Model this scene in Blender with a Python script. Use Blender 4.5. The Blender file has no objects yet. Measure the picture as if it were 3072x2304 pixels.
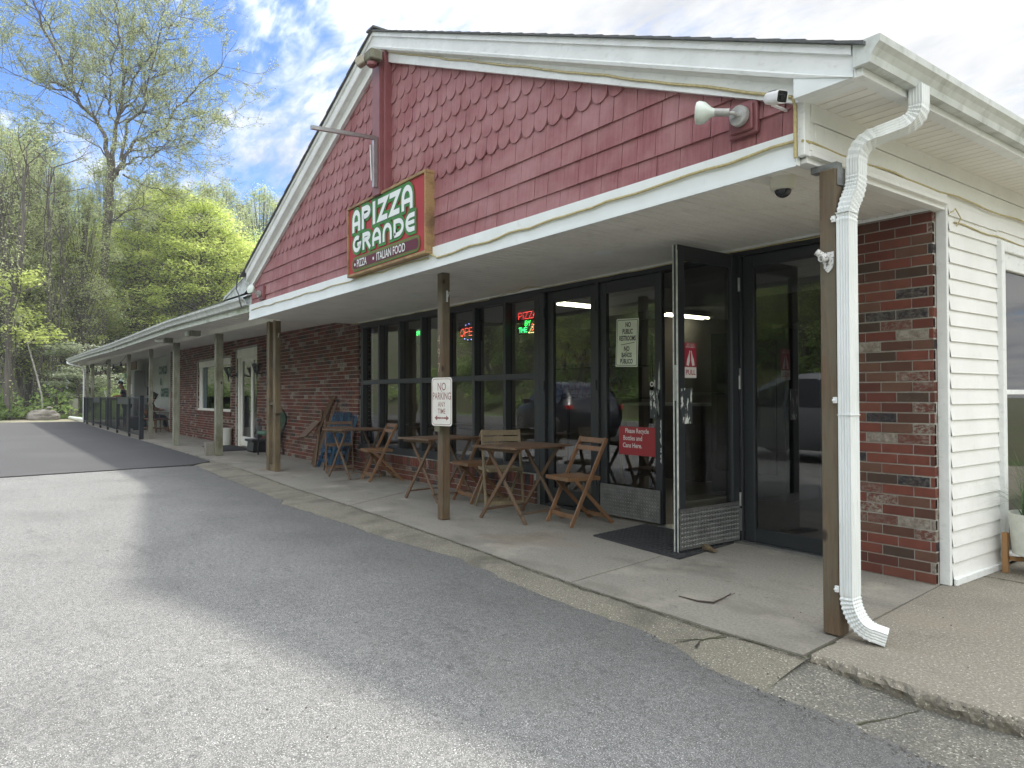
import bpy, bmesh, math, random
import numpy as np
from mathutils import Vector, Matrix, noise as mnoise
R = math.radians
C = bpy.context.scene.collection
scene = bpy.context.scene
random.seed(7); rng = np.random.default_rng(7)

# ---------------------------------------------------------------- camera
def cam_axes():
    y, p, r = R(36.63), R(0.939), R(-0.129)
    c, s = math.cos(y), math.sin(y)
    F = Vector((-c, s, 0)); Rt = Vector((s, c, 0)); U = Vector((0, 0, 1))
    F2 = F*math.cos(p)+U*math.sin(p); U2 = U*math.cos(p)-F*math.sin(p)
    return F2, Rt*math.cos(r)+U2*math.sin(r), U2*math.cos(r)-Rt*math.sin(r)
FW, RT, UP = cam_axes()
cd = bpy.data.cameras.new('camera'); cam = bpy.data.objects.new('camera', cd); C.objects.link(cam)
cd.sensor_width = 36; cd.lens = 2156.4/3072*36; cd.clip_start = .05; cd.clip_end = 1500
m = Matrix((RT, UP, -FW)).transposed().to_4x4(); m.translation = Vector((0, 0, 1.2)); cam.matrix_world = m
scene.camera = cam

# ---------------------------------------------------------------- light
SUN = Vector((-.30, .48, 1)).normalized()           # towards the sun
w = bpy.data.worlds.new('World'); scene.world = w; w.use_nodes = True
nt = w.node_tree; N = nt.nodes; L = nt.links; N.clear()
out = N.new('ShaderNodeOutputWorld'); bg = N.new('ShaderNodeBackground'); bg.inputs['Strength'].default_value = .1
sky = N.new('ShaderNodeTexSky'); sky.sky_type = 'NISHITA'; sky.sun_disc = False
sky.sun_elevation = math.asin(SUN.z); sky.sun_rotation = math.atan2(SUN.x, SUN.y); sky.air_density = 1.0; sky.dust_density = .6; sky.ozone_density = 1.6
tc = N.new('ShaderNodeTexCoord'); sep = N.new('ShaderNodeSeparateXYZ'); L.new(tc.outputs['Generated'], sep.inputs[0])
def mth(op, a, b=None, clamp=False):
    n = N.new('ShaderNodeMath'); n.operation = op; n.use_clamp = clamp
    for i, v in enumerate((a, b)):
        if v is None: continue
        if isinstance(v, (int, float)): n.inputs[i].default_value = v
        else: L.new(v, n.inputs[i])
    return n.outputs[0]
zz = mth('ADD', mth('MAXIMUM', sep.outputs[2], 0.0), .16)
cx, cy = mth('DIVIDE', sep.outputs[0], zz), mth('DIVIDE', sep.outputs[1], zz)
cmb = N.new('ShaderNodeCombineXYZ'); L.new(cx, cmb.inputs[0]); L.new(cy, cmb.inputs[1])
def wnoise(scale, detail, rough, off, dist=0, sc=(1, 1, 1)):
    mp = N.new('ShaderNodeMapping'); mp.inputs['Location'].default_value = off; mp.inputs['Scale'].default_value = sc
    L.new(cmb.outputs[0], mp.inputs[0])
    n = N.new('ShaderNodeTexNoise'); n.inputs['Scale'].default_value = scale; n.inputs['Detail'].default_value = detail
    n.inputs['Roughness'].default_value = rough; n.inputs['Distortion'].default_value = dist
    L.new(mp.outputs[0], n.inputs['Vector']); return n.outputs['Fac']
n1 = wnoise(.75, 9, .62, (3.1, 1.7, 0), .3, (1, 1.5, 1)); n2 = wnoise(3.2, 6, .6, (0, 5, 0), .5, (1, 2.2, 1))
n3 = wnoise(9.0, 5, .6, (4, 1, 0), .6, (1, 2.6, 1))
cover = mth('ADD', mth('ADD', mth('MULTIPLY', n1, .62), mth('MULTIPLY', n2, .26)), mth('MULTIPLY', n3, .14))
# more cloud towards +X (right of the photo), more blue overhead left
bias = mth('MULTIPLY', mth('ADD', mth('MULTIPLY', sep.outputs[0], .55), mth('MULTIPLY', sep.outputs[1], .45)), .11)
cover = mth('ADD', cover, bias)
ramp = N.new('ShaderNodeMapRange'); ramp.interpolation_type = 'SMOOTHSTEP'
ramp.inputs['From Min'].default_value = .395; ramp.inputs['From Max'].default_value = .54
L.new(cover, ramp.inputs['Value'])
shade = wnoise(2.4, 7, .62, (9, 2, 0), .3, (1, 1.7, 1))
sr = N.new('ShaderNodeMapRange'); sr.inputs['From Min'].default_value = .35; sr.inputs['From Max'].default_value = .62; L.new(shade, sr.inputs['Value'])
cc = N.new('ShaderNodeMix'); cc.data_type = 'RGBA'; L.new(sr.outputs[0], cc.inputs[0])
cc.inputs[6].default_value = (8.2, 8.5, 9.0, 1); cc.inputs[7].default_value = (12.2, 12.1, 11.9, 1)
tint = N.new('ShaderNodeMix'); tint.data_type = 'RGBA'; tint.blend_type = 'MULTIPLY'; tint.inputs[0].default_value = 1
L.new(sky.outputs[0], tint.inputs[6]); tint.inputs[7].default_value = (.36, .52, .76, 1)
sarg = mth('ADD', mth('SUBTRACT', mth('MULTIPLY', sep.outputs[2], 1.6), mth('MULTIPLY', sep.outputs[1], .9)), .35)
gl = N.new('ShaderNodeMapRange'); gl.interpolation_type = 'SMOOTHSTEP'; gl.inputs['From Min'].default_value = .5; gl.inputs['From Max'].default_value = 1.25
gl.inputs['To Min'].default_value = .36; gl.inputs['To Max'].default_value = 1.35; L.new(sarg, gl.inputs['Value'])  # clouds dimmed in view, brightened overhead and behind camera to light the facade
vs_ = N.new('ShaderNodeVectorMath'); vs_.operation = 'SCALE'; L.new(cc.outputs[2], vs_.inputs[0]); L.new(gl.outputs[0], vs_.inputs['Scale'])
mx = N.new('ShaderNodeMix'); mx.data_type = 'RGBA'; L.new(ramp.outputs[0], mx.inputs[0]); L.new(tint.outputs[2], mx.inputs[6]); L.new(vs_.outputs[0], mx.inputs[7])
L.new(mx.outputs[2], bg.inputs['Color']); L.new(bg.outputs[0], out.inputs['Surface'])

sd = bpy.data.lights.new('sun', 'SUN'); sd.energy = 1.95; sd.angle = R(3); sd.color = (1, .96, .88)
so = bpy.data.objects.new('sun', sd); C.objects.link(so); so.rotation_euler = SUN.to_track_quat('Z', 'Y').to_euler()
scene.view_settings.view_transform = 'Standard'; scene.view_settings.look = 'None'
scene.view_settings.exposure = 1.38; scene.view_settings.gamma = 1
scene.cycles.max_bounces = 6; scene.cycles.transparent_max_bounces = 12; scene.cycles.caustics_reflective = False

# ---------------------------------------------------------------- materials
MATS = {}
def new_mat(name):
    m = bpy.data.materials.new(name); m.use_nodes = True; return m, m.node_tree, m.node_tree.nodes['Principled BSDF']
def mixc(nt, fac, a, b, blend='MIX'):
    n = nt.nodes.new('ShaderNodeMix'); n.data_type = 'RGBA'; n.blend_type = blend
    for sock, v in ((n.inputs[0], fac), (n.inputs[6], a), (n.inputs[7], b)):
        if hasattr(v, 'is_output'): nt.links.new(v, sock)
        elif isinstance(v, (int, float)): sock.default_value = v
        else: sock.default_value = (*v[:3], 1)
    return n.outputs[2]
def tnoise(nt, scale, detail=4, rough=.55, sc=(1, 1, 1), lo=.3, hi=.7, dist=0, coord='Object'):
    t = nt.nodes.new('ShaderNodeTexCoord'); mp = nt.nodes.new('ShaderNodeMapping'); mp.inputs['Scale'].default_value = sc
    nt.links.new(t.outputs[coord], mp.inputs[0])
    n = nt.nodes.new('ShaderNodeTexNoise'); n.inputs['Scale'].default_value = scale; n.inputs['Detail'].default_value = detail
    n.inputs['Roughness'].default_value = rough; n.inputs['Distortion'].default_value = dist; nt.links.new(mp.outputs[0], n.inputs['Vector'])
    r = nt.nodes.new('ShaderNodeMapRange'); r.inputs['From Min'].default_value = lo; r.inputs['From Max'].default_value = hi
    nt.links.new(n.outputs['Fac'], r.inputs['Value']); return r.outputs[0]
def bump(nt, b, h, strength=.3, dist=.01):
    n = nt.nodes.new('ShaderNodeBump'); n.inputs['Strength'].default_value = strength; n.inputs['Distance'].default_value = dist
    nt.links.new(h, n.inputs['Height']); nt.links.new(n.outputs[0], b.inputs['Normal'])
def mat(name, c1, c2=None, scale=6, sc=(1, 1, 1), lo=.35, hi=.65, rough=.6, metal=0, dirt=None, dscale=3, dsc=(1, 1, 1), dlo=.55, dhi=.75, dfac=1, bstr=0, bscale=60, bdist=.003, spec=.5, detail=5, coat=0):
    if name in MATS: return MATS[name]
    m, nt, b = new_mat(name); b.inputs['Roughness'].default_value = rough; b.inputs['Metallic'].default_value = metal
    b.inputs['Specular IOR Level'].default_value = spec; b.inputs['Coat Weight'].default_value = coat
    col = None
    if c2 is not None:
        col = mixc(nt, tnoise(nt, scale, detail, .6, sc, lo, hi), c1, c2)
    if dirt is not None:
        f = tnoise(nt, dscale, 6, .65, dsc, dlo, dhi)
        if dfac != 1:
            mm = nt.nodes.new('ShaderNodeMath'); mm.operation = 'MULTIPLY'; mm.inputs[1].default_value = dfac; nt.links.new(f, mm.inputs[0]); f = mm.outputs[0]
        col = mixc(nt, f, col if col is not None else c1, dirt)
    if col is None: b.inputs['Base Color'].default_value = (*c1, 1)
    else: nt.links.new(col, b.inputs['Base Color'])
    if bstr: bump(nt, b, tnoise(nt, bscale, 4, .6, sc if bscale < 0 else (1, 1, 1), 0, 1), bstr, bdist)
    MATS[name] = m; return m
def emis(name, c, s):
    m, nt, b = new_mat(name); b.inputs['Base Color'].default_value = (*c, 1); b.inputs['Emission Color'].default_value = (*c, 1); b.inputs['Emission Strength'].default_value = s; return m
def ramp_node(nt, fac, stops, interp='LINEAR'):
    r = nt.nodes.new('ShaderNodeValToRGB'); r.color_ramp.interpolation = interp
    e = r.color_ramp.elements
    while len(e) < len(stops): e.new(.5)
    for i, (p, c) in enumerate(stops): e[i].position = p; e[i].color = (*c, 1)
    nt.links.new(fac, r.inputs[0]); return r.outputs[0]
def attr(nt, name='rnd'):
    a = nt.nodes.new('ShaderNodeAttribute'); a.attribute_name = name; return a.outputs['Fac']
def fmath(nt, op, a, b, clamp=False):
    n = nt.nodes.new('ShaderNodeMath'); n.operation = op; n.use_clamp = clamp
    for i, v in enumerate((a, b)):
        if hasattr(v, 'is_output'): nt.links.new(v, n.inputs[i])
        else: n.inputs[i].default_value = v
    return n.outputs[0]

def brick_mat():
    m, nt, b = new_mat('brick')
    a = attr(nt)
    base = ramp_node(nt, a, [(0, (.145, .048, .035)), (.18, (.185, .060, .042)), (.34, (.112, .042, .032)), (.44, (.18, .068, .046)), (.54, (.105, .052, .037)), (.62, (.145, .076, .052)), (.71, (.07, .048, .036)), (.76, (.020, .021, .027)), (.80, (.14, .05, .036))], 'CONSTANT')
    # whitewash: bricks with rnd > .86 strongly, others a little
    g = fmath(nt, 'MULTIPLY', fmath(nt, 'SUBTRACT', a, .75), 8.0, True)
    n1 = tnoise(nt, 38, 6, .7, (1, 1, 1.6), .44, .56)
    n2 = tnoise(nt, 55, 5, .7, (1, 1, 1), .66, .74)
    ww = fmath(nt, 'MULTIPLY', g, fmath(nt, 'ADD', n1, fmath(nt, 'MULTIPLY', fmath(nt, 'GREATER_THAN', a, .95), .75), True))
    ww = fmath(nt, 'MAXIMUM', ww, fmath(nt, 'MULTIPLY', n2, .35))
    col = mixc(nt, ww, base, mixc(nt, tnoise(nt, 30, 5, .7, (1, 1, 1), .4, .6), (.20, .17, .14), (.37, .35, .30)))
    col = mixc(nt, fmath(nt, 'MULTIPLY', tnoise(nt, 14, 5, .6), .35), col, (.05, .02, .016))
    nt.links.new(col, b.inputs['Base Color']); b.inputs['Roughness'].default_value = .85; b.inputs['Specular IOR Level'].default_value = .3
    bump(nt, b, tnoise(nt, 120, 5, .7, (1, 1, 1), 0, 1), .5, .003)
    return m
def mottled(name, stops, scale, rough=.9, extra=None, bstr=.5, bdist=.004, speck=None, sscale=160, slo=.62, shi=.66, macro=None):
    m, nt, b = new_mat(name)
    col = ramp_node(nt, tnoise(nt, scale, 3, .6, (1, 1, 1), .25, .75), stops)
    if speck: col = mixc(nt, tnoise(nt, sscale, 2, .5, (1, 1, 1), slo, shi), col, speck)
    for (c, sc_, s3, lo, hi, f) in (extra or []):
        k = tnoise(nt, sc_, 6, .6, s3, lo, hi)
        col = mixc(nt, fmath(nt, 'MULTIPLY', k, f), col, c)
    nt.links.new(col, b.inputs['Base Color']); b.inputs['Roughness'].default_value = rough; b.inputs['Specular IOR Level'].default_value = .35
    bump(nt, b, tnoise(nt, scale*.8, 4, .7, (1, 1, 1), 0, 1), bstr, bdist)
    return m
def wood(name, c1, c2, c3, axis='z', rough=.7, sc=1.0, knots=False, wear=None):
    m, nt, b = new_mat(name)
    s3 = {'z': (1, 1, .06), 'x': (.06, 1, 1), 'y': (1, .06, 1)}[axis]
    g = tnoise(nt, 60*sc, 5, .65, s3, .3, .7, .6)
    col = mixc(nt, g, c1, c2)
    g2 = tnoise(nt, 4*sc, 5, .6, (1, 1, .5) if axis == 'z' else (1, 1, 1), .42, .66)
    col = mixc(nt, g2, col, c3)
    if knots:
        t = nt.nodes.new('ShaderNodeTexCoord'); mp = nt.nodes.new('ShaderNodeMapping'); mp.inputs['Scale'].default_value = (5, 5, 3.2)
        nt.links.new(t.outputs['Object'], mp.inputs[0]); v = nt.nodes.new('ShaderNodeTexVoronoi'); nt.links.new(mp.outputs[0], v.inputs['Vector']); v.inputs['Scale'].default_value = 1
        k = nt.nodes.new('ShaderNodeMapRange'); k.inputs['From Min'].default_value = .13; k.inputs['From Max'].default_value = .07; nt.links.new(v.outputs['Distance'], k.inputs['Value'])
        col = mixc(nt, k.outputs[0], col, (.03, .018, .01))
    if wear: col = mixc(nt, tnoise(nt, 9, 6, .7, (1, 1, .4), .6, .68), col, wear)
    nt.links.new(col, b.inputs['Base Color']); b.inputs['Roughness'].default_value = rough
    bump(nt, b, g, .35, .002)
    return m
def glass_mat(name, tint=(.8, .83, .8), rough=0.0, ior=1.52):
    m = bpy.data.materials.new(name); m.use_nodes = True; nt = m.node_tree; nt.nodes.clear()
    o = nt.nodes.new('ShaderNodeOutputMaterial'); t = nt.nodes.new('ShaderNodeBsdfTransparent'); t.inputs[0].default_value = (*tint, 1)
    g = nt.nodes.new('ShaderNodeBsdfGlossy'); g.inputs['Roughness'].default_value = rough
    f = nt.nodes.new('ShaderNodeFresnel'); f.inputs[0].default_value = ior; mx = nt.nodes.new('ShaderNodeMixShader')
    nt.links.new(f.outputs[0], mx.inputs[0]); nt.links.new(t.outputs[0], mx.inputs[1]); nt.links.new(g.outputs[0], mx.inputs[2]); nt.links.new(mx.outputs[0], o.inputs[0])
    return m
def leaf_mat(name, c1, c2, c3, trans=.45):
    m = bpy.data.materials.new(name); m.use_nodes = True; nt = m.node_tree; nt.nodes.clear()
    o = nt.nodes.new('ShaderNodeOutputMaterial'); d = nt.nodes.new('ShaderNodeBsdfDiffuse'); t = nt.nodes.new('ShaderNodeBsdfTranslucent')
    col = ramp_node(nt, attr(nt), [(0, c1), (.5, c2), (1, c3)])
    oi = nt.nodes.new('ShaderNodeObjectInfo')
    hs = nt.nodes.new('ShaderNodeHueSaturation'); nt.links.new(col, hs.inputs['Color'])
    v = nt.nodes.new('ShaderNodeMapRange'); v.inputs['To Min'].default_value = .75; v.inputs['To Max'].default_value = 1.25; nt.links.new(oi.outputs['Random'], v.inputs['Value']); nt.links.new(v.outputs[0], hs.inputs['Value'])
    mx = nt.nodes.new('ShaderNodeMixShader'); mx.inputs[0].default_value = trans
    nt.links.new(hs.outputs[0], d.inputs[0]); nt.links.new(hs.outputs[0], t.inputs[0]); nt.links.new(d.outputs[0], mx.inputs[1]); nt.links.new(t.outputs[0], mx.inputs[2]); nt.links.new(mx.outputs[0], o.inputs[0])
    return m

M_brick = brick_mat()
M_mortar = mat('mortar', (.43, .41, .37), (.33, .31, .275), 20, rough=.95, bstr=.5, bscale=90)
M_white = mat('white_aluminium', (.79, .81, .80), (.70, .72, .71), 5, rough=.45, dirt=(.24, .25, .21), dscale=22, dsc=(.6, 1, 1.2), dlo=.56, dhi=.8, dfac=.45)
M_whiteclean = mat('white_band', (.76, .80, .80), (.70, .74, .73), 4, rough=.4, dirt=(.4, .4, .36), dscale=9, dlo=.62, dhi=.8, dfac=.5)
M_gilt_ = mat('beige_lamp', (.36, .33, .26), (.28, .26, .20), 20, rough=.6)
M_gutter = mat('gutter_paint', (.62, .65, .63), (.50, .53, .50), 6, sc=(1, 1, 1), rough=.5, dirt=(.20, .21, .16), dscale=8, dsc=(1, 1, .6), dlo=.5, dhi=.75, dfac=.75)
M_oldfascia = mat('mouldy_fascia', (.60, .63, .58), (.50, .53, .47), 7, rough=.6, dirt=(.17, .20, .06), dscale=2.2, dsc=(1, 1, 3), dlo=.5, dhi=.7, dfac=.8)
M_siding = mat('cream_vinyl', (.79, .795, .775), (.73, .735, .71), 3, rough=.5, dirt=(.30, .30, .24), dscale=40, dsc=(1, 1, .7), dlo=.60, dhi=.80, dfac=.45)
M_soffit = mat('soffit_vinyl', (.80, .79, .74), (.73, .72, .67), 3, rough=.55, dirt=(.3, .3, .27), dscale=6, dlo=.6, dhi=.8, dfac=.4)
M_red = mat('red_shake', (.30, .122, .128), (.225, .083, .090), 40, sc=(1.2, 1, .06), rough=.85, dirt=(.43, .25, .255), dscale=2.6, dsc=(1, 1, 1.3), dlo=.38, dhi=.70, dfac=.6, bstr=.3, bscale=90)
M_redtrim = mat('red_trim', (.225, .075, .082), (.18, .06, .065), 5, rough=.5)
M_roof = mat('asphalt_shingle', (.085, .09, .092), (.13, .135, .135), 60, rough=.95, bstr=.5, bscale=120)
M_frame = mat('dark_grey_frame', (.021, .025, .028), (.017, .020, .023), 3, rough=.45, dirt=(.10, .11, .11), dscale=30, dlo=.66, dhi=.72, dfac=.5)
M_peel = mat('peeling_frame', (.034, .040, .044), (.62, .65, .60), 16, sc=(2.2, 2.2, .6), lo=.54, hi=.57, rough=.5, detail=8)
M_whitewood = mat('peeled_edge', (.55, .57, .52), (.35, .37, .34), 20, rough=.6)
M_alu = mat('aluminium', (.45, .46, .46), (.36, .37, .37), 20, rough=.35, metal=.9)
M_grey0 = mat('galvanised', (.30, .31, .31), (.2, .21, .21), 20, rough=.5, metal=.5)
M_dark = mat('black_metal', (.012, .013, .016), rough=.4)
M_iron = mat('blue_black_rail', (.006, .009, .014), (.01, .015, .02), 8, rough=.45)
M_glass = glass_mat('window_glass', (.62, .66, .64), ior=2.3)
M_glassdark = glass_mat('shop_glass', (.50, .54, .53), ior=2.3)
M_post = wood('post_brown', (.155, .105, .058), (.07, .045, .025), (.125, .11, .075), knots=True)
M_postgrey = wood('post_grey', (.30, .31, .24), (.17, .175, .13), (.12, .115, .07), knots=True)
M_postyel = wood('post_pale', (.20, .15, .08), (.11, .08, .045), (.07, .058, .035), knots=True)
M_bistro = wood('bistro_wood', (.26, .132, .055), (.16, .078, .034), (.14, .085, .045), axis='z', sc=1.2, rough=.5)
M_bistrogrey = wood('weathered_wood', (.27, .22, .13), (.19, .15, .09), (.15, .11, .06), axis='z', sc=1.2)
M_bistrodark = wood('old_brown_wood', (.175, .10, .055), (.105, .058, .032), (.12, .085, .055), axis='z', sc=1.2)
M_blue = mat('blue_paint', (.008, .045, .10), (.012, .075, .15), 8, rough=.5)
M_led = {}
M_concrete = mottled('walkway_concrete', [(0, (.18, .17, .142)), (.5, (.238, .226, .19)), (1, (.308, .293, .25))], 60,
    extra=[((.13, .12, .095), 1.3, (1, 1.6, 1), .50, .74, .8), ((.40, .37, .30), 1.9, (1, 1, 1), .56, .74, .6), ((.23, .15, .09), .9, (1, 1, 1), .56, .7, .35), ((.045, .045, .04), 2.4, (1, 1, 1), .67, .76, .6), ((.10, .095, .08), 14, (1, 1, 1), .62, .72, .5)], speck=(.12, .11, .09), sscale=170, slo=.60, shi=.70, bstr=.4, bdist=.003)
M_strip = mottled('gutter_concrete', [(0, (.105, .097, .072)), (.45, (.175, .163, .125)), (1, (.27, .253, .20))], 120,
    extra=[((.085, .08, .065), 1.9, (1, 1, 1), .46, .68, .8), ((.36, .33, .26), 2.8, (1, 1, 1), .60, .74, .5), ((.09, .10, .05), 3.3, (1, 1, 1), .6, .72, .5)], speck=(.45, .43, .36), sscale=110, slo=.63, shi=.67, bstr=.9, bdist=.005)
M_aggr = mottled('exposed_aggregate', [(0, (.075, .072, .06)), (.5, (.15, .145, .12)), (1, (.26, .25, .21))], 90,
    extra=[((.07, .07, .068), 1.6, (1, 1, 1), .46, .62, .8)], speck=(.42, .405, .34), sscale=95, slo=.60, shi=.66, bstr=.9, bdist=.006)
M_asphalt = mottled('old_asphalt', [(0, (.072, .073, .071)), (.42, (.118, .119, .115)), (.62, (.175, .176, .170)), (1, (.34, .34, .325))], 150,
    extra=[((.078, .078, .076), .7, (1, 1.3, 1), .50, .72, .45), ((.20, .195, .178), .9, (1, 1, 1), .56, .72, .35), ((.035, .035, .035), 2.6, (.5, 1.6, 1), .62, .78, .5), ((.05, .05, .05), 5.5, (.35, 1.5, 1), .62, .76, .35), ((.27, .27, .26), 34, (1, 1, 1), .50, .64, .45), ((.045, .045, .045), 27, (1, 1, 1), .56, .68, .4), ((.03, .03, .032), 10, (1, 1, 1), .71, .75, .7)], speck=(.55, .55, .52), sscale=200, slo=.60, shi=.66, bstr=.9, bdist=.004)
nt_ = M_asphalt.node_tree; b_ = nt_.nodes['Principled BSDF']; src_ = b_.inputs['Base Color'].links[0].from_socket
tcn = nt_.nodes.new('ShaderNodeTexCoord'); sp_ = nt_.nodes.new('ShaderNodeSeparateXYZ'); nt_.links.new(tcn.outputs['Object'], sp_.inputs[0])
mr_ = nt_.nodes.new('ShaderNodeMapRange'); mr_.inputs['From Min'].default_value = 1.9; mr_.inputs['From Max'].default_value = 2.85; nt_.links.new(fmath(nt_, 'ADD', sp_.outputs[1], fmath(nt_, 'MULTIPLY', tnoise(nt_, 1.7, 5, .6, (1, 1, 1), .3, .7), .5)), mr_.inputs['Value'])
nt_.links.new(mixc(nt_, fmath(nt_, 'MULTIPLY', mr_.outputs[0], .45), src_, (.055, .055, .05)), b_.inputs['Base Color'])
M_newasphalt = mottled('new_asphalt', [(0, (.036, .036, .037)), (.5, (.062, .061, .062)), (1, (.105, .103, .10))], 80,
    extra=[((.10, .10, .10), .35, (1, 1, 1), .5, .7, .4)], bstr=.5, rough=.85)

# ---------------------------------------------------------------- mesh builder
class MB:
    def __init__(s): s.v = []; s.f = []; s.r = []; s.smooth = False
    def add(s, vs, fs, r=None):
        o = len(s.v); s.v += [tuple(p) for p in vs]; s.f += [tuple(o+i for i in f) for f in fs]
        s.r += [random.random() if r is None else r]*len(fs); return s
    def box(s, x0, x1, y0, y1, z0, z1, r=None):
        if x0 > x1: x0, x1 = x1, x0
        if y0 > y1: y0, y1 = y1, y0
        if z0 > z1: z0, z1 = z1, z0
        return s.add([(x0,y0,z0),(x1,y0,z0),(x1,y1,z0),(x0,y1,z0),(x0,y0,z1),(x1,y0,z1),(x1,y1,z1),(x0,y1,z1)],
              [(0,3,2,1),(4,5,6,7),(0,1,5,4),(1,2,6,5),(2,3,7,6),(3,0,4,7)], r)
    def beam(s, p, q, wd, hd, up=(0,0,1), r=None):
        """box of section wd (side) x hd (up) from p to q"""
        p, q = Vector(p), Vector(q); d = (q-p).normalized(); up = Vector(up)
        sd_ = d.cross(up)
        if sd_.length < 1e-4: sd_ = d.cross(Vector((1,0,0)))
        sd_.normalize(); u = sd_.cross(d).normalized(); a = sd_*wd/2; b = u*hd/2
        vs = [p-a-b, p+a-b, p+a+b, p-a+b, q-a-b, q+a-b, q+a+b, q-a+b]
        return s.add(vs, [(0,1,2,3),(7,6,5,4),(0,4,5,1),(1,5,6,2),(2,6,7,3),(3,7,4,0)], r)
    def tube(s, pts, rad, n=8, cap=True, r=None):
        pts = [Vector(p) for p in pts]
        rad = rad if isinstance(rad, (list, tuple)) else [rad]*len(pts)
        rings = []; prev = None
        for i, p in enumerate(pts):
            d = (pts[min(i+1, len(pts)-1)]-pts[max(i-1, 0)]).normalized()
            if prev is None:
                a = d.cross(Vector((0,0,1)));
                if a.length < .05: a = d.cross(Vector((1,0,0)))
            else: a = prev - d*prev.dot(d)
            a.normalize(); prev = a; b = d.cross(a)
            rings.append([p+(a*math.cos(2*math.pi*k/n)+b*math.sin(2*math.pi*k/n))*rad[i] for k in range(n)])
        vs = [v for rg in rings for v in rg]; fs = []
        for i in range(len(pts)-1):
            for k in range(n): fs.append((i*n+k, i*n+(k+1)%n, (i+1)*n+(k+1)%n, (i+1)*n+k))
        if cap: fs.append(tuple(range(n))[::-1]); fs.append(tuple((len(pts)-1)*n+k for k in range(n)))
        return s.add(vs, fs, r)
    def lathe(s, prof, c=(0,0,0), n=24, r=None, axis=None):
        """prof: (radius, height) list; axis: optional direction vector"""
        ax = Vector(axis).normalized() if axis else Vector((0,0,1))
        a = ax.cross(Vector((0,0,1)));
        if a.length < .01: a = Vector((1,0,0))
        a.normalize(); b = ax.cross(a); c = Vector(c)
        vs = []; fs = []
        for rr, h in prof:
            for k in range(n): t = 2*math.pi*k/n; vs.append(c+ax*h+(a*math.cos(t)+b*math.sin(t))*rr)
        for i in range(len(prof)-1):
            for k in range(n): fs.append((i*n+k, i*n+(k+1)%n, (i+1)*n+(k+1)%n, (i+1)*n+k))
        fs.append(tuple(range(n))[::-1]); fs.append(tuple((len(prof)-1)*n+k for k in range(n)))
        return s.add(vs, fs, r)
    def prism(s, poly, o, u, v, t, r=None):
        """extrude 2D poly (u,v coords) from origin o by vector t"""
        o, u, v, t = Vector(o), Vector(u), Vector(v), Vector(t); n = len(poly)
        a = [o+u*x+v*y for x, y in poly]; vs = a+[p+t for p in a]
        fs = [tuple(range(n))[::-1], tuple(range(n, 2*n))]+[(i, (i+1) % n, n+(i+1) % n, n+i) for i in range(n)]
        return s.add(vs, fs, r)
    def sweep(s, prof, p, q, out, up=(0,0,1), closed=True, r=None):
        """2D profile (out, up) extruded from p to q"""
        p, q, out, up = Vector(p), Vector(q), Vector(out), Vector(up); n = len(prof)
        vs = [p+out*a+up*b for a, b in prof]+[q+out*a+up*b for a, b in prof]
        fs = [(i, (i+1) % n, n+(i+1) % n, n+i) for i in range(n if closed else n-1)]
        if closed: fs += [tuple(range(n))[::-1], tuple(range(n, 2*n))]
        return s.add(vs, fs, r)
    def build(s, name, material, parent=None, smooth=None, auto=False, world=True, bevel=0):
        me = bpy.data.meshes.new(name)
        off = Vector((0,0,0))
        if parent is not None and world:
            pp = parent
            while pp is not None: off += Vector(pp.location); pp = pp.parent
        V = np.array(s.v, dtype=np.float64).reshape(-1, 3)-np.array(off)
        me.from_pydata(V.tolist(), [], s.f); me.update()
        a = me.attributes.new('rnd', 'FLOAT', 'FACE'); a.data.foreach_set('value', np.array(s.r, dtype=np.float32))
        if bevel or s.smooth or smooth:
            bm = bmesh.new(); bm.from_mesh(me)
            bmesh.ops.recalc_face_normals(bm, faces=bm.faces)
            if bevel:
                bmesh.ops.bevel(bm, geom=[e for e in bm.edges if len(e.link_faces) == 2 and e.calc_face_angle(0) > .5], offset=bevel, segments=1, affect='EDGES', clamp_overlap=True)
            bm.to_mesh(me); bm.free()
        if smooth:
            me.polygons.foreach_set('use_smooth', [True]*len(me.polygons))
            try: me.set_sharp_from_angle(angle=R(40))
            except Exception: pass
        me.materials.append(material)
        o = bpy.data.objects.new(name, me); C.objects.link(o)
        if parent is not None: o.parent = parent
        return o
def tag(o, label=None, cat=None, group=None, kind=None):
    if label: o['label'] = label
    if cat: o['category'] = cat
    if group: o['group'] = group
    if kind: o['kind'] = kind
    return o
def thing(name, label, cat, loc=(0,0,0), rz=0, group=None):
    o = bpy.data.objects.new(name, None); C.objects.link(o); o.location = loc; o.rotation_euler = (0, 0, rz); o.empty_display_size = .2
    return tag(o, label, cat, group)
def dup(root, loc, rz, label, group=None, name=None):
    def cp(o, par):
        c = o.copy(); C.objects.link(c)
        if par is not None: c.parent = par
        for ch in list(o.children): cp(ch, c)
        return c
    r = cp(root, None); r.location = loc; r.rotation_euler = (0, 0, rz); tag(r, label, None, group); return r
def struct(o): o['kind'] = 'structure'; return o
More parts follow.
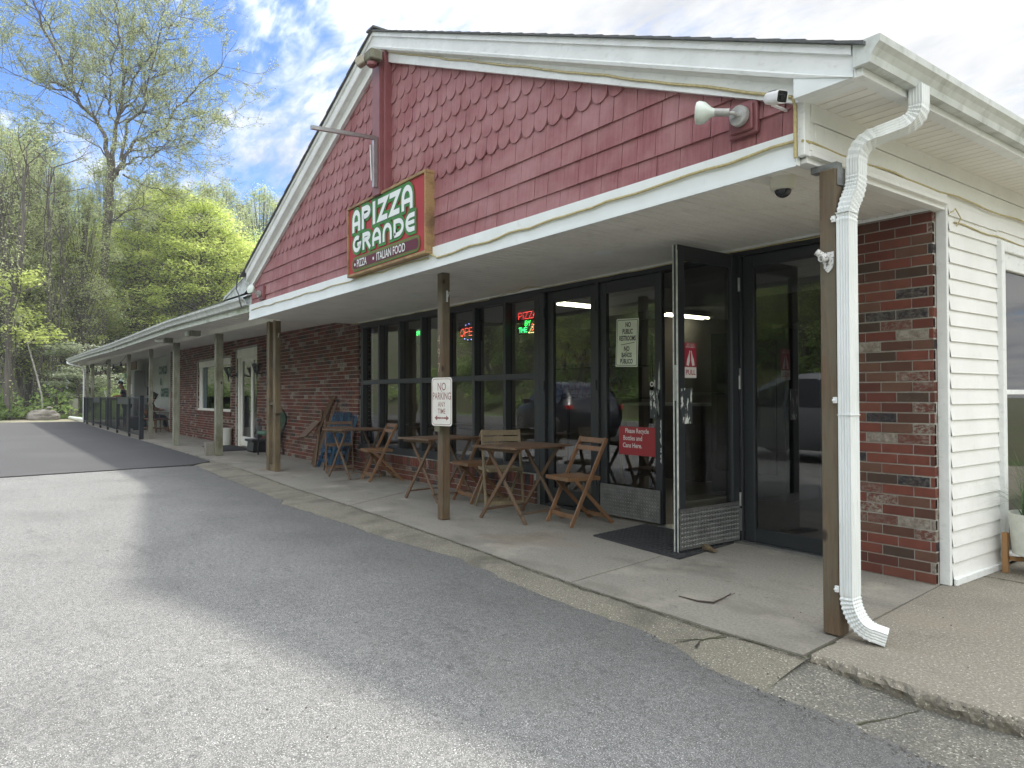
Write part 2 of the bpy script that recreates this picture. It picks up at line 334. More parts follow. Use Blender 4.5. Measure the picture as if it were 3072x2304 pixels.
def empty_mesh_text(mb, text, origin, u, v, size, sx=1.0, depth=.002, align='CENTER', bold=0.0, n=None, spacing=1.0):
    """append lettering to mb; u = reading direction, v = up"""
    cu = bpy.data.curves.new('t', 'FONT'); cu.body = text; cu.size = 1; cu.align_x = align; cu.align_y = 'CENTER'; cu.offset = bold; cu.space_character = spacing
    cu.resolution_u = 3; cu.fill_mode = 'FRONT'
    o = bpy.data.objects.new('t', cu); C.objects.link(o); bpy.context.view_layer.update()
    dg = bpy.context.evaluated_depsgraph_get(); me = bpy.data.meshes.new_from_object(o.evaluated_get(dg))
    u, v, origin = Vector(u).normalized(), Vector(v).normalized(), Vector(origin); nn = u.cross(v)
    vs = [origin+u*p.co.x*size*sx+v*p.co.y*size+nn*depth for p in me.vertices]
    mb.add(vs, [tuple(f.vertices) for f in me.polygons])
    bpy.data.objects.remove(o); bpy.data.curves.remove(cu); bpy.data.meshes.remove(me)

# ================================================================ SETTING
def ZA(x): return -.03-.05*min(1, max(0, (x+4.2)/2.6))
def zigzag(pts, step, amp, seed=1, ax=1):
    """densify a polyline and roughen it"""
    rg = random.Random(seed); o = []
    for (a, b) in zip(pts[:-1], pts[1:]):
        n = max(1, int(math.dist(a, b)/step))
        for i in range(n):
            t = i/n; x = a[0]+(b[0]-a[0])*t; y = a[1]+(b[1]-a[1])*t
            o.append((x+rg.uniform(-amp, amp)*.3, y+mnoise.noise((x*3.1, y*3, seed))*amp*1.6+rg.uniform(-amp, amp)*.7))
    o.append(pts[-1]); return o
ASPH = [(-13.6, 3.14), (-11.49, 3.01), (-8.49, 2.91), (-8.2, 2.80), (-6.64, 2.87), (-5.72, 2.86), (-4.58, 2.94), (-3.94, 2.87), (-3.46, 2.83), (-3.06, 2.85), (-2.66, 2.88), (-2.26, 2.77), (-2.00, 2.73), (-1.71, 2.73), (-1.49, 2.74), (-1.28, 2.71), (-1.10, 2.68), (-.9, 2.63), (1, 2.4), (9, 2.3)]
SLAB = [(-42.2, 4.02), (-36, 3.9), (-30, 3.76), (-22.5, 3.68), (-16, 3.6), (-12.3, 3.53), (-9.2, 3.35), (-7.2, 3.29), (-4.9, 3.17), (-3.45, 3.07), (-2.5, 3.05), (-1.86, 3.07)]
# terrain: one sheet to the horizon, a wooded bank across the road
def terrain_z(x, y):
    z = -.16
    if y < -21: z += min(17, (-21-y)*.42)+1.2*mnoise.noise((x*.05, y*.05, 0))
    if x < -47: z += 0.25*(1+mnoise.noise((x*.15, y*.15, 3)))*min(1, (-47-x)/4)
    return z
xs = sorted(set([-420, -300, -220, -160, -120]+[-100+2.5*i for i in range(68)]+[80, 110, 150, 220, 320]))
ys = sorted(set([-300, -200, -140, -100, -80]+[-66+2.2*i for i in range(62)]+[80, 110, 160, 240, 350]))
g = MB(); nx = len(xs)
g.v = [(x, y, terrain_z(x, y)) for y in ys for x in xs]
g.f = [(j*nx+i, j*nx+i+1, (j+1)*nx+i+1, (j+1)*nx+i) for j in range(len(ys)-1) for i in range(nx-1)]; g.r = [.5]*len(g.f)
M_soil = mottled('leaf_litter_ground', [(0, (.05, .045, .025)), (.5, (.085, .075, .04)), (1, (.13, .11, .06))], 3, extra=[((.05, .085, .02), .35, (1, 1, 1), .42, .6, .85)], bstr=.3, bdist=.05)
struct(g.build('ground', M_soil, smooth=True))
# old asphalt with a ragged edge against the concrete gutter
e = zigzag(ASPH, .06, .022, 3); rows = [0, .25, .6, 1.2, 2.2, 4, 7, 10.5]
g = MB(); n = len(e)
for k, d in enumerate(rows):
    for (x, y) in e:
        z = ZA(x); z -= .003 if k == 0 else 0
        g.v.append((x if k < 4 else (x if x > -13 else -13.6), y-d-(0 if k else 0), z+.003*mnoise.noise((x*1.3, (y-d)*1.3, 1))))
for k in range(len(rows)-1):
    for i in range(n-1): g.f.append(((k+1)*n+i, (k+1)*n+i+1, k*n+i+1, k*n+i))
g.r = [.5]*len(g.f)
# small bevel row at the ragged lip
lip = [(x, y+.012, ZA(x)-.03) for x, y in e]; o = len(g.v); g.v += lip
for i in range(n-1): g.f.append((i, i+1, o+i+1, o+i)); g.r.append(.5)
struct(g.build('parking_lot', M_asphalt, smooth=True))
# newer, darker asphalt at the far end
g = MB(); top = zigzag([(-41.6, 1.3), (-41.5, 3.98), (-36, 3.87), (-30, 3.73), (-22.5, 3.65), (-16, 3.57), (-14.2, 3.5), (-13.75, 3.1)], .25, .015, 5)
low = [(-41.8, -8)]+[(x, -8) for x, y in top[1:-1]]+[(-13.2, -8)]
seam = zigzag([(-13.75, 3.1), (-13.55, 1.8), (-13.4, .3), (-13.3, -2.5), (-13.2, -8)], .12, .02, 6)
poly = top+seam[1:]+[(-41.8, -8)]
g.add([(x, y, -.012) for x, y in poly]+[(x, y, -.06) for x, y in poly], [tuple(range(len(poly)))[::-1]]+[(i, (i+1) % len(poly), len(poly)+(i+1) % len(poly), len(poly)+i) for i in range(len(poly))])
struct(g.build('new_asphalt', M_newasphalt))
# concrete gutter strip along the walkway
se = zigzag([p for p in SLAB if p[0] > -13.4][:0]+[(-13.3, 3.55)]+[p for p in SLAB if p[0] >= -12.4], .1, .006, 8)
def yl(P, x):
    for a, b in zip(P[:-1], P[1:]):
        if a[0] <= x <= b[0]: return a[1]+(b[1]-a[1])*(x-a[0])/(b[0]-a[0])
    return P[-1][1] if x > P[-1][0] else P[0][1]
def strip(x0, x1, n, fi, name, mt):
    g = MB()
    for i in range(n+1):
        x = x0+(x1-x0)*i/n; yi, zi = fi(x); ya = yl(ASPH, x); za = ZA(x)
        for (y, z) in ((yi, zi), (yi+(ya-yi)*.3, zi+(za-.003-zi)*.25), (yi+(ya-yi)*.65, zi+(za-.003-zi)*.62), (ya+.03, za-.004), (ya-.03, za-.016), (ya-.2, za-.035)): g.v.append((x, y, z+.0015*mnoise.noise((x*4, y*4, 2))))
    for i in range(n):
        for k in range(5): g.f.append((i*6+k, i*6+k+1, (i+1)*6+k+1, (i+1)*6+k)); g.r.append(.5)
    struct(g.build(name, mt, smooth=True))
strip(-14.0, -1.86, 80, lambda x: (yl(SLAB, x)+.02, -.010), 'gutter_path', M_strip)
strip(-2.33, 9.0, 80, lambda x: (3.19, -.007-.062*min(1, max(0, (x+1.95)/.35))), 'aggregate_path', M_aggr)
M_crack = mat('dark_crack', (.035, .032, .026), (.07, .075, .035), 20, rough=1)
g = MB()
def crack(pts, wd, z, seed, amp=.012):
    q = zigzag(pts, .035, amp, seed); rg = random.Random(seed)
    L_ = []; R_ = []
    for i, p in enumerate(q):
        a, b = q[max(0, i-1)], q[min(len(q)-1, i+1)]; d = Vector((b[0]-a[0], b[1]-a[1], 0)).normalized(); nn = Vector((-d.y, d.x, 0))*wd*rg.uniform(.3, 1)
        zz_ = z(p[0], p[1]) if callable(z) else z
        L_.append((p[0]+nn.x, p[1]+nn.y, zz_)); R_.append((p[0]-nn.x, p[1]-nn.y, zz_))
    for i in range(len(q)-1): g.add([L_[i], R_[i], R_[i+1], L_[i+1]], [(0, 1, 2, 3)], .5)
crack([(-2.28, 3.03), (-2.33, 2.97), (-2.42, 2.90), (-2.47, 2.86)], .007, lambda x, y: -.010-.056*(3.06-y)/.3, 2)
crack([(-1.36, 3.06), (-1.40, 2.92), (-1.46, 2.76)], .007, lambda x, y: -.069-.012*(3.06-y)/.3, 4)
crack([(p[0], p[1]-.012) for p in SLAB if p[0] > -12.5], .0065, -.006, 31, .009)
crack([(-2.3, 3.04), (-2.36, 2.93), (-2.33, 2.86)], .008, lambda x, y: -.012-.05*(3.06-y)/.3, 33, .012)
struct(g.build('path_crack', M_crack))
# walkway slabs with joints
J = [(-42.2, -42.2), (-38, -38), (-34, -34), (-30, -30), (-26.5, -26.5), (-23, -23), (-19.5, -19.5), (-15.8, -15.8), (-12.3, -12.3), (-9.42, -10.05), (-7.42, -8.65), (-3.5, -3.85), (-1.875, -2.08)]
g = MB()
for (a0, a1), (b0, b1) in zip(J[:-1], J[1:]):
    gp = .007
    fr = [(a0+gp, yl(SLAB, a0+gp))]+[p for p in SLAB if a0+gp < p[0] < b0-gp]+[(b0-gp, yl(SLAB, b0-gp))]
    fr = zigzag(fr, .08, .007, int(a0*7) % 97)
    poly = fr+[(b1-gp, 5.3 if b1 > -10 else 5.9), (a1+gp, 5.3 if b1 > -10 else 5.9)]
    n = len(poly)
    g.add([(x, y, 0) for x, y in poly]+[(x, y-.0, -.09) for x, y in poly], [tuple(range(n))]+[(i, n+i, n+(i+1) % n, (i+1) % n) for i in range(n)], .5)
struct(g.build('walkway', M_concrete, smooth=False))
g = MB().box(-42, -1.9, 3.9, 5.9, -.12, -.02); struct(g.build('walkway_base', M_crack))
# side slab, raised, with a broken front edge
fe = zigzag([(-1.862, 3.115), (-1.77, 3.13), (-1.57, 3.12), (-1.36, 3.09), (-1.18, 3.11), (-1.0, 3.12), (0, 3.12), (2, 3.1), (6, 3.1)], .022, .012, 11)
g = MB(); poly = fe+[(6, 14), (-2.0, 14), (-2.0, 4.95), (-2.045, 4.94)]; n = len(poly)
def sz(x, y): return 0.0
g.add([(x, y, 0) for x, y in poly], [tuple(range(n))], .5)
rg = random.Random(5); rowsf = [(0, 0, 0), (-.008, -.010, .005), (-.016, -.03, .007), (-.010, -.055, .008), (.0, -.10, .004)]
o = len(g.v)
for k, (dy, dz, am) in enumerate(rowsf):
    for (x, y) in fe: g.v.append((x+rg.uniform(-am, am), y+dy+rg.uniform(-am, am), dz+rg.uniform(-am, am)*.6 if k else 0))
m_ = len(fe)
for k in range(len(rowsf)-1):
    for i in range(m_-1): g.f.append((o+k*m_+i, o+(k+1)*m_+i, o+(k+1)*m_+i+1, o+k*m_+i+1)); g.r.append(.5)
g.add([(-1.862, 3.115, 0), (-2.045, 4.94, 0), (-2.045, 4.94, -.1), (-1.862, 3.115, -.1)], [(0, 1, 2, 3)], .5)
M_side = mottled('side_concrete', [(0, (.155, .138, .105)), (.5, (.225, .205, .165)), (1, (.31, .285, .235))], 70,
    extra=[((.15, .135, .11), 1.3, (1, 1, 1), .5, .7, .6), ((.30, .245, .18), .9, (1, 1, 1), .55, .72, .35), ((.09, .082, .065), 1.9, (1, 1, 1), .60, .74, .6)], speck=(.5, .48, .40), sscale=90, slo=.63, shi=.67, bstr=.7, bdist=.005)
struct(g.build('side_slab', M_side))
g = MB()
crack([(-2.0, 5.33), (-1.9, 5.35), (-1.7, 5.34), (-1.4, 5.42), (-.9, 5.5), (.5, 5.6)], .012, .002, 9)
crack([(-1.88, 3.35), (-1.87, 3.12), (-1.84, 3.05)], .008, .002, 12)
struct(g.build('slab_crack', M_crack))
# road across the lot, seen in the shop windows
M_road = mat('road_asphalt', (.09, .09, .09), (.13, .13, .13), 2, rough=.9, spec=.3)
g = MB(); g.add([(-200, -17.5, -.14), (120, -17.5, -.14), (120, -8, -.14), (-200, -8, -.14)], [(0, 1, 2, 3)]); struct(g.build('road', M_road))
g = MB(); g.add([(-200, -16.9, -.136), (120, -16.9, -.136), (120, -16.75, -.136), (-200, -16.75, -.136)], [(0, 1, 2, 3)])
g.add([(-200, -9.2, -.136), (120, -9.2, -.136), (120, -9.05, -.136), (-200, -9.05, -.136)], [(0, 1, 2, 3)]); struct(g.build('road_marking', mat('road_paint', (.7, .7, .66), rough=.7)))
g = MB(); g.add([(-41.8, -8, -.10), (-13, -8, -.10), (-13, -3, -.09), (-41.8, -3, -.09)], [(0, 1, 2, 3)])
g.add([(-13.4, -14, -.11), (14, -14, -.11), (14, -6, -.10), (-13.4, -6, -.10)], [(0, 1, 2, 3)]); struct(g.build('lot_apron', M_road))
g = MB(); g.add([(-200, -21.5, -.12), (120, -21.5, -.12), (120, -17.5, -.138), (-200, -17.5, -.138)], [(0, 1, 2, 3)])
M_grass = mottled('verge_grass', [(0, (.05, .09, .02)), (.5, (.09, .15, .03)), (1, (.15, .19, .06))], 8, bstr=.4, bdist=.03)
struct(g.build('grass_verge', M_grass))
# gravelly margin beyond the asphalt
g = MB(); pl = zigzag([(-41.4, 4.6), (-44.5, 4.9), (-49, 4.4), (-49.5, 1.5), (-47, .6), (-43, -.2), (-41.5, 1.0)], .3, .12, 3); g.add([(x, y, -.06) for x, y in pl], [tuple(range(len(pl)))])
struct(g.build('gravel_margin', mottled('gravel_soil', [(0, (.16, .14, .10)), (.5, (.26, .23, .17)), (1, (.36, .33, .26))], 20, extra=[((.08, .11, .035), .8, (1, 1, 1), .45, .6, .8)])))

# ================================================================ BUILDING
B = thing('shop_building', 'long single-storey brick shop with a red-shingled gable over its porch and white trim', 'building', (-12, 5, 0))
def part(mb, name, material, label=None, parent=None, **k):
    o = mb.build(name, material, parent or B, **k)
    if label: o['label'] = label
    return o
def bricks(mb, mo, p0, p1, nrm, z0, z1, holes=(), H=.0677, W=.2035, j=.0095, seed=1, depth=.03, thick=.12, shift=0, kind='stretcher'):
    rg = random.Random(seed); p0, p1, nrm = Vector((*p0, 0)), Vector((*p1, 0)), Vector((*nrm, 0)).normalized()
    u = (p1-p0); Ln = u.length; u.normalize(); rows = int(round((z1-z0)/H))
    def bx(a, b, za, zb, r, fr=0.0):
        if b-a < .012: return
        d = rg.uniform(-.0015, .0015)+fr
        q = [p0+u*a+nrm*d, p0+u*b+nrm*d, p0+u*b-nrm*depth, p0+u*a-nrm*depth]
        vs = [(v.x, v.y, za) for v in q]+[(v.x, v.y, zb) for v in q]
        mb.add(vs, [(0, 1, 5, 4), (1, 2, 6, 5), (3, 0, 4, 7), (4, 5, 6, 7), (3, 2, 1, 0)], r)
    for k in range(rows):
        za = z0+k*H+j/2; zb = z0+(k+1)*H-j/2; x = -(W/2 if k % 2 else 0)-shift
        while x < Ln:
            a, b = max(0, x+j/2), min(Ln, x+W-j/2); r = rg.random(); x += W
            segs = [(a, b)] if b > a else []
            for (h0, h1, hz0, hz1) in holes:
                if za+.01 < hz1 and zb-.01 > hz0:
                    ns = []
                    for (s0, s1) in segs:
                        if h1 <= s0 or h0 >= s1: ns.append((s0, s1))
                        else:
                            if s0 < h0: ns.append((s0, h0))
                            if s1 > h1: ns.append((h1, s1))
                    segs = ns
            for s0, s1 in segs: bx(s0, s1, za+rg.uniform(-.001, .001), zb, r)
    # mortar backing, recessed
    us = sorted({0, Ln, *[max(0, min(Ln, h[0])) for h in holes], *[max(0, min(Ln, h[1])) for h in holes]}); zs = sorted({z0, z1, *[max(z0, min(z1, h[2])) for h in holes], *[max(z0, min(z1, h[3])) for h in holes]})
    for a, b in zip(us[:-1], us[1:]):
        for c, d in zip(zs[:-1], zs[1:]):
            if any(h[0]-1e-4 <= a and b <= h[1]+1e-4 and h[2]-1e-4 <= c and d <= h[3]+1e-4 for h in holes): continue
            q = [p0+u*a-nrm*.007, p0+u*b-nrm*.007, p0+u*b-nrm*thick, p0+u*a-nrm*thick]
            mo.add([(v.x, v.y, c) for v in q]+[(v.x, v.y, d) for v in q], [(0, 1, 5, 4), (1, 2, 6, 5), (2, 3, 7, 6), (3, 0, 4, 7), (4, 5, 6, 7), (3, 2, 1, 0)])
def soldier(mb, p0, p1, nrm, z0, z1, W=.0677, j=.0095, seed=2, out=.0, depth=.06):
    rg = random.Random(seed); p0, p1, nrm = Vector((*p0, 0)), Vector((*p1, 0)), Vector((*nrm, 0)); u = p1-p0; Ln = u.length; u.normalize()
    for i in range(int(Ln/W)):
        a = i*W+j/2; b = (i+1)*W-j/2; q = [p0+u*a+nrm*out, p0+u*b+nrm*out, p0+u*b-nrm*depth, p0+u*a-nrm*depth]
        mb.add([(v.x, v.y, z0) for v in q]+[(v.x, v.y, z1) for v in q], [(0, 1, 5, 4), (1, 2, 6, 5), (3, 0, 4, 7), (4, 5, 6, 7), (3, 2, 1, 0)], rg.random()*.85)
# long facade: from the porch end (-26.1, 5.16) to the storefront (-10.88, 4.97)
FA, FB = Vector((-26.1, 5.17, 0)), Vector((-10.88, 4.97, 0)); fu = (FB-FA).normalized(); fn = Vector((fu.y, -fu.x, 0))
def fy(x): return 5.17+(4.97-5.17)*(x+26.1)/(15.22)
def U(x): return (x+26.1)/fu.x
holes = [(U(-22.12), U(-18.62), .80, 2.20), (U(-18.02), U(-16.4), -.1, 2.34)]
b, mo = MB(), MB()
bricks(b, mo, FA[:2], FB[:2], fn[:2], 0, 2.78, holes, seed=11)
bricks(b, mo, (-10.88, 4.975), (-10.88, 5.19), (1, 0), 0, 2.44, seed=12, shift=.09)       # return beside the storefront
bricks(b, mo, (-18.62, fy(-18.6)+.12), (-18.62, fy(-18.6)), (-1, 0), .8, 2.2, seed=13)
bricks(b, mo, (-18.02, fy(-18)), (-18.02, fy(-18)+.14), (1, 0), 0, 2.34, seed=14)
bricks(b, mo, (-22.12, fy(-22)), (-22.12, fy(-22)+.14), (1, 0), .8, 2.2, seed=15)
bw = part(b, 'brick_wall', M_brick); part(mo, 'mortar', M_mortar, parent=bw)
# knee wall beneath the shop windows
b, mo = MB(), MB()
bricks(b, mo, (-10.87, 4.95), (-6.23, 4.95), (0, -1), 0, .203, seed=16)
soldier(b, (-10.87, 4.95), (-6.23, 4.95), (0, -1), .2085, .325, out=.006)
mo.box(-10.87, -6.23, 4.957, 5.05, .2, .33)
bricks(b, mo, (-6.23, 4.955), (-6.23, 5.02), (1, 0), 0, .27, seed=18)
kw = part(b, 'knee_wall', M_brick, 'low brick wall beneath the shop windows'); part(mo, 'mortar', M_mortar, parent=kw)
# right pier
b, mo = MB(), MB()
bricks(b, mo, (-2.74, 4.86), (-2.06, 4.86), (0, -1), 0, 2.437, seed=23, shift=.06)
bricks(b, mo, (-2.06, 4.865), (-2.06, 4.95), (1, 0), 0, 2.437, seed=24, shift=.1)
pr = part(b, 'brick_pier', M_brick, 'brick pier between the glass panel and the white siding'); part(mo, 'mortar', M_mortar, parent=pr)
# window sill of bricks on the long facade
b = MB(); soldier(b, (-22.22, fy(-22.2)), (-18.52, fy(-18.5)), fn[:2], .715, .80, out=.02, seed=30, depth=.05); part(b, 'brick_sill', M_brick)

# gable wall of shakes: straight rows below, round-cut above
RX, RZ, RS = -6.70, 4.93, .424
def roofz(x): return RZ-abs(x-RX)*RS
def clip(poly, a, b, c):
    """keep a*x+b*y<=c"""
    o = []
    for i in range(len(poly)):
        p, q = poly[i], poly[(i+1) % len(poly)]; dp, dq = a*p[0]+b*p[1]-c, a*q[0]+b*q[1]-c
        if dp <= 0: o.append(p)
        if dp*dq < 0: t = dp/(dp-dq); o.append((p[0]+(q[0]-p[0])*t, p[1]+(q[1]-p[1])*t))
    return o
b = MB(); rg = random.Random(4)
b.add([(-11.08, 3.335, 2.5), (-2.02, 3.335, 2.5), (-2.02, 3.335, roofz(-2.02)-.1), (RX, 3.335, RZ-.1), (-11.08, 3.335, roofz(-11.08)-.1)], [(0, 1, 2, 3, 4)], .5)
XR = .163
def shingle(poly, zt, z0):
    poly = clip(poly, RS, 1, RZ-.12+RS*RX); poly = clip(poly, -RS, 1, RZ-.12-RS*RX)
    poly = clip(poly, 1, 0, -2.03); poly = clip(poly, -1, 0, 11.06); poly = clip(poly, 0, -1, -2.50)
    if len(poly) < 3: return
    d0, d1 = rg.uniform(.017, .024), .006
    def yy(z): return 3.333-(d1+(d0-d1)*(zt-z)/max(.01, zt-z0))
    fr = [(x, yy(z), z) for x, z in poly]; bk = [(x, 3.334, z) for x, z in poly]; n = len(poly)
    b.add(fr+bk, [tuple(range(n))]+[(i, n+i, n+(i+1) % n, (i+1) % n) for i in range(n)], rg.random())
z = 2.50; row = 0
while z < 4.95:
    if row < 4:
        x = -11.1-rg.uniform(0, .2)
        while x < -2:
            wd = rg.choice((.13, .155, .18, .21, .235)); shingle([(x+.0025, z), (x+wd-.0025, z), (x+wd-.0025, z+XR+.02), (x+.0025, z+XR+.02)], z+XR+.02, z); x += wd
    else:
        wd = .156; x = -11.2+(row % 2)*wd/2; rr = wd/2-.003
        while x < -2:
            c_ = x+wd/2; poly = [(c_+rr*math.cos(t), z+rr*1.05+rr*1.05*math.sin(t)) for t in [math.pi+math.pi*i/10 for i in range(11)]]
            poly += [(x+wd-.003, z+XR+.05), (x+.003, z+XR+.05)]; shingle(poly, z+XR+.05, z); x += wd
    z += XR; row += 1
gw = part(b, 'gable_wall', M_red, 'red shake gable wall with round-cut rows above straight rows')
b = MB(); b.box(-6.68, -6.52, 3.20, 3.335, 3.22, 4.66); b.box(-6.515, -6.475, 3.24, 3.335, 3.22, 4.66); part(b, 'centre_mast', M_redtrim, 'red box mast up the middle of the gable', bevel=.004)
# fascia band under the gable, with a lip
b = MB(); b.add([(-11.12, 3.300, 2.365), (-2.035, 3.300, 2.36), (-2.035, 3.300, 2.525), (-11.12, 3.300, 2.585), (-11.12, 3.335, 2.365), (-2.035, 3.335, 2.36), (-2.035, 3.335, 2.525), (-11.12, 3.335, 2.585)],
   [(0, 1, 2, 3), (4, 7, 6, 5), (0, 4, 5, 1), (1, 5, 6, 2), (2, 6, 7, 3), (3, 7, 4, 0)]); b.box(-11.12, -2.035, 3.290, 3.299, 2.352, 2.372)
b.box(-5.62, -5.618, 3.2985, 3.3, 2.37, 2.55); b.box(-2.60, -2.598, 3.2985, 3.3, 2.37, 2.53)
part(b, 'fascia_band', M_whiteclean)
# rake trim
prof = [(0, -.002), (.13, -.002), (.132, -.045), (.115, -.048), (.111, -.14), (.124, -.152), (.118, -.172), (.085, -.176), (.062, -.19), (.060, -.285), (0, -.285)]
b = MB(); out_ = (0, -1, 0)
b.sweep(prof[::-1], (RX, 3.34, RZ), (-2.03, 3.34, roofz(-2.03)), out_)
o_ = len(b.v); b.sweep(prof[::-1], (-2.03, 3.34, roofz(-2.03)), (-1.70, 3.34, roofz(-1.70)), out_)
for i in range(o_, len(b.v)): v = b.v[i]; b.v[i] = (v[0], v[1], max(v[2], 2.663))
part(b, 'rake_trim', M_white)
b = MB(); b.sweep(prof, (RX, 3.34, RZ), (-11.02, 3.34, roofz(-11.02)), out_); part(b, 'rake_trim', M_white)
b = MB(); b.add([(-2.0, 3.225, 2.665), (-1.70, 3.225, 2.665), (-1.70, 3.225, 2.70), (-2.0, 3.225, 2.80), (-2.0, 3.36, 2.665), (-1.70, 3.36, 2.665), (-1.70, 3.36, 2.70), (-2.0, 3.36, 2.80)],
   [(0, 1, 2, 3), (4, 7, 6, 5), (0, 4, 5, 1), (1, 5, 6, 2), (2, 6, 7, 3), (3, 7, 4, 0)]); part(b, 'eave_return', M_whiteclean)
# gabled roof with shingle courses showing along the rake
b = MB()
for sgn, xe in ((1, -1.60), (-1, -11.25)):
    Ln = abs(xe-RX); n = int(Ln/.14)
    for i in range(n):
        xa = RX+sgn*i*.14; xb = xa+sgn*.17; za = RZ-i*.14*RS+.010; zb = RZ-(i+1.2)*.14*RS+.016
        for (y0, y1) in ((3.188-.004*(i % 2), 14.0),):
            vs = [(xa, y0, za), (xb, y0, zb), (xb, y1, zb), (xa, y1, za), (xa, y0, za-.010), (xb, y0, zb-.018), (xb, y1, zb-.018), (xa, y1, za-.010)]
            b.add(vs, [(0, 1, 2, 3), (4, 7, 6, 5), (0, 4, 5, 1), (1, 5, 6, 2), (2, 6, 7, 3), (3, 7, 4, 0)])
b.beam((RX, 3.18, RZ+.016), (RX, 14, RZ+.022), .16, .02)
part(b, 'roof', M_roof, 'dark shingle roof over the gable')
# porch soffit: panels running back from the band
def ribs(mb, x0, x1, y0, y1, z, pitch=.1, along='y', th=.012):
    n = int(round(((x1-x0) if along == 'y' else (y1-y0))/pitch))
    for i in range(n):
        if along == 'y': mb.box(x0+i*pitch+.007, x0+(i+1)*pitch-.007, y0, y1, z, z+th)
        else: mb.box(x0, x1, y0+i*pitch+.004, y0+(i+1)*pitch-.004, z, z+th)
    mb.box(x0, x1, y0, y1, z+th-.004, z+th+.01)
b = MB(); ribs(b, -11.1, -2.0, 3.34, 5.2, 2.395, .1); part(b, 'porch_soffit', M_soffit)
b = MB(); b.box(-10.85, -2.75, 4.945, 4.965, 2.375, 2.394); b.box(-2.75, -2.06, 4.845, 4.858, 2.375, 2.394); part(b, 'soffit_trim', M_white)
for x, y in ((-4.35, 4.2), (-7.56, 4.17)): b = MB(); b.lathe([(.075, -.006), (.09, -.002), (.09, 0)], (x, y, 2.395), 20); part(b, 'recessed_light', M_whiteclean)
# main siding wall on the right-hand side
b = MB(); E_ = .1
def clap(mb, y0, y1, z0, z1, x=-2.0):
    z = z0
    while z < z1-.02:
        t = min(z+E_, z1)
        mb.add([(x+.016, y0, z), (x+.016, y1, z), (x+.004, y1, t), (x+.004, y0, t), (x, y0, z), (x, y1, z)], [(0, 1, 2, 3), (4, 5, 1, 0)], rg.random()); z += E_
clap(b, 4.93, 5.70, .04, 2.42); clap(b, 5.70, 7.6, 2.25, 2.42); clap(b, 7.6, 14, .04, 2.42)
b.box(-2.015, -2.0, 4.93, 5.08, 0, 2.42); b.box(-2.12, -2.0, 5.08, 5.70, 0, 2.42); b.box(-2.12, -2.0, 7.6, 14, 0, 2.42); b.box(-2.12, -2.0, 5.7, 7.6, 2.2, 2.42)
part(b, 'siding_wall', M_siding)
b = MB(); b.box(-2.058, -1.992, 4.905, 4.935, 0.0, 2.43); b.box(-1.985, -1.965, 4.93, 5.70, .0, .045); part(b, 'corner_trim', M_white, bevel=.004)
b = MB(); b.box(-2.06, -2.0, 3.34, 14, 2.42, 2.68); b.box(-2.0, -1.99, 3.40, 14, 2.47, 2.575); b.box(-2.0, -1.985, 3.36, 14, 2.58, 2.675)
b.box(-2.0, -1.975, 3.345, 4.90, 2.40, 2.425); b.box(-2.0, -1.982, 3.345, 4.90, 2.43, 2.462); b.box(-2.06, -2.0, 3.34, 4.95, 2.37, 2.42)
part(b, 'frieze_board', M_siding)
b = MB(); b.box(-2.03, -1.99, 3.302, 3.36, 2.40, 2.68); part(b, 'gable_corner_trim', M_white, bevel=.003)
b = MB(); ribs(b, -2.0, -1.69, 3.24, 14, 2.668, .085, 'x'); part(b, 'eave_soffit', M_soffit)
# eave fascia and K-shaped gutter
def kgutter(mb, p, q, out, w_=.125, h_=.11, back=0):
    pr_ = [(0, 0), (w_*.62, 0), (w_*.68, h_*.30), (w_*.82, h_*.55), (w_*.98, h_*.72), (w_, h_), (w_*.9, h_), (w_*.9, h_*.96), (w_*.94, h_*.93), (w_*.92, h_*.76), (w_*.76, h_*.6), (w_*.62, h_*.34), (w_*.57, .006), (.006, .006), (.006, h_), (0, h_)]
    mb.sweep(pr_, p, q, out)
b = MB(); kgutter(b, (-1.69, 3.21, 2.70), (-1.69, 14, 2.70), (1, 0, 0)); b.prism([(0, 0), (.078, 0), (.085, .033), (.103, .06), (.122, .08), (.125, .11), (0, .11)], (-1.69, 3.206, 2.70), (1, 0, 0), (0, 0, 1), (0, .004, 0))
part(b, 'gutter', M_gutter)
b = MB(); b.box(-1.72, -1.69, 3.23, 14, 2.662, 2.82); b.box(-1.69, -1.66, 3.235, 14, 2.662, 2.698); part(b, 'eave_fascia', M_white)

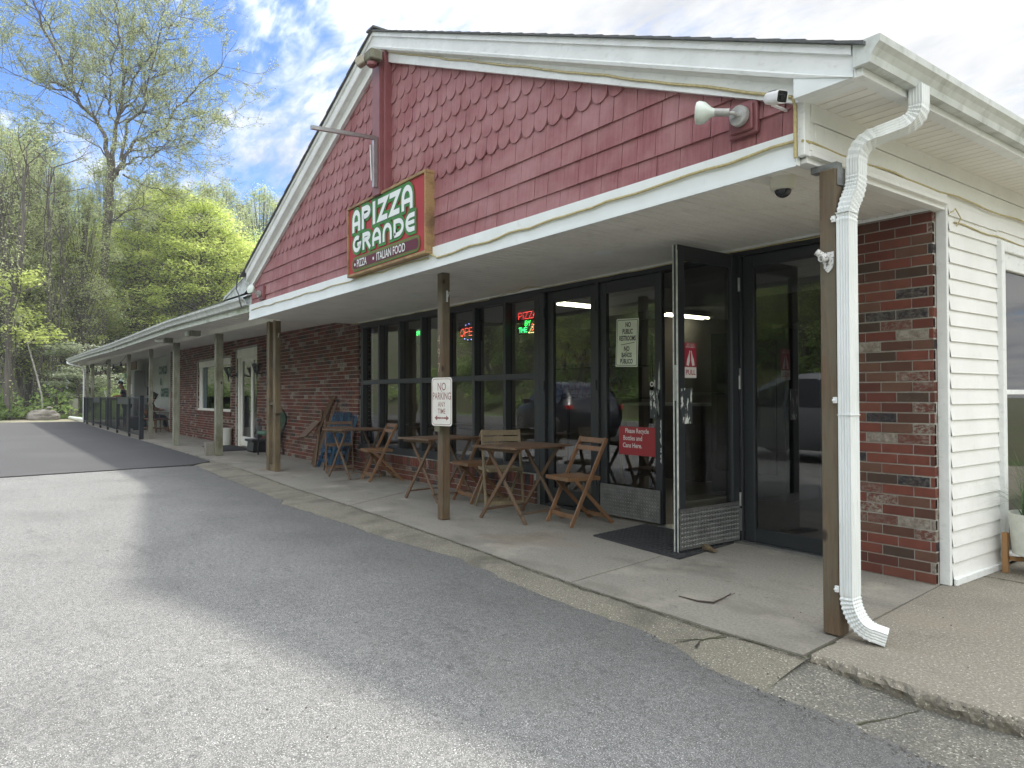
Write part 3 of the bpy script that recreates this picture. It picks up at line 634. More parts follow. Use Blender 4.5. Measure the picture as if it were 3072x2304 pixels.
def rectpipe(pts, wx, wy, rib=.003, ref=(0, 1, 0)):
    """corrugated rectangular downspout along pts"""
    mb = MB(); prof_ = []
    def edge(ax, ay, bx_, by):
        for i in range(9):
            t = i/9; k = rib if i % 2 else 0
            nx_, ny_ = (ay-by), (bx_-ax); l_ = math.hypot(nx_, ny_) or 1
            prof_.append((ax+(bx_-ax)*t+nx_/l_*k, ay+(by-ay)*t+ny_/l_*k))
    a, c_ = wx/2, wy/2
    edge(-a, -c_, a, -c_); edge(a, -c_, a, c_); edge(a, c_, -a, c_); edge(-a, c_, -a, -c_)
    pts = [Vector(p) for p in pts]; n = len(prof_); rings = []
    for i, p in enumerate(pts):
        d = (pts[min(i+1, len(pts)-1)]-pts[max(i-1, 0)]).normalized(); rf = Vector(ref); s_ = (rf-d*rf.dot(d)).normalized(); t_ = d.cross(s_); kc = 1
        if 0 < i < len(pts)-1 and (pts[i+1]-pts[i]).length < .045 and (pts[i]-pts[i-1]).length < .045: kc = 1.06 if i % 2 else .95
        t_ = t_*kc; s_ = s_*kc
        rings.append([p+t_*(-x)+s_*y for x, y in prof_])
    mb.add([v for rg_ in rings for v in rg_], [(i*n+k, i*n+(k+1) % n, (i+1)*n+(k+1) % n, (i+1)*n+k) for i in range(len(pts)-1) for k in range(n)])
    return mb
def bendpts(pts, rad, n=6, crimp=.0):
    """round the corners of a polyline"""
    pts = [Vector(p) for p in pts]; o = [pts[0]]
    for i in range(1, len(pts)-1):
        p = pts[i]; a = (pts[i-1]-p); c_ = (pts[i+1]-p); ra = min(rad, a.length*.48, c_.length*.48); a.normalize(); c_.normalize()
        s0, s1 = p+a*ra, p+c_*ra
        for k in range(n+1):
            t = k/n; o.append(s0*(1-t)**2+p*2*t*(1-t)+s1*t*t)
    o.append(pts[-1]); return o
ds = [(-1.62, 3.70, 2.715), (-1.62, 3.70, 2.55), (-1.845, 3.53, 2.46), (-1.845, 3.525, 2.24), (-1.858, 3.452, 2.12), (-1.858, 3.452, .165), (-1.80, 3.46, .065), (-1.705, 3.50, .040)]
b = rectpipe(bendpts(ds, .10, 11), .062, .086); 
b.box(-1.893, -1.823, 3.406, 3.498, 1.10, 1.104); b.box(-1.893, -1.823, 3.406, 3.498, 2.10, 2.104)
M_dsp = mat('downspout_paint', (.73, .76, .755), (.65, .68, .67), 8, sc=(1, 1, .3), rough=.4, dirt=(.22, .23, .17), dscale=34, dsc=(1, 1, .10), dlo=.58, dhi=.76, dfac=.45)
dsp = part(b, 'downspout', M_dsp, 'white ribbed downspout strapped to the corner post')
for z in (2.06, 1.16, .23):
    b = MB(); b.box(-1.91, -1.893, 3.40, 3.412, z, z+.03); b.lathe([(.006, 0), (.006, .006)], (-1.905, 3.398, z+.015), 8, axis=(0, -1, 0)); part(b, 'strap', M_white, parent=dsp)

# posts
def post(x0, x1, y0, y1, z1, material, label=None, z0=0.0):
    b = MB().box(x0, x1, y0, y1, z0, z1); return part(b, 'post', material, label, bevel=.006)
post(-1.985, -1.896, 3.42, 3.51, 2.335, M_post, 'brown corner post beside the downspout', .006)
b = MB(); b.box(-1.894, -1.890, 3.43, 3.50, 2.25, 2.34); b.box(-2.04, -1.90, 3.44, 3.49, 2.337, 2.37); part(b, 'post_plate', M_grey0)
post(-6.055, -5.965, 3.595, 3.685, 2.395, M_post, 'post carrying the house number and the parking sign', .004)
p3 = post(-11.83, -11.70, 3.79, 3.88, 2.42, M_postyel); post(-11.55, -11.43, 3.80, 3.89, 2.42, M_postyel, 'right half of the doubled pale post')
for bx_ in ((-11.70, -11.55, 3.80, 3.87, 1.06, 1.10), (-11.70, -11.55, 3.80, 3.87, 0, .10), (-11.43, -11.38, 3.80, 3.90, .93, 1.05)): part(MB().box(*bx_), 'post_block', M_postyel)
post(-15.38, -15.24, 3.87, 4.01, 2.49, M_postgrey, 'grey post beside the concrete block'); post(-19.24, -19.10, 3.86, 4.0, 2.53, M_postgrey)
post(-22.72, -22.62, 3.93, 4.03, 2.57, M_postgrey)
b = MB(); b.prism([(-.085, 0), (.085, 0), (.06, .16), (.06, .2), (-.06, .2), (-.06, .16)], (-22.67, 3.90, 0), (1, 0, 0), (0, 0, 1), (0, .16, 0)); part(b, 'post_base', M_concrete)
for x in (-26.6, -31.1, -35.9, -37.8): post(x-.055, x+.055, 3.95, 4.06, 2.62, M_postgrey)
for x, y in ((-6.0, 3.585), (-11.49, 3.79)):
    b = MB(); b.box(x+.047-.0, x+.053, y+.05, y+.065, 2.11, 2.22); b.tube([(x+.05, y+.055, 2.20), (x+.11, y+.05, 2.20), (x+.05, y+.055, 2.13)], .004, 6); part(b, 'post_bracket', M_white)

# left wing porch: eave, gutter, soffit, beam (the eave line sags a little)
EV = [(-11.16, 3.34, 2.49), (-16.8, 3.36, 2.60), (-25.8, 3.42, 2.635), (-33.5, 3.52, 2.75), (-41.3, 3.60, 2.83)]
b, bf, bs, bb = MB(), MB(), MB(), MB(); bt = MB()
for (p, q) in zip(EV[:-1], EV[1:]):
    P, Q = Vector(p), Vector(q)
    kgutter(b, P+Vector((0, 0, .10)), Q+Vector((0, 0, .10)), (0, -1, 0), .13, .12)
    bf.sweep([(0, 0), (.012, 0), (.012, .09), (.0, .11), (0, .24), (-.03, .24), (-.03, 0)], P, Q, (0, -1, 0))
    bt.sweep([(.06, .235), (.075, .235), (.06, .262), (-.25, .31), (-.25, .295), (.055, .25)], P, Q, (0, -1, 0))
    n = max(2, int((Q-P).length/.4))
    bs.sweep([(0, .0), (-.55, -.012), (-.55, .004), (0, .014)], P+Vector((0, 0, .012)), Q+Vector((0, 0, .012)), (0, -1, 0))
    for i in range(n): c_ = P.lerp(Q, i/n); bs.box(c_.x, c_.x+.012, c_.y+.01, c_.y+.50, c_.z-.004, c_.z+.006)
part(b, 'gutter', M_gutter, 'long weathered gutter of the left wing'); part(bf, 'fascia_board', M_oldfascia); part(bs, 'wing_soffit', M_soffit); part(bt, 'drip_edge', M_gutter)
b = MB()
BM = [(-11.2, 3.83, 2.40, 2.52), (-15.3, 3.90, 2.475, 2.61), (-19.2, 3.92, 2.525, 2.64), (-26.6, 3.97, 2.595, 2.70), (-31.2, 3.99, 2.64, 2.77), (-38.2, 4.03, 2.66, 2.84)]
for p, q in zip(BM[:-1], BM[1:]):
    vs = [(p[0], p[1]-.03, p[2]), (q[0], q[1]-.03, q[2]), (q[0], q[1]-.03, q[3]), (p[0], p[1]-.03, p[3]), (p[0], p[1]+.12, p[2]), (q[0], q[1]+.12, q[2]), (q[0], q[1]+.12, q[3]), (p[0], p[1]+.12, p[3])]
    b.add(vs, [(1, 0, 3, 2), (4, 5, 6, 7), (0, 1, 5, 4), (2, 3, 7, 6), (0, 4, 7, 3), (5, 1, 2, 6)])
part(b, 'porch_beam', M_soffit)
b = MB(); b.add([(-11.1, 3.95, 2.50), (-26.3, 4.05, 2.66), (-26.3, 5.3, 2.70), (-11.1, 5.1, 2.46)], [(0, 1, 2, 3)]); b.add([(-26.3, 4.05, 2.66), (-38.2, 4.1, 2.78), (-38.2, 6.0, 2.78), (-26.3, 6.0, 2.72)], [(0, 1, 2, 3)])
b.box(-38.3, -38.15, 3.7, 5.7, 2.66, 2.86)
part(b, 'porch_ceiling', M_soffit)
# low roof of the left wing
b = MB()
rl = [(-41.4, 3.50, 3.075), (-33.5, 3.44, 3.0), (-25.8, 3.34, 2.885), (-16.8, 3.28, 2.85), (-12.4, 3.26, 2.79)]
for p, q in zip(rl[:-1], rl[1:]):
    b.add([p, q, (q[0], 14, q[2]+.75), (p[0], 14, p[2]+.75), (p[0], p[1]+.02, p[2]-.03), (q[0], q[1]+.02, q[2]-.03)], [(0, 1, 2, 3), (4, 5, 1, 0)])
b.add([(-12.4, 3.26, 2.79), (-11.0, 3.26, 3.08), (-11.0, 14, 3.10), (-12.4, 14, 3.54)], [(0, 1, 2, 3)])
part(b, 'wing_roof', mat('old_roll_roof', (.22, .23, .20), (.14, .15, .10), 4, rough=.95, dirt=(.32, .33, .30), dscale=3), 'low mossy roof of the left wing')
# white flashing slope between gutter and gable rake
b = MB(); b.add([(-12.42, 3.27, 2.80), (-11.28, 3.27, 2.78), (-11.0, 3.27, 2.86), (-11.02, 3.27, 3.09), (-12.42, 3.27, 2.85)], [(0, 1, 2, 3, 4)])
b.add([(-12.42, 3.262, 2.80), (-12.42, 3.262, 2.815), (-11.0, 3.262, 3.03), (-11.0, 3.262, 3.045)], [(0, 2, 3, 1)])
b.add([(-12.42, 3.27, 2.80), (-12.42, 3.40, 2.80), (-11.02, 3.40, 3.09), (-11.02, 3.27, 3.09)], [(0, 1, 2, 3)])
part(b, 'flashing', mat('dirty_flashing', (.62, .65, .64), (.42, .45, .42), 5, rough=.5, dirt=(.25, .26, .2), dscale=6, dlo=.5, dhi=.7), 'dirty white flashing where wing roof meets gable')
# far downspout
b = MB(); b.tube(bendpts([(-41.0, 3.50, 2.95), (-41.0, 3.50, 2.83), (-39.8, 4.02, 2.62), (-39.6, 4.06, 2.45), (-39.6, 4.06, .02)], .2, 6), .045, 10)
part(b, 'downspout', M_white, 'thin white downspout at the far porch corner', smooth=True)

# recessed white porch wall beyond the brick
b = MB(); b.box(-38, -33.0, 5.62, 5.75, 0, 2.8); b.box(-31.55, -26.0, 5.62, 5.75, 0, 2.8); b.box(-33.0, -31.55, 5.62, 5.75, 2.38, 2.8); b.box(-26.12, -26.0, 5.22, 5.62, 0, 2.8)
part(b, 'porch_wall', mat('porch_white', (.42, .44, .40), (.36, .38, .34), 2, rough=.7))
b = MB(); b.box(-32.95, -31.6, 5.70, 5.74, 0, 2.35); part(b, 'porch_door', mat('navy_door', (.015, .018, .035), rough=.5), 'dark door in the white porch wall')
# body of the building behind (walls, ends)
b = MB(); b.box(-38, -11, 5.8, 14, 0, 2.6); b.box(-11, -2.12, 12.3, 12.4, 0, 2.7); b.box(-11.02, -10.9, 5.2, 12.3, 0, 2.6); b.box(-38, -11, 13.9, 14, 0, 3.0)
part(b, 'rear_wall', mat('inner_wall', (.12, .115, .10), rough=.9))

# ================================================================ SHOPFRONT
def pane(x0, x1, z0, z1, y, parent, material=None):
    b = MB(); b.add([(x0, y, z0), (x1, y, z0), (x1, y, z1), (x0, y, z1)], [(0, 1, 2, 3)]); return part(b, 'pane', material or M_glassdark, parent=parent)
b = MB(); mull = [-10.86, -10.20, -9.53, -8.87, -8.20, -7.54, -6.88, -6.22]
for i, x in enumerate(mull):
    w0 = .055 if 0 < i < 7 else .09
    xa = x-(w0/2 if 0 < i < 7 else (0 if i == 0 else w0)); b.box(xa, xa+w0, 5.0, 5.10, .34, 2.37)
b.box(-10.86, -6.22, 5.003, 5.098, 1.385, 1.455); b.box(-10.87, -6.21, 4.985, 5.11, .335, .43); b.box(-10.87, -6.21, 4.995, 5.11, 2.30, 2.39)
sf = part(b, 'window_frame', M_frame, 'dark grey gridded frame of the shop windows', bevel=.004)
b = MB(); b.box(-10.86, -6.22, 4.957, 4.984, .326, .334); part(b, 'sill_caulk', M_whitewood, parent=sf)
for i in range(7):
    for z0, z1 in ((.43, 1.385), (1.455, 2.30)): pane(mull[i]+.028, mull[i+1]-.028, z0, z1, 5.075, sf)
def door_leaf(x0, x1, z0, z1, y, stile=.075, bot=.25, top=.10, material=None, parent=None, name='door', label=None):
    b = MB(); m_ = material or M_frame
    b.box(x0, x0+stile, y, y+.045, z0, z1); b.box(x1-stile, x1, y, y+.045, z0, z1); b.box(x0+stile, x1-stile, y+.002, y+.043, z0, z0+bot); b.box(x0+stile, x1-stile, y+.002, y+.043, z1-top, z1)
    d = part(b, name, m_, label, parent=parent, bevel=.003)
    pane(x0+stile, x1-stile, z0+bot, z1-top, y+.022, d); return d
# header and jambs
b = MB(); b.box(-6.21, -2.72, 4.99, 5.12, 2.335, 2.40)
for x0, x1 in ((-6.21, -6.12), (-5.32, -5.27), (-3.64, -3.585), (-2.80, -2.72)): b.box(x0, x1, 4.995, 5.11, .0, 2.335)
b.box(-6.12, -5.32, 5.0, 5.10, 0, .03)
fr = part(b, 'door_frame', M_frame, bevel=.003)
b = MB(); b.box(-4.47, -2.73, 4.96, 5.12, .0, .018); part(b, 'threshold', M_alu, parent=fr)
d1 = door_leaf(-6.11, -5.325, .04, 2.33, 5.03, stile=.095, bot=.16, top=.11, label='fixed leaf beside the window grid')
d2 = door_leaf(-5.265, -4.455, .02, 2.33, 5.02, stile=.085, bot=.30, top=.11, label='closed leaf with the restroom sign')
d3 = door_leaf(-3.58, -2.80, .02, 2.33, 5.02, stile=.095, bot=.11, top=.09, label='fixed glass leaf right of the open door')
def diamond(mb, o, u, v, n, wd, ht, pitch=.034):
    """raised tread-plate lozenges"""
    o, u, v, n = map(Vector, (o, u, v, n)); nx_, ny_ = int(wd/pitch), int(ht/pitch)
    for i in range(nx_*2):
        for j in range(ny_*2):
            if (i+j) % 2: continue
            c_ = o+u*(.012+i*pitch/2)+v*(.012+j*pitch/2)
            if (i+.7)*pitch/2 > wd-.01 or (j+.7)*pitch/2 > ht-.01: continue
            a = R(45 if j % 2 else -45); d = (u*math.cos(a)+v*math.sin(a))*.0105; e_ = (u*-math.sin(a)+v*math.cos(a))*.0032
            vs = [c_-d, c_+e_, c_+d, c_-e_, c_+n*.0025-d*.35, c_+n*.0025+d*.35]
            mb.add(vs, [(0, 3, 5, 4), (3, 2, 5), (2, 1, 5), (1, 0, 4, 5)], .5)
M_plate = mat('tread_plate', (.30, .31, .30), (.20, .205, .20), 6, rough=.38, metal=.75, dirt=(.08, .08, .075), dscale=5, dlo=.5, dhi=.8, dfac=.5)
def kick(parent, o, u, n, wd, ht):
    b = MB(); o, u, n = map(Vector, (o, u, n)); b.prism([(0, 0), (wd, 0), (wd, ht), (0, ht)], o, u, (0, 0, 1), n*.003)
    diamond(b, o+n*.003, u, (0, 0, 1), n, wd, ht)
    for i in range(5):
        for zf in (.025, ht-.025): b.lathe([(.006, 0), (.004, .002)], o+u*(.03+(wd-.06)*i/4)+n*.003+Vector((0, 0, zf)), 8, axis=tuple(n))
    return part(b, 'kick_plate', M_plate, parent=parent)
kick(d2, (-5.25, 5.0, .03), (1, 0, 0), (0, -1, 0), .785, .30)
# peeled paint: push plates, edge strips
b = MB(); b.box(-4.575, -4.49, 4.99, 5.018, .99, 1.245); part(b, 'push_plate', M_peel, parent=d2)
b = MB(); rgp = random.Random(3)
pl = [(-4.505, 1.26), (-4.50, 1.34), (-4.492, 1.45), (-4.494, 1.40), (-4.486, 1.49), (-4.484, 1.52), (-4.480, 1.38), (-4.476, 1.28), (-4.480, 1.25)]
b.add([(x, 5.0185, z) for x, z in pl], [tuple(range(len(pl)))[::-1]]);
for (zc, h) in ((.93, .10), (.82, .16), (.70, .05), (.62, .09)):
    q = [(-4.462+rgp.uniform(-.004, 0), zc+h/2)]+[(-4.462-rgp.uniform(.004, .022), zc+h/2-h*i/6) for i in range(1, 6)]+[(-4.462, zc-h/2)]
    b.add([(x, 5.0185, z) for x, z in q], [tuple(range(len(q)))])
part(b, 'peeled_paint', M_whitewood, parent=d2)
for d_, xs_ in ((d1, (-6.125,)), (d1, (-5.30,)), (d3, (-3.60,))):
    for x in xs_:
        for z in (.30, 1.25, 2.05): b = MB(); b.lathe([(.011, 0), (.011, .11)], (x, 4.99, z), 10); part(b, 'hinge', M_dark if d_ is not d3 else M_alu, parent=d_, smooth=True)
# open leaf, swung out towards the lot, free edge peeled white
b = MB(); xh = -3.625; y0, y1 = 4.235, 4.985
b.box(xh-.022, xh+.022, y0, y0+.085, .02, 2.345); b.box(xh-.022, xh+.022, y1-.085, y1, .02, 2.345); b.box(xh-.020, xh+.020, y0+.085, y1-.085, .02, .33); b.box(xh-.020, xh+.020, y0+.085, y1-.085, 2.235, 2.345)
od = part(b, 'door', M_frame, 'glass door leaf swung open towards the lot', bevel=.003)
b = MB(); b.add([(xh, y0+.085, .33), (xh, y1-.085, .33), (xh, y1-.085, 2.235), (xh, y0+.085, 2.235)], [(0, 1, 2, 3)]); part(b, 'pane', M_glassdark, parent=od)
kick(od, (xh+.022, y0+.012, .03), (0, 1, 0), (1, 0, 0), .735, .31)
b = MB(); b.box(xh-.021, xh-.010, y0-.002, y0, .02, 2.345); b.box(xh+.012, xh+.0225, y0-.002, y0, .02, 2.345); b.box(xh+.0222, xh+.0235, y0, y0+.006, .35, 2.3); part(b, 'peeled_edge', M_whitewood, parent=od)
b = MB(); b.box(xh+.0222, xh+.032, y0+.035, y0+.155, .985, 1.255); part(b, 'push_plate', M_peel, parent=od)
b = MB(); b.box(xh-.009, xh+.011, y0-.004, y0, 1.16, 1.43); b.lathe([(.004, 0), (.004, .001)], (xh, y0-.004, 1.18), 8, axis=(0, -1, 0)); part(b, 'latch', M_alu, parent=od)
b = MB(); b.box(-3.60, -3.588, 4.985, 4.995, .1, .28); part(b, 'hinge', M_alu, parent=od); b = MB(); b.box(-3.60, -3.588, 4.985, 4.995, 1.25, 1.42); part(b, 'hinge', M_alu, parent=od)

# inside of the shop
M_room = mat('shop_wall', (.20, .19, .165), (.16, .15, .13), 2, rough=.9); M_ceil = mat('shop_ceiling', (.42, .42, .40), rough=.9); M_tile = mat('shop_floor', (.10, .085, .07), (.06, .05, .045), 3, rough=.4)
b = MB(); b.add([(-10.9, 5.12, .004), (-2.12, 5.12, .004), (-2.12, 12.3, .004), (-10.9, 12.3, .004)], [(0, 1, 2, 3)]); part(b, 'floor', M_tile)
b = MB(); b.box(-10.9, -2.12, 5.12, 12.3, 2.56, 2.6); b.box(-7.2, -2.12, 7.0, 7.15, 2.30, 2.56); part(b, 'ceiling', M_ceil)
b = MB(); b.box(-10.895, -2.12, 12.2, 12.29, .01, 2.55); b.box(-2.3, -2.13, 7.7, 12.2, .01, 2.55); b.box(-10.895, -10.8, 5.2, 12.2, .01, 2.55); b.box(-8.9, -8.0, 9.5, 12.1, .01, 2.55); part(b, 'inner_wall', M_room)
M_tube = emis('fluorescent_tube', (1, .93, .72), 9); M_fix = mat('light_fixture', (.6, .57, .48), rough=.5)
for x, y, l_ in ((-7.65, 6.5, 1.0), (-7.70, 8.7, 1.1)):
    b = MB(); b.box(x-.14, x+.14, y, y+l_, 2.50, 2.56); lf = part(b, 'ceiling_light', M_fix)
    b = MB(); b.tube([(x-.06, y+.03, 2.485), (x-.06, y+l_-.03, 2.485)], .014, 8); b.tube([(x+.06, y+.03, 2.485), (x+.06, y+l_-.03, 2.485)], .014, 8); part(b, 'lamp_tube', M_tube, parent=lf)

# window on the siding side
b = MB()
b.box(-1.995, -1.955, 5.685, 5.735, .03, 2.27); b.box(-1.995, -1.955, 5.735, 7.6, 2.20, 2.27); b.box(-1.995, -1.955, 7.53, 7.58, .03, 2.2)
b.box(-2.02, -1.975, 5.735, 5.80, .03, 2.2); b.box(-2.02, -1.975, 5.80, 7.53, 2.08, 2.2); b.box(-2.02, -1.975, 5.80, 7.53, .03, .09); b.box(-2.01, -1.98, 5.80, 7.53, 1.20, 1.235)
wf = part(b, 'side_window', M_white, 'tall white-framed window in the siding wall', bevel=.004)
b = MB(); b.add([(-2.0, 5.80, .09), (-2.0, 7.53, .09), (-2.0, 7.53, 2.08), (-2.0, 5.80, 2.08)], [(0, 1, 2, 3)]); part(b, 'pane', M_glass, parent=wf)

# white window and door of the left shop
yW = fy(-20.4)+.09
b = MB(); b.box(-22.12, -21.78, yW-.03, yW+.05, .86, 2.02); b.box(-18.80, -18.64, yW-.03, yW+.05, .86, 2.02); b.box(-22.12, -18.64, yW-.05, yW+.05, 2.02, 2.19); b.box(-22.12, -18.64, yW-.07, yW+.05, .805, .87)
lw = part(b, 'front_window', M_soffit, 'wide window with a pale frame in the brick wall', bevel=.004)
b = MB(); b.box(-21.78, -21.40, yW+.0, yW+.04, .87, 2.02); part(b, 'blind', mat('window_blind', (.06, .09, .09), rough=.6), parent=lw)
pane(-21.78, -18.80, .87, 2.02, yW+.01, lw)
yD = fy(-17.2)+.09
b = MB(); b.box(-18.02, -17.90, yD-.06, yD+.05, 0, 2.3); b.box(-16.5, -16.4, yD-.03, yD+.05, 0, 2.3); b.box(-18.02, -16.4, yD-.08, yD+.05, 2.12, 2.33); fr2 = part(b, 'door_frame', M_soffit, bevel=.003)
ld = door_leaf(-17.90, -17.02, .02, 2.12, yD-.02, stile=.10, bot=.22, top=.08, material=M_soffit, label='pale glass door of the left shop')
b = MB(); b.tube([(-17.08, yD-.03, .85), (-17.08, yD-.09, .85), (-17.08, yD-.09, 1.18), (-17.08, yD-.03, 1.18)], .014, 8); part(b, 'handle', M_dark, parent=ld)
ls = door_leaf(-17.02, -16.5, .02, 2.12, yD-.02, stile=.05, bot=.22, top=.08, material=M_soffit, label='narrow glass side light beside the left door', name='side_light')
b = MB(); b.box(-22.1, -16.4, 5.70, 5.78, .1, 2.4); part(b, 'inner_wall', M_room)

# ================================================================ SIGNS
M_gold = wood('gilt_frame', (.40, .27, .12), (.26, .16, .07), (.15, .09, .045), axis='x', sc=1.5)
M_srd = mat('sign_red', (.38, .035, .04), (.33, .03, .035), 4, rough=.7); M_sgr = mat('sign_green', (.045, .22, .045), (.04, .18, .04), 5, rough=.7)
M_swh = mat('sign_white', (.72, .76, .74), rough=.4); M_spl = mat('sign_plum', (.105, .014, .032), rough=.7); M_sdk = mat('sign_outline', (.02, .06, .02), rough=.4)
S = thing('shop_sign', 'red sign with green-edged white lettering, fixed low on the middle of the red gable', 'sign', (-6.58, 3.30, 2.89))
sx0, sx1, szb, szt, sy = -7.50, -5.66, 2.50, 3.295, 3.19
b = MB(); b.box(sx0+.02, sx1-.02, sy+.006, 3.30, szb+.02, szt-.02); part(b, 'panel', M_srd, parent=S)
b = MB(); 
for (x0, x1, z0, z1) in ((sx0, sx1, szb, szb+.03), (sx0, sx1, szt-.03, szt), (sx0, sx0+.022, szb+.03, szt-.03), (sx1-.022, sx1, szb+.03, szt-.03)): b.box(x0, x1, sy-.012, 3.302, z0, z1)
part(b, 'frame', M_gold, parent=S, bevel=.004)
def P2(x, z, lay): return (x, sy-.0005-.0012*lay, z)
class Strokes:
    """letters drawn as thick lines with an outline"""
    def __init__(s): s.k = 0; s.layers = {'out': MB(), 'edge': MB(), 'face': MB()}
    def line(s, pts, wd, closed=False):
        pts = [Vector((p[0], p[1])) for p in pts]; s.k += 1
        for nm, w_, base, ext in (('out', wd+.062, 1, .031), ('edge', wd+.010, 2.2, .005), ('face', wd, 3.4, 0)):
            L_, R_ = [], []; n = len(pts); q = list(pts)
            if not closed:
                d0 = (q[0]-q[1]).normalized(); q[0] = q[0]+d0*ext; d1 = (q[-1]-q[-2]).normalized(); q[-1] = q[-1]+d1*ext
            for i in range(n):
                if closed: a, c_ = q[(i-1) % n], q[(i+1) % n]
                else: a, c_ = q[max(0, i-1)], q[min(n-1, i+1)]
                if not closed and i in (0, n-1): d = (c_-a).normalized(); nn = Vector((-d.y, d.x)); k = 1
                else:
                    da, db = (q[i]-a).normalized(), (c_-q[i]).normalized(); t = (da+db)
                    if t.length < .2: t = Vector((-da.y, da.x))
                    t.normalize(); nn = Vector((-t.y, t.x)); k = min(2.4, 1/max(.3, abs(nn.dot(Vector((-da.y, da.x))))))
                L_.append(q[i]+nn*w_/2*k); R_.append(q[i]-nn*w_/2*k)
            lay = base+(s.k % 12)*.09; mb = s.layers[nm]; o_ = len(mb.v)
            vs = [P2(p.x, p.y, lay) for p in L_]+[P2(p.x, p.y, lay) for p in R_]
            m_ = n if closed else n-1
            mb.add(vs, [(i, (i+1) % n, n+(i+1) % n, n+i) for i in range(m_)], .5)
def arc(cx_, cz_, rx, rz, a0, a1, n=10): return [(cx_+rx*math.cos(R(a0+(a1-a0)*i/n)), cz_+rz*math.sin(R(a0+(a1-a0)*i/n))) for i in range(n+1)]
st = Strokes()
def letter(ch, x, z, w_, h, s_):
    l, r, bt, tp = x+s_/2, x+w_-s_/2, z, z+h; cm = (l+r)/2
    if ch == 'A': st.line([(l, bt), (l, tp-w_*.55)]+arc(cm, tp-w_*.55, (r-l)/2, w_*.55-s_/2, 180, 0, 10)[1:]+[(r, bt)], s_); st.line([(l, bt+h*.36), (r, bt+h*.36)], s_*.8)
    if ch == 'N': st.line([(l, bt), (l, tp-w_*.5)]+arc(cm, tp-w_*.5, (r-l)/2, w_*.5-s_/2, 180, 0, 10)[1:]+[(r, bt)], s_)
    if ch == 'P': st.line([(l, bt), (l, tp-s_/2), (cm, tp-s_/2)]+arc(cm, tp-h*.29, (r-cm), h*.29-s_/2, 90, -90, 8)[1:]+[(l+s_*.3, tp-h*.58+s_/2)], s_)
    if ch == 'I': st.line([(x+w_/2, bt), (x+w_/2, tp)], s_*1.1)
    if ch == 'Z': st.line([(l-s_*.4, tp-s_/2), (r+s_*.1, tp-s_/2), (l+s_*.1, bt+s_/2), (r+s_*.4, bt+s_/2)], s_)
    if ch == 'G': st.line(arc(cm, z+h/2, (r-l)/2, h/2-s_/2, 55, 345, 14)+[(r, z+h*.46), (cm+s_*.2, z+h*.46)], s_)
    if ch == 'R':
        st.line([(l, bt), (l, tp-s_/2), (cm, tp-s_/2)]+arc(cm, tp-h*.28, (r-cm)*.9, h*.28-s_/2, 90, -90, 8)[1:]+[(l+s_*.3, tp-h*.56+s_/2)], s_); st.line([(cm, tp-h*.5), (r+s_*.2, bt)], s_)
    if ch == 'D': st.line([(l, bt+s_/2), (l, tp-s_/2), (cm-.02, tp-s_/2)]+arc(cm-.02, z+h/2, r-cm+.02, h/2-s_/2, 90, -90, 10)[1:]+[(l-s_*.3, bt+s_/2)], s_)
    if ch == 'E': st.line([(r+s_*.3, tp-s_/2), (cm, tp-s_/2)]+arc(cm, z+h/2, cm-l, h/2-s_/2, 90, 270, 8)[1:]+[(r+s_*.3, bt+s_/2)], s_); st.line([(l+s_*.2, z+h/2), (r+s_*.2, z+h/2)], s_*.85)
x = -7.37
for ch, w_ in zip('APIZZA', (.215, .225, .10, .235, .235, .235)): letter(ch, x, 2.985, w_, .245, .058); x += w_+.040
x = -7.35
for ch, w_ in zip('GRANDE', (.22, .21, .215, .215, .225, .20)): letter(ch, x, 2.755, w_, .185, .047); x += w_+.038
part(st.layers['out'], 'letter_outline', M_sgr, parent=S); part(st.layers['edge'], 'letter_edge', M_sdk, parent=S); part(st.layers['face'], 'lettering', M_swh, parent=S)
def rrect(x0, x1, z0, z1, r, n=6):
    o = []
    for cx_, cz_, a0 in ((x1-r, z1-r, 0), (x0+r, z1-r, 90), (x0+r, z0+r, 180), (x1-r, z0+r, 270)): o += [(cx_+r*math.cos(R(a0+90*i/n)), cz_+r*math.sin(R(a0+90*i/n))) for i in range(n+1)]
    return o
for (g_, mt, lay) in ((.0, M_sgr, 1), (.014, M_srd, 2), (.020, M_sgr, 3), (.028, M_spl, 4)):
    b = MB(); q = rrect(-7.38+g_, -5.78-g_, 2.545+g_, 2.705-g_, .075-g_); b.add([P2(a, c_, lay) for a, c_ in q], [tuple(range(len(q)))[::-1]]); part(b, 'banner', mt, parent=S)
b = MB(); empty_mesh_text(b, 'PIZZA', (-7.235, sy-.008, 2.623), (1, 0, 0), (0, 0, 1), .118, .80, align='LEFT', bold=.012); empty_mesh_text(b, 'ITALIAN FOOD', (-6.735, sy-.008, 2.623), (1, 0, 0), (0, 0, 1), .118, .82, align='LEFT', bold=.012)
for cx_ in (-7.29, -6.81): b.lathe([(.017, 0), (.017, .001)], (cx_, sy-.008, 2.623), 14, axis=(0, -1, 0))
part(b, 'lettering', M_swh, parent=S)
S.scale = (.927, 1, .96); S.location = (-6.493, 3.345, 2.861)

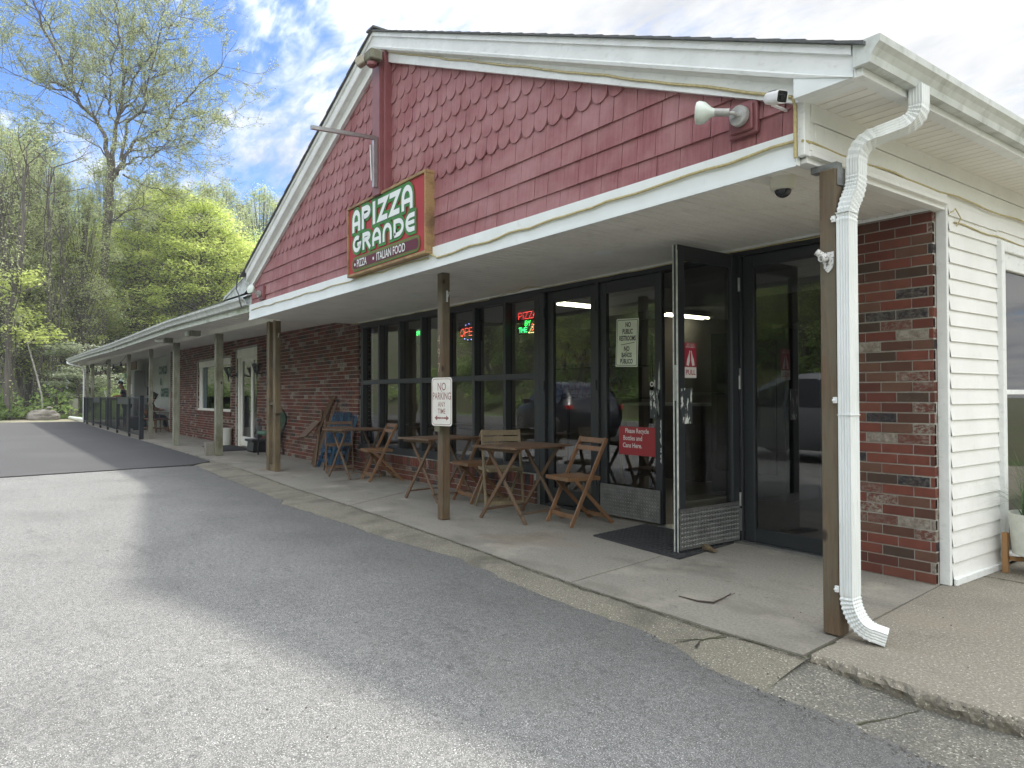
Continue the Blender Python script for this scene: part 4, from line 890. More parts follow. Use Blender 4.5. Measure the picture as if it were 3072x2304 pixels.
def flat_sign(name, label, cat, x0, x1, z0, z1, y, texts, bg_m, fg_m, border=True, radius=.012, rot=0, n=-1, group=None, thick=.003, extra=None, tilt=0):
    """plate facing -Y"""
    T = thing(name, label, cat, ((x0+x1)/2, y, (z0+z1)/2))
    cx_, cz_ = (x0+x1)/2, (z0+z1)/2
    def rt(a, c_): a -= cx_; c_ -= cz_; return (cx_+a*math.cos(rot)-c_*math.sin(rot), cz_+a*math.sin(rot)+c_*math.cos(rot))
    q = [rt(*p) for p in rrect(x0, x1, z0, z1, radius)]
    b = MB(); b.prism(q, (0, y, 0), (1, 0, 0), (0, 0, 1), (0, thick, 0)); part(b, 'plate', bg_m, parent=T)
    b = MB(); u = (math.cos(rot), 0, math.sin(rot)); v = (-math.sin(rot), 0, math.cos(rot))
    if border:
        w_ = x1-x0; o1 = [rt(*p) for p in rrect(x0+.04*w_, x1-.04*w_, z0+.04*w_, z1-.04*w_, radius)]; o2 = [rt(*p) for p in rrect(x0+.058*w_, x1-.058*w_, z0+.058*w_, z1-.058*w_, radius*.9)]; k = len(o1)
        b.add([(p[0], y-.0008, p[1]) for p in o1+o2], [(i, (i+1) % k, k+(i+1) % k, k+i) for i in range(k)])
    for (t, tx, tz, sz_, sx_, bo) in texts:
        p = rt(tx, tz); empty_mesh_text(b, t, (p[0], y-.0005, p[1]), u, v, sz_, sx_, depth=.0006, bold=bo)
    if extra: extra(b, y)
    part(b, 'lettering', fg_m, parent=T); return T
M_signwhite = mat('sign_plate_white', (.72, .72, .68), (.66, .65, .60), 10, rough=.4, dirt=(.42, .40, .34), dscale=35, dlo=.66, dhi=.7, dfac=.8)
M_rust = mat('faded_red_print', (.22, .09, .085), (.30, .16, .15), 30, rough=.5, dirt=(.6, .58, .54), dscale=60, dlo=.6, dhi=.66, dfac=.8); M_black = mat('black_print', (.015, .018, .018), rough=.5)
def arrow(b, y):
    c0, z0 = -5.94, .99
    b.add([(c0-.10, y-.001, z0), (c0-.062, y-.001, z0+.026), (c0-.062, y-.001, z0+.008), (c0+.062, y-.001, z0+.008), (c0+.062, y-.001, z0+.026), (c0+.10, y-.001, z0), (c0+.062, y-.001, z0-.026), (c0+.062, y-.001, z0-.008), (c0-.062, y-.001, z0-.008), (c0-.062, y-.001, z0-.026)], [tuple(range(10))])
# the plate is turned a little towards the lot, so build it flat then rotate
NP = flat_sign('parking_sign', 'worn white metal plate with brown-red print on the numbered brown post', 'sign', -6.08, -5.80, .915, 1.375, 3.545,
    [('NO', -5.94, 1.285, .105, .72, .01), ('PARKING', -5.94, 1.195, .098, .62, .008), ('ANY', -5.94, 1.118, .070, .72, .004), ('TIME', -5.94, 1.052, .070, .72, .004)], M_signwhite, M_rust, radius=.03, extra=arrow)
NP.location.x += .05; NP.rotation_euler.z = R(12)
b = MB(); b.box(-6.0, -5.93, 3.552, 3.59, .86, 1.36); part(b, 'backing_board', M_postgrey, parent=NP)
b = MB()
for z in (1.245, .99): b.lathe([(.007, 0), (.005, .004)], (-5.89, 3.545, z), 10, axis=(0, -1, 0))
part(b, 'bolt', M_alu, parent=NP)
# house number on the post
HN = thing('house_number', 'brass-coloured digits 497 running down the front of the parking-sign post', 'house number', (-6.01, 3.59, 1.6))
M_num = mat('brass_numeral', (.42, .33, .20), (.3, .22, .13), 20, rough=.45, metal=.4)
for ch, z in (('4', 1.74), ('9', 1.61), ('7', 1.47)):
    b = MB(); empty_mesh_text(b, ch, (-6.012, 3.592, z), (1, 0, 0), (0, 0, 1), .13, .8, depth=.006, bold=-.005); part(b, 'digit', M_num, parent=HN)
M_rsign = mat('restroom_plate', (.74, .80, .66), (.68, .74, .60), 8, rough=.5)
def rule(b, y): b.add([(-4.93, y-.001, 1.685), (-4.75, y-.001, 1.700), (-4.75, y-.001, 1.705), (-4.93, y-.001, 1.690)], [(0, 1, 2, 3)])
flat_sign('restroom_sign', 'pale green plate about public restrooms on the closed shop door', 'sign', -4.995, -4.705, 1.475, 1.935, 4.975,
    [('NO', -4.84, 1.875, .064, .72, .03), ('PUBLIC', -4.845, 1.81, .064, .66, .03), ('RESTROOMS', -4.845, 1.745, .064, .60, .03), ('NO', -4.85, 1.645, .064, .72, .03), ('BAÑOS', -4.85, 1.585, .062, .66, .03), ('PÚBLICO', -4.85, 1.525, .062, .66, .03)], M_rsign, M_black, rot=R(-2.5), radius=.008, extra=rule)
# red PULL sticker on the open door (faces +X)
PS = thing('door_sticker', 'red and white sticker reading PULL on the open door glass', 'sticker', (xh+.004, 4.39, 1.45))
M_sred = mat('sticker_red', (.32, .02, .045), rough=.35); M_swt = mat('sticker_white', (.62, .60, .58), rough=.4)
b = MB(); b.box(xh+.002, xh+.004, 4.335, 4.475, 1.42, 1.605); part(b, 'red_panel', M_sred, parent=PS)
b = MB(); b.box(xh+.002, xh+.004, 4.335, 4.475, 1.335, 1.418); part(b, 'white_panel', M_swt, parent=PS)
b = MB(); empty_mesh_text(b, 'PULL', (xh+.0045, 4.405, 1.376), (0, 1, 0), (0, 0, 1), .055, .95, bold=.012); part(b, 'lettering', M_sred, parent=PS)
b = MB(); empty_mesh_text(b, 'ICE COLD', (xh+.0045, 4.405, 1.590), (0, 1, 0), (0, 0, 1), .022, .9, bold=.006); empty_mesh_text(b, 'REFRESHMENT', (xh+.0045, 4.405, 1.572), (0, 1, 0), (0, 0, 1), .020, .85, bold=.006)
for s_ in (-1, 1):
    q = [(-.014, -.062), (.014, -.062), (.016, -.02), (.009, .012), (.005, .030), (.005, .055), (-.005, .055), (-.005, .030), (-.009, .012), (-.016, -.02)]
    a = R(13*s_); b.add([(xh+.0055, 4.405+s_*.020+x*math.cos(a)-z*math.sin(a), 1.490+x*math.sin(a)+z*math.cos(a)) for x, z in q], [tuple(range(len(q)))])
part(b, 'lettering', M_swt, parent=PS)
# recycle sign seen through the closed leaf
M_rec = mat('recycle_red', (.30, .025, .03), rough=.5)
flat_sign('recycling_sign', 'red card with white words about bottles and cans, behind the closed door glass', 'sign', -5.02, -4.55, .63, .90, 5.036,
    [('Please Recycle', -4.785, .86, .062, .84, .02), ('Bottles and', -4.84, .79, .062, .88, .02), ('Cans Here.', -4.845, .72, .062, .88, .02)], M_rec, M_swt, border=False, radius=.004)
for (nm, lb, x0, x1, z0, z1, c_) in (('card_sticker', 'small white sticker with a blue square beside the peeled push plate', -4.558, -4.515, 1.275, 1.345, (.02, .12, .25)), ('card_sticker', 'small round dark sticker next to the white one on the door glass', -4.615, -4.565, 1.275, 1.335, (.5, .5, .5))):
    T = thing(nm, lb, 'sticker', ((x0+x1)/2, 5.0, z0)); b = MB(); cx_, cz_ = (x0+x1)/2, (z0+z1)/2
    if nm == 'card_sticker' and c_[0] < .1:
        b.box(x0, x1, 5.034, 5.036, z0, z1); part(b, 'plate', M_swt, parent=T); b = MB(); b.box(x0+.009, x1-.009, 5.0325, 5.0335, z0+.02, z1-.018); part(b, 'emblem', mat('emblem_blue', c_), parent=T)
    else:
        b.lathe([(.024, 0), (.024, .002)], (cx_, 5.036, cz_), 20, axis=(0, -1, 0)); part(b, 'plate', M_swt, parent=T); b = MB(); b.beam((cx_-.012, 5.033, cz_-.004), (cx_+.012, 5.033, cz_+.004), .001, .022); part(b, 'emblem', M_black, parent=T)

# LED signs hanging behind the panes
def led(c, s=5): 
    k = tuple(c)
    if k not in M_led: M_led[k] = emis('led', c, s)
    return M_led[k]
def leddots(T, pts, c, r=.0036, y=5.13, name='led_dots', s=7):
    b = MB()
    for x, z in pts: b.add([(x-r, y, z), (x, y, z-r), (x+r, y, z), (x, y, z+r)], [(0, 1, 2, 3)], .5)
    part(b, name, led(c, s), parent=T)
def along(pl_, step=.014):
    o = []
    for a, c_ in zip(pl_[:-1], pl_[1:]):
        n = max(1, int(round(math.dist(a, c_)/step)))
        o += [(a[0]+(c_[0]-a[0])*i/n, a[1]+(c_[1]-a[1])*i/n) for i in range(n)]
    return o+[pl_[-1]]
GL = {'P': [[(0, 0), (0, 1), (.7, 1), (1, .85), (1, .6), (.7, .45), (0, .45)]], 'I': [[(.5, 0), (.5, 1)]], 'Z': [[(0, 1), (1, 1), (0, 0), (1, 0)]], 'A': [[(0, 0), (.5, 1), (1, 0)], [(.22, .4), (.78, .4)]], 'B': [[(0, 0), (0, 1), (.8, 1), (1, .75), (.8, .5), (0, .5)], [(.8, .5), (1, .25), (.8, 0), (0, 0)]],
      'Y': [[(0, 1), (.5, .5), (1, 1)], [(.5, .5), (.5, 0)]], 'T': [[(0, 1), (1, 1)], [(.5, 1), (.5, 0)]], 'H': [[(0, 0), (0, 1)], [(1, 0), (1, 1)], [(0, .5), (1, .5)]], 'E': [[(1, 1), (0, 1), (0, 0), (1, 0)], [(0, .5), (.8, .5)]], 'O': [[(.5, 0), (.1, .2), (0, .5), (.1, .8), (.5, 1), (.9, .8), (1, .5), (.9, .2), (.5, 0)]],
      'N': [[(0, 0), (0, 1), (1, 0), (1, 1)]], 'S': [[(1, .85), (.6, 1), (.1, .85), (.1, .6), (.9, .4), (.9, .12), (.4, 0), (0, .15)]], 'L': [[(0, 1), (0, 0), (1, 0)]], 'C': [[(1, .85), (.5, 1), (0, .7), (0, .3), (.5, 0), (1, .15)]]}
def ledword(word, x, z, w_, h, gap, slant=0, rise=0, step=.014):
    o = []
    for ch in word:
        ww = w_*(.35 if ch == 'I' else 1)
        for pl_ in GL[ch]: o += along([(x+p[0]*ww+p[1]*slant*h, z+p[1]*h) for p in pl_], step)
        x += ww+gap; z += rise
    return o
M_board = mat('led_backing', (.012, .012, .014), rough=.3)
T = thing('pizza_led_sign', 'lit red and green LED sign for pizza slices in the window beside the door', 'LED sign', (-6.52, 5.13, 2.0)); b = MB(); b.box(-6.80, -6.26, 5.135, 5.15, 1.91, 2.20); part(b, 'backing', M_board, parent=T)
leddots(T, ledword('PIZZA', -6.765, 2.10, .058, .075, .020), (1, .06, .05)); leddots(T, ledword('BY', -6.64, 2.02, .042, .052, .014, step=.011), (.05, 1, .15)); leddots(T, ledword('THE', -6.76, 1.945, .042, .052, .014, step=.011), (.05, 1, .25))
leddots(T, ledword('SLICE', -6.52, 1.955, .040, .075, .018, 0, .018), (1, .08, .05)); leddots(T, along([(-6.57, 1.935), (-6.31, 2.165)], .017)+along([(-6.57, 1.93), (-6.29, 1.93)], .017), (1, .75, .3))
T = thing('open_led_sign', 'lit LED sign reading OPEN in the window right of the numbered post', 'LED sign', (-7.84, 5.13, 2.03)); b = MB(); b.box(-8.10, -7.56, 5.135, 5.15, 1.90, 2.17); part(b, 'backing', M_board, parent=T)
leddots(T, ledword('OPEN', -8.04, 1.985, .078, .10, .024, .12), (1, .10, .06)); leddots(T, [(-7.82+.21*math.cos(R(a)), 2.035+.105*math.sin(R(a))) for a in (50, 72, 95, 118, 235, 258, 280, 302)], (.3, .3, 1), .006)
T = thing('round_led_sign', 'small oval sign with green LED letters hanging in the left windows', 'LED sign', (-9.16, 5.13, 2.05)); b = MB(); b.add([(-9.16+.105*math.cos(R(a*15)), 5.14, 2.06+.13*math.sin(R(a*15))) for a in range(24)], [tuple(range(24))]); part(b, 'backing', mat('oval_backing', (.01, .05, .02), rough=.4), parent=T)
leddots(T, ledword('ATM', -9.23, 2.09, .04, .06, .012, step=.012) if 'M' in GL else ledword('OPEN', -9.235, 2.085, .034, .055, .010, step=.011), (.05, 1, .2))
b = MB(); b.tube([(-9.16, 5.13, 2.19), (-9.22, 5.12, 2.28)], .003, 5); part(b, 'cord', M_dark, parent=T)
T = thing('window_led_strip', 'vertical string of tiny bluish LEDs at the left edge of the shop windows', 'LED strip', (-10.66, 5.12, .5)); leddots(T, [(-10.64, .50+.055*i) for i in range(33)], (.55, .65, 1), .004, 5.115, 'led_dots', 2)

# ================================================================ FITTINGS
M_grey = mat('weathered_metal', (.42, .42, .40), (.30, .30, .28), 25, rough=.5, metal=.3)
M_lampglass = mat('lamp_glass', (.62, .68, .62), (.5, .56, .5), 10, rough=.25)
M_plastic = mat('white_plastic', (.72, .72, .70), rough=.35); M_cream = mat('cream_plastic', (.62, .61, .52), rough=.4); M_gloss = mat('black_gloss', (.012, .013, .016), rough=.08)
T = thing('flood_light', 'single white flood lamp on a red block near the right end of the gable', 'flood light', (-2.29, 3.30, 2.68))
b = MB(); b.box(-2.43, -2.25, 3.285, 3.315, 2.59, 2.775); b.box(-2.41, -2.27, 3.268, 3.286, 2.61, 2.755); part(b, 'mounting_block', M_redtrim, parent=T, bevel=.006)
b = MB(); b.lathe([(.044, 0), (.055, .004), (.055, .03), (.050, .036)], (-2.335, 3.268, 2.69), 24, axis=(0, -1, 0)); b.beam((-2.365, 3.231, 2.69), (-2.305, 3.231, 2.69), .004, .02); part(b, 'junction_box', M_grey, parent=T, smooth=True)
b = MB(); b.tube([(-2.335, 3.232, 2.69), (-2.335, 3.205, 2.695), (-2.375, 3.18, 2.705)], .011, 10); b.tube([(-2.35, 3.19, 2.70), (-2.425, 3.15, 2.715)], .021, 14); part(b, 'arm', M_grey, parent=T, smooth=True)
b = MB(); b.lathe([(.020, 0), (.026, .02), (.055, .055), (.062, .085), (.058, .098), (.03, .103)], (-2.415, 3.155, 2.713), 26, axis=(-.86, -.48, .12)); part(b, 'lamp_bulb', M_lampglass, parent=T, smooth=True)
T = thing('flood_light', 'round clear flood lamp on a small red block at the left end of the gable', 'flood light', (-10.50, 3.30, 2.70))
b = MB(); b.box(-10.58, -10.40, 3.275, 3.315, 2.60, 2.80); part(b, 'mounting_block', M_redtrim, parent=T, bevel=.006)
b = MB(); b.lathe([(.045, 0), (.05, .04)], (-10.50, 3.275, 2.68), 20, axis=(0, -1, 0)); b.tube([(-10.5, 3.235, 2.68), (-10.5, 3.18, 2.72)], .02, 10); part(b, 'arm', M_grey, parent=T, smooth=True)
b = MB(); b.lathe([(.02, 0), (.04, .03), (.068, .07), (.068, .085), (.03, .095)], (-10.52, 3.20, 2.72), 24, axis=(.35, -.85, .25)); part(b, 'lamp_bulb', M_lampglass, parent=T, smooth=True)
T = thing('bullet_camera', 'white box camera with a black lens face at the right corner of the gable', 'security camera', (-2.08, 3.30, 2.68))
def camshape(mb, c, ax, l_, w_, h_):
    c, ax = Vector(c), Vector(ax).normalized(); sd_ = ax.cross(Vector((0, 0, 1))).normalized(); u_ = sd_.cross(ax)
    rr = rrect(-w_/2, w_/2, -h_/2, h_/2, min(w_, h_)*.35, 5); n = len(rr); vs = []
    for t, k in ((0, .6), (.12, .88), (.5, 1), (1, 1)): vs += [c+ax*l_*t+sd_*x*k+u_*z_*k for x, z_ in rr]
    mb.add(vs, [(i*n+j, i*n+(j+1) % n, (i+1)*n+(j+1) % n, (i+1)*n+j) for i in range(3) for j in range(n)]+[tuple(range(n))[::-1], tuple(range(3*n, 4*n))])
    return c+ax*l_, sd_, u_
b = MB(); tip, sd2, u2 = camshape(b, (-2.125, 3.19, 2.695), (.90, -.34, -.27), .125, .064, .062); part(b, 'housing', M_plastic, parent=T, smooth=True)
b = MB(); ax2 = Vector((.90, -.34, -.27)).normalized(); q = rrect(-.027, .027, -.027, .027, .009, 4)
b.add([tip+ax2*.001+sd2*x+u2*z_ for x, z_ in q], [tuple(range(len(q)))]); b.lathe([(.013, .0), (.013, .004), (.009, .005)], tip, 18, axis=tuple(ax2)); part(b, 'lens', M_gloss, parent=T)
b = MB(); c_ = Vector((-2.125, 3.19, 2.695))+ax2*.065+u2*.0315; q = [(-.022, -.035), (.022, -.035), (.022, .035), (-.022, .035)]; b.add([c_+sd2*x+ax2*z_ for x, z_ in q], [(0, 1, 2, 3)]); part(b, 'solar_panel', M_gloss, parent=T)
b = MB(); b.tube([(-2.10, 3.32, 2.66), (-2.10, 3.20, 2.66), (-2.10, 3.17, 2.68)], .008, 8); part(b, 'bracket', M_plastic, parent=T)
T = thing('dome_camera', 'cream dome camera with a smoked bowl hanging under the porch corner', 'security camera', (-2.27, 3.55, 2.39))
b = MB(); b.lathe([(.068, 0), (.068, -.055), (.060, -.075), (.05, -.078)][::-1], (-2.27, 3.55, 2.405), 26); part(b, 'housing', M_cream, parent=T, smooth=True)
b = MB(); b.lathe([(.046*math.sin(R(t)), -.046*math.cos(R(t))) for t in range(2, 91, 11)], (-2.27, 3.55, 2.333), 22); part(b, 'dome', M_gloss, parent=T, smooth=True)
T = thing('bullet_camera', 'white bullet camera hanging under the left wing eave', 'security camera', (-19.1, 3.62, 2.62))
b = MB(); b.box(-18.98, -18.78, 3.60, 3.78, 2.49, 2.63); part(b, 'mount', M_postgrey, parent=T); b = MB(); b.tube([(-18.95, 3.62, 2.56), (-19.2, 3.48, 2.57)], .045, 16); part(b, 'housing', M_plastic, parent=T, smooth=True); b = MB(); b.lathe([(.038, 0), (.03, .01)], (-19.2, 3.48, 2.57), 16, axis=(-.86, -.49, .04)); part(b, 'lens', M_gloss, parent=T)
T = thing('eave_lamp', 'grey box lamp with a round glass under the left wing eave', 'lamp', (-16.2, 3.62, 2.6))
b = MB(); b.box(-16.22, -16.02, 3.58, 3.76, 2.475, 2.60); part(b, 'mount', M_postgrey, parent=T); b = MB(); b.lathe([(.01, -.07), (.05, -.05), (.065, 0), (.05, .05)], (-16.28, 3.56, 2.53), 18); part(b, 'lamp_bulb', M_lampglass, parent=T, smooth=True)
T = thing('gable_floodlight', 'beige twin box floodlight with a sensor tucked under the gable peak', 'flood light', (-6.6, 3.20, 4.58))
b = MB(); b.box(-6.60, -6.44, 3.07, 3.20, 4.53, 4.63); part(b, 'housing', M_postgrey, parent=T, bevel=.01)
b = MB(); b.beam((-6.60, 3.08, 4.57), (-6.67, 3.03, 4.53), .08, .09); part(b, 'lamp_head', M_gilt_, parent=T, bevel=.01); b = MB(); b.lathe([(.05, 0), (.05, .03), (.03, .045)], (-6.52, 3.12, 4.515), 16, axis=(0, 0, -1)); part(b, 'sensor', M_redtrim, parent=T)
T = thing('sign_bracket', 'empty square-tube metal arm standing out from the gable above the red sign', 'bracket', (-6.56, 3.20, 3.5))
b = MB(); b.box(-6.58, -6.545, 3.155, 3.195, 3.29, 3.80); part(b, 'upright', M_alu, parent=T); b = MB(); b.beam((-6.562, 3.175, 3.785), (-6.53, 2.50, 3.735), .035, .035); part(b, 'arm', M_alu, parent=T)
b = MB(); b.tube([(-6.59, 3.15, 3.36), (-6.60, 3.14, 3.72)], .006, 6); part(b, 'conduit', M_white, parent=T)
T = thing('flag_holder', 'chipped white cast flag-pole holder screwed to the corner post', 'flag holder', (-1.93, 3.41, 1.88))
b = MB(); b.prism([(-.028, .03), (.028, .03), (.03, -.005), (.022, -.05), (0, -.075), (-.022, -.05), (-.03, -.005)], (-1.935, 3.419, 1.885), (1, 0, 0), (0, 0, 1), (0, -.008, 0))
for a_, q in (((-.55, -.6, .55), .06), ((-.1, -.75, -.1), .045)): b.lathe([(.012, 0), (.017, .01), (.017, q), (.012, q), (.012, q-.012), (.002, q-.012)], (-1.94, 3.408, 1.885), 14, axis=a_)
part(b, 'holder', mat('chipped_white', (.62, .62, .60), (.14, .13, .12), 60, lo=.52, hi=.6, rough=.5), parent=T)
# rope lights
M_rope = mat('rope_light', (.52, .44, .20), (.36, .30, .14), 60, rough=.4)
def wav(p, q, n, amp, seed, ax=2):
    rg = random.Random(seed); o = []
    for i in range(n+1):
        t = i/n; v = Vector(p).lerp(Vector(q), t); v[ax] += math.sin(t*37+seed)*amp*.5+rg.uniform(-amp, amp)*.5; o.append(v)
    return o
T = thing('rope_light', 'yellowed rope light running along the gable trim and the white band', 'rope light', (-6, 3.29, 2.45))
b = MB(); b.tube(wav((-2.03, 3.285, 2.475), (-5.55, 3.29, 2.44), 26, .010, 1), .0085, 7); b.tube(wav((-5.55, 3.29, 2.44), (-5.66, 3.28, 2.49), 4, .006, 1), .0075, 7); b.tube([(-2.03, 3.288, 2.475), (-2.03, 3.285, 2.39), (-2.03, 3.285, 2.66), (-2.04, 3.275, 2.70)], .0085, 7)
b.tube(wav((-5.70, 3.29, 2.46), (-11.0, 3.292, 2.50), 34, .010, 5), .006, 7)
b.tube(wav((-2.04, 3.272, 2.70), (RX+.15, 3.272, 4.68), 34, .007, 3), .0085, 7)
part(b, 'cord', M_rope, parent=T, smooth=True)
b = MB(); b.tube(wav((-2.00, 3.30, 2.47), (-1.985, 3.37, 2.47), 3, .002, 2), .008, 7); b.tube(wav((-1.985, 3.37, 2.47), (-1.975, 9, 2.46), 40, .010, 9), .0055, 6); b.tube(wav((-1.985, 5.0, 2.30), (-1.975, 9, 2.28), 30, .010, 19), .0045, 6)
b.tube(wav((-2.0, 4.93, 2.34), (-1.97, 4.98, 2.38), 4, .01, 3)+[(-1.965, 5.05, 2.33), (-1.98, 5.02, 2.28)], .004, 6)
T2 = thing('side_cable', 'thin loose cables stapled along the white siding under the eave', 'cable', (-1.98, 6, 2.4)); part(b, 'cord', M_rope, parent=T2, smooth=True)
T = thing('door_cable', 'thin pale cable strung along the top of the shopfront', 'cable', (-6, 4.93, 2.36)); b = MB(); b.tube(wav((-2.6, 4.93, 2.36), (-6.0, 4.92, 2.37), 18, .006, 2)+wav((-6.05, 4.7, 2.35), (-7.0, 4.9, 2.36), 8, .012, 2)+wav((-7.1, 4.92, 2.36), (-11.0, 4.9, 2.365), 18, .008, 4), .005, 6); part(b, 'cord', M_rope, parent=T)
T = thing('black_cable', 'black cable hanging over the left end of the gable trim', 'cable', (-11.1, 3.22, 2.8)); b = MB(); b.tube([(-11.35, 3.22, 3.09), (-11.40, 3.20, 3.02), (-11.38, 3.18, 2.85), (-11.24, 3.18, 2.74), (-11.20, 3.18, 2.65), (-11.17, 3.2, 2.55)], .011, 7); part(b, 'cord', M_dark, parent=T)
# wall lanterns
def lantern(x, label):
    y = fy(x); T = thing('wall_lantern', label, 'lantern', (x, y, 1.72), group='black wall lanterns')
    b = MB(); b.lathe([(.055, 0), (.05, .02)], (x, y, 1.72), 14, axis=(0, -1, 0)); b.tube([(x, y-.02, 1.72), (x, y-.12, 1.69), (x, y-.18, 1.70)], .016, 8); part(b, 'bracket', M_dark, parent=T)
    yc = y-.20; b = MB()
    for k in range(6):
        a = math.pi*2*k/6; b.beam((x+.045*math.cos(a), yc+.045*math.sin(a), 1.72), (x+.115*math.cos(a), yc+.115*math.sin(a), 1.90), .012, .012)
        a2 = math.pi*2*(k+1)/6; b.beam((x+.115*math.cos(a), yc+.115*math.sin(a), 1.90), (x+.115*math.cos(a2), yc+.115*math.sin(a2), 1.90), .014, .018)
    b.lathe([(.004, -.17), (.012, -.10), (.022, -.02), (.05, 0)], (x, yc, 1.72), 10); part(b, 'cage', M_dark, parent=T)
    b = MB(); vs = [(x+.043*math.cos(math.pi*k/3), yc+.043*math.sin(math.pi*k/3), 1.722) for k in range(6)]+[(x+.110*math.cos(math.pi*k/3), yc+.110*math.sin(math.pi*k/3), 1.895) for k in range(6)]
    b.add(vs, [(k, (k+1) % 6, 6+(k+1) % 6, 6+k) for k in range(6)]); part(b, 'lamp_glass', glass_mat('lantern_glass', (.6, .65, .65)), parent=T)
lantern(-17.88-.15, 'black lantern between the wide window and the pale glass door'); lantern(-15.72, 'black lantern to the right of the pale glass door')

# ================================================================ FURNITURE
def slats(mb, x0, x1, y0, y1, z0, z1, n, axis='x', gap=.005):
    for i in range(n):
        if axis == 'x': a = x0+(x1-x0)*i/n; mb.box(a+gap/2, a+(x1-x0)/n-gap/2, y0, y1, z0, z1)
        else: a = y0+(y1-y0)*i/n; mb.box(x0, x1, a+gap/2, a+(y1-y0)/n-gap/2, z0, z1)
def make_chair(mt, label, grp='wooden folding chairs on the walkway', slat3=False, steep=False):
    """folding chair facing -Y (local), base at the origin"""
    T = thing('folding_chair', label, 'chair', (0, 0, 0), group=grp); w_ = .41; th = .02
    H_ = .84 if steep else .80; back = .16 if steep else .40
    for s_ in (-1, 1):
        x = s_*(w_/2); b = MB(); b.beam((x, -.22, 0), (x, -.22+back, H_), .02, .038, up=(0, -1, .3)); b.build('long_leg', mt, T, bevel=.003)
        x = s_*(w_/2-.026); b = MB(); b.beam((x, -.16, .43), (x, .27, 0), .018, .034, up=(0, 1, .5)); b.build('short_leg', mt, T, bevel=.003)
    b = MB(); slats(b, -w_/2+.045, w_/2-.045, -.24, .11, .435, .452, 6, 'y' if False else 'x'); b.box(-w_/2+.014, w_/2-.014, -.245, -.215, .415, .450); b.box(-w_/2+.014, -w_/2+.04, -.215, .12, .415, .448); b.box(w_/2-.04, w_/2-.014, -.215, .12, .415, .448)
    b.build('seat', mt, T, bevel=.002)
    def yb(z): return -.22+back*z/H_
    b = MB()
    zs = ((.775, .05), (.70, .045)) if not slat3 else ((H_-.03, .055), (H_-.095, .055), (H_-.16, .055))
    for z, h in zs: b.beam((-w_/2, yb(z)-.002, z), (w_/2, yb(z)-.002, z), .012, h, up=(0, .2, 1))
    b.build('backrest', mt, T, bevel=.002)
    b = MB(); b.beam((-w_/2, yb(.09), .09), (w_/2, yb(.09), .09), .014, .042); b.build('stretcher', mt, T, bevel=.002); b = MB(); b.beam((-w_/2+.03, .225, .06), (w_/2-.03, .225, .06), .014, .04); b.build('stretcher', mt, T, bevel=.002)
    return T
def make_table(mt, label, wx=.60, wy=.78):
    T = thing('bistro_table', label, 'table', (0, 0, 0), group='folding wooden bistro tables')
    b = MB(); slats(b, -wx/2+.0, wx/2, -wy/2, wy/2, .70, .72, 8, 'x', .004); b.box(-wx/2+.03, wx/2-.03, -wy/2+.06, -wy/2+.10, .668, .699); b.box(-wx/2+.03, wx/2-.03, wy/2-.10, wy/2-.06, .668, .699); b.build('tabletop', mt, T, bevel=.002)
    for s_, o_ in ((-1, 0), (1, 0)):
        y = s_*(wy/2-.11)
        b = MB(); b.beam((-.30, y, 0), (.23, y, .70), .02, .036, up=(0, 0, 1)); b.build('leg', mt, T, bevel=.003)
        b = MB(); b.beam((.30, y+.024*s_*-1, 0), (-.23, y+.024*s_*-1, .70), .02, .036, up=(0, 0, 1)); b.build('leg', mt, T, bevel=.003)
    b = MB(); b.box(-.255, -.215, -wy/2+.11, wy/2-.11, .085, .10); b.build('stretcher', mt, T); b = MB(); b.box(.215, .255, -wy/2+.11, wy/2-.11, .085, .10); b.build('stretcher', mt, T)
    return T
GC = 'wooden folding chairs on the walkway'
c1 = make_chair(M_bistro, 'brown folding chair nearest the closed shop door, right of the front table'); c1.location = (-5.10, 4.57, 0); c1.rotation_euler.z = R(-8)
dup(c1, (-6.86, 4.62, 0), R(-4), 'brown folding chair half hidden behind the parking-sign post', GC)
dup(c1, (-9.40, 4.64, 0), R(-10), 'brown folding chair to the right of the farthest table, under the window grid', GC)
c2 = make_chair(M_bistrogrey, 'grey weathered chair with a three-slat back at the nearest table', GC, True, True); c2.location = (-6.24, 4.46, 0); c2.rotation_euler.z = R(72)
c3 = make_chair(M_bistrodark, 'dull brown upright chair in front of the blue folded tables', GC, False, True); c3.location = (-10.88, 4.62, 0); c3.rotation_euler.z = R(76)
t1 = make_table(M_bistrodark, 'brown slatted folding table nearest the camera, left of the brown chair by the door'); t1.location = (-5.62, 4.30, 0); t1.rotation_euler.z = R(8)
dup(t1, (-7.28, 4.36, 0), R(6), 'pale brown folding table partly behind the parking-sign post', 'folding wooden bistro tables')
dup(t1, (-9.98, 4.52, 0), R(5), 'thin-topped folding table farthest away, near the left end of the shop windows', 'folding wooden bistro tables')
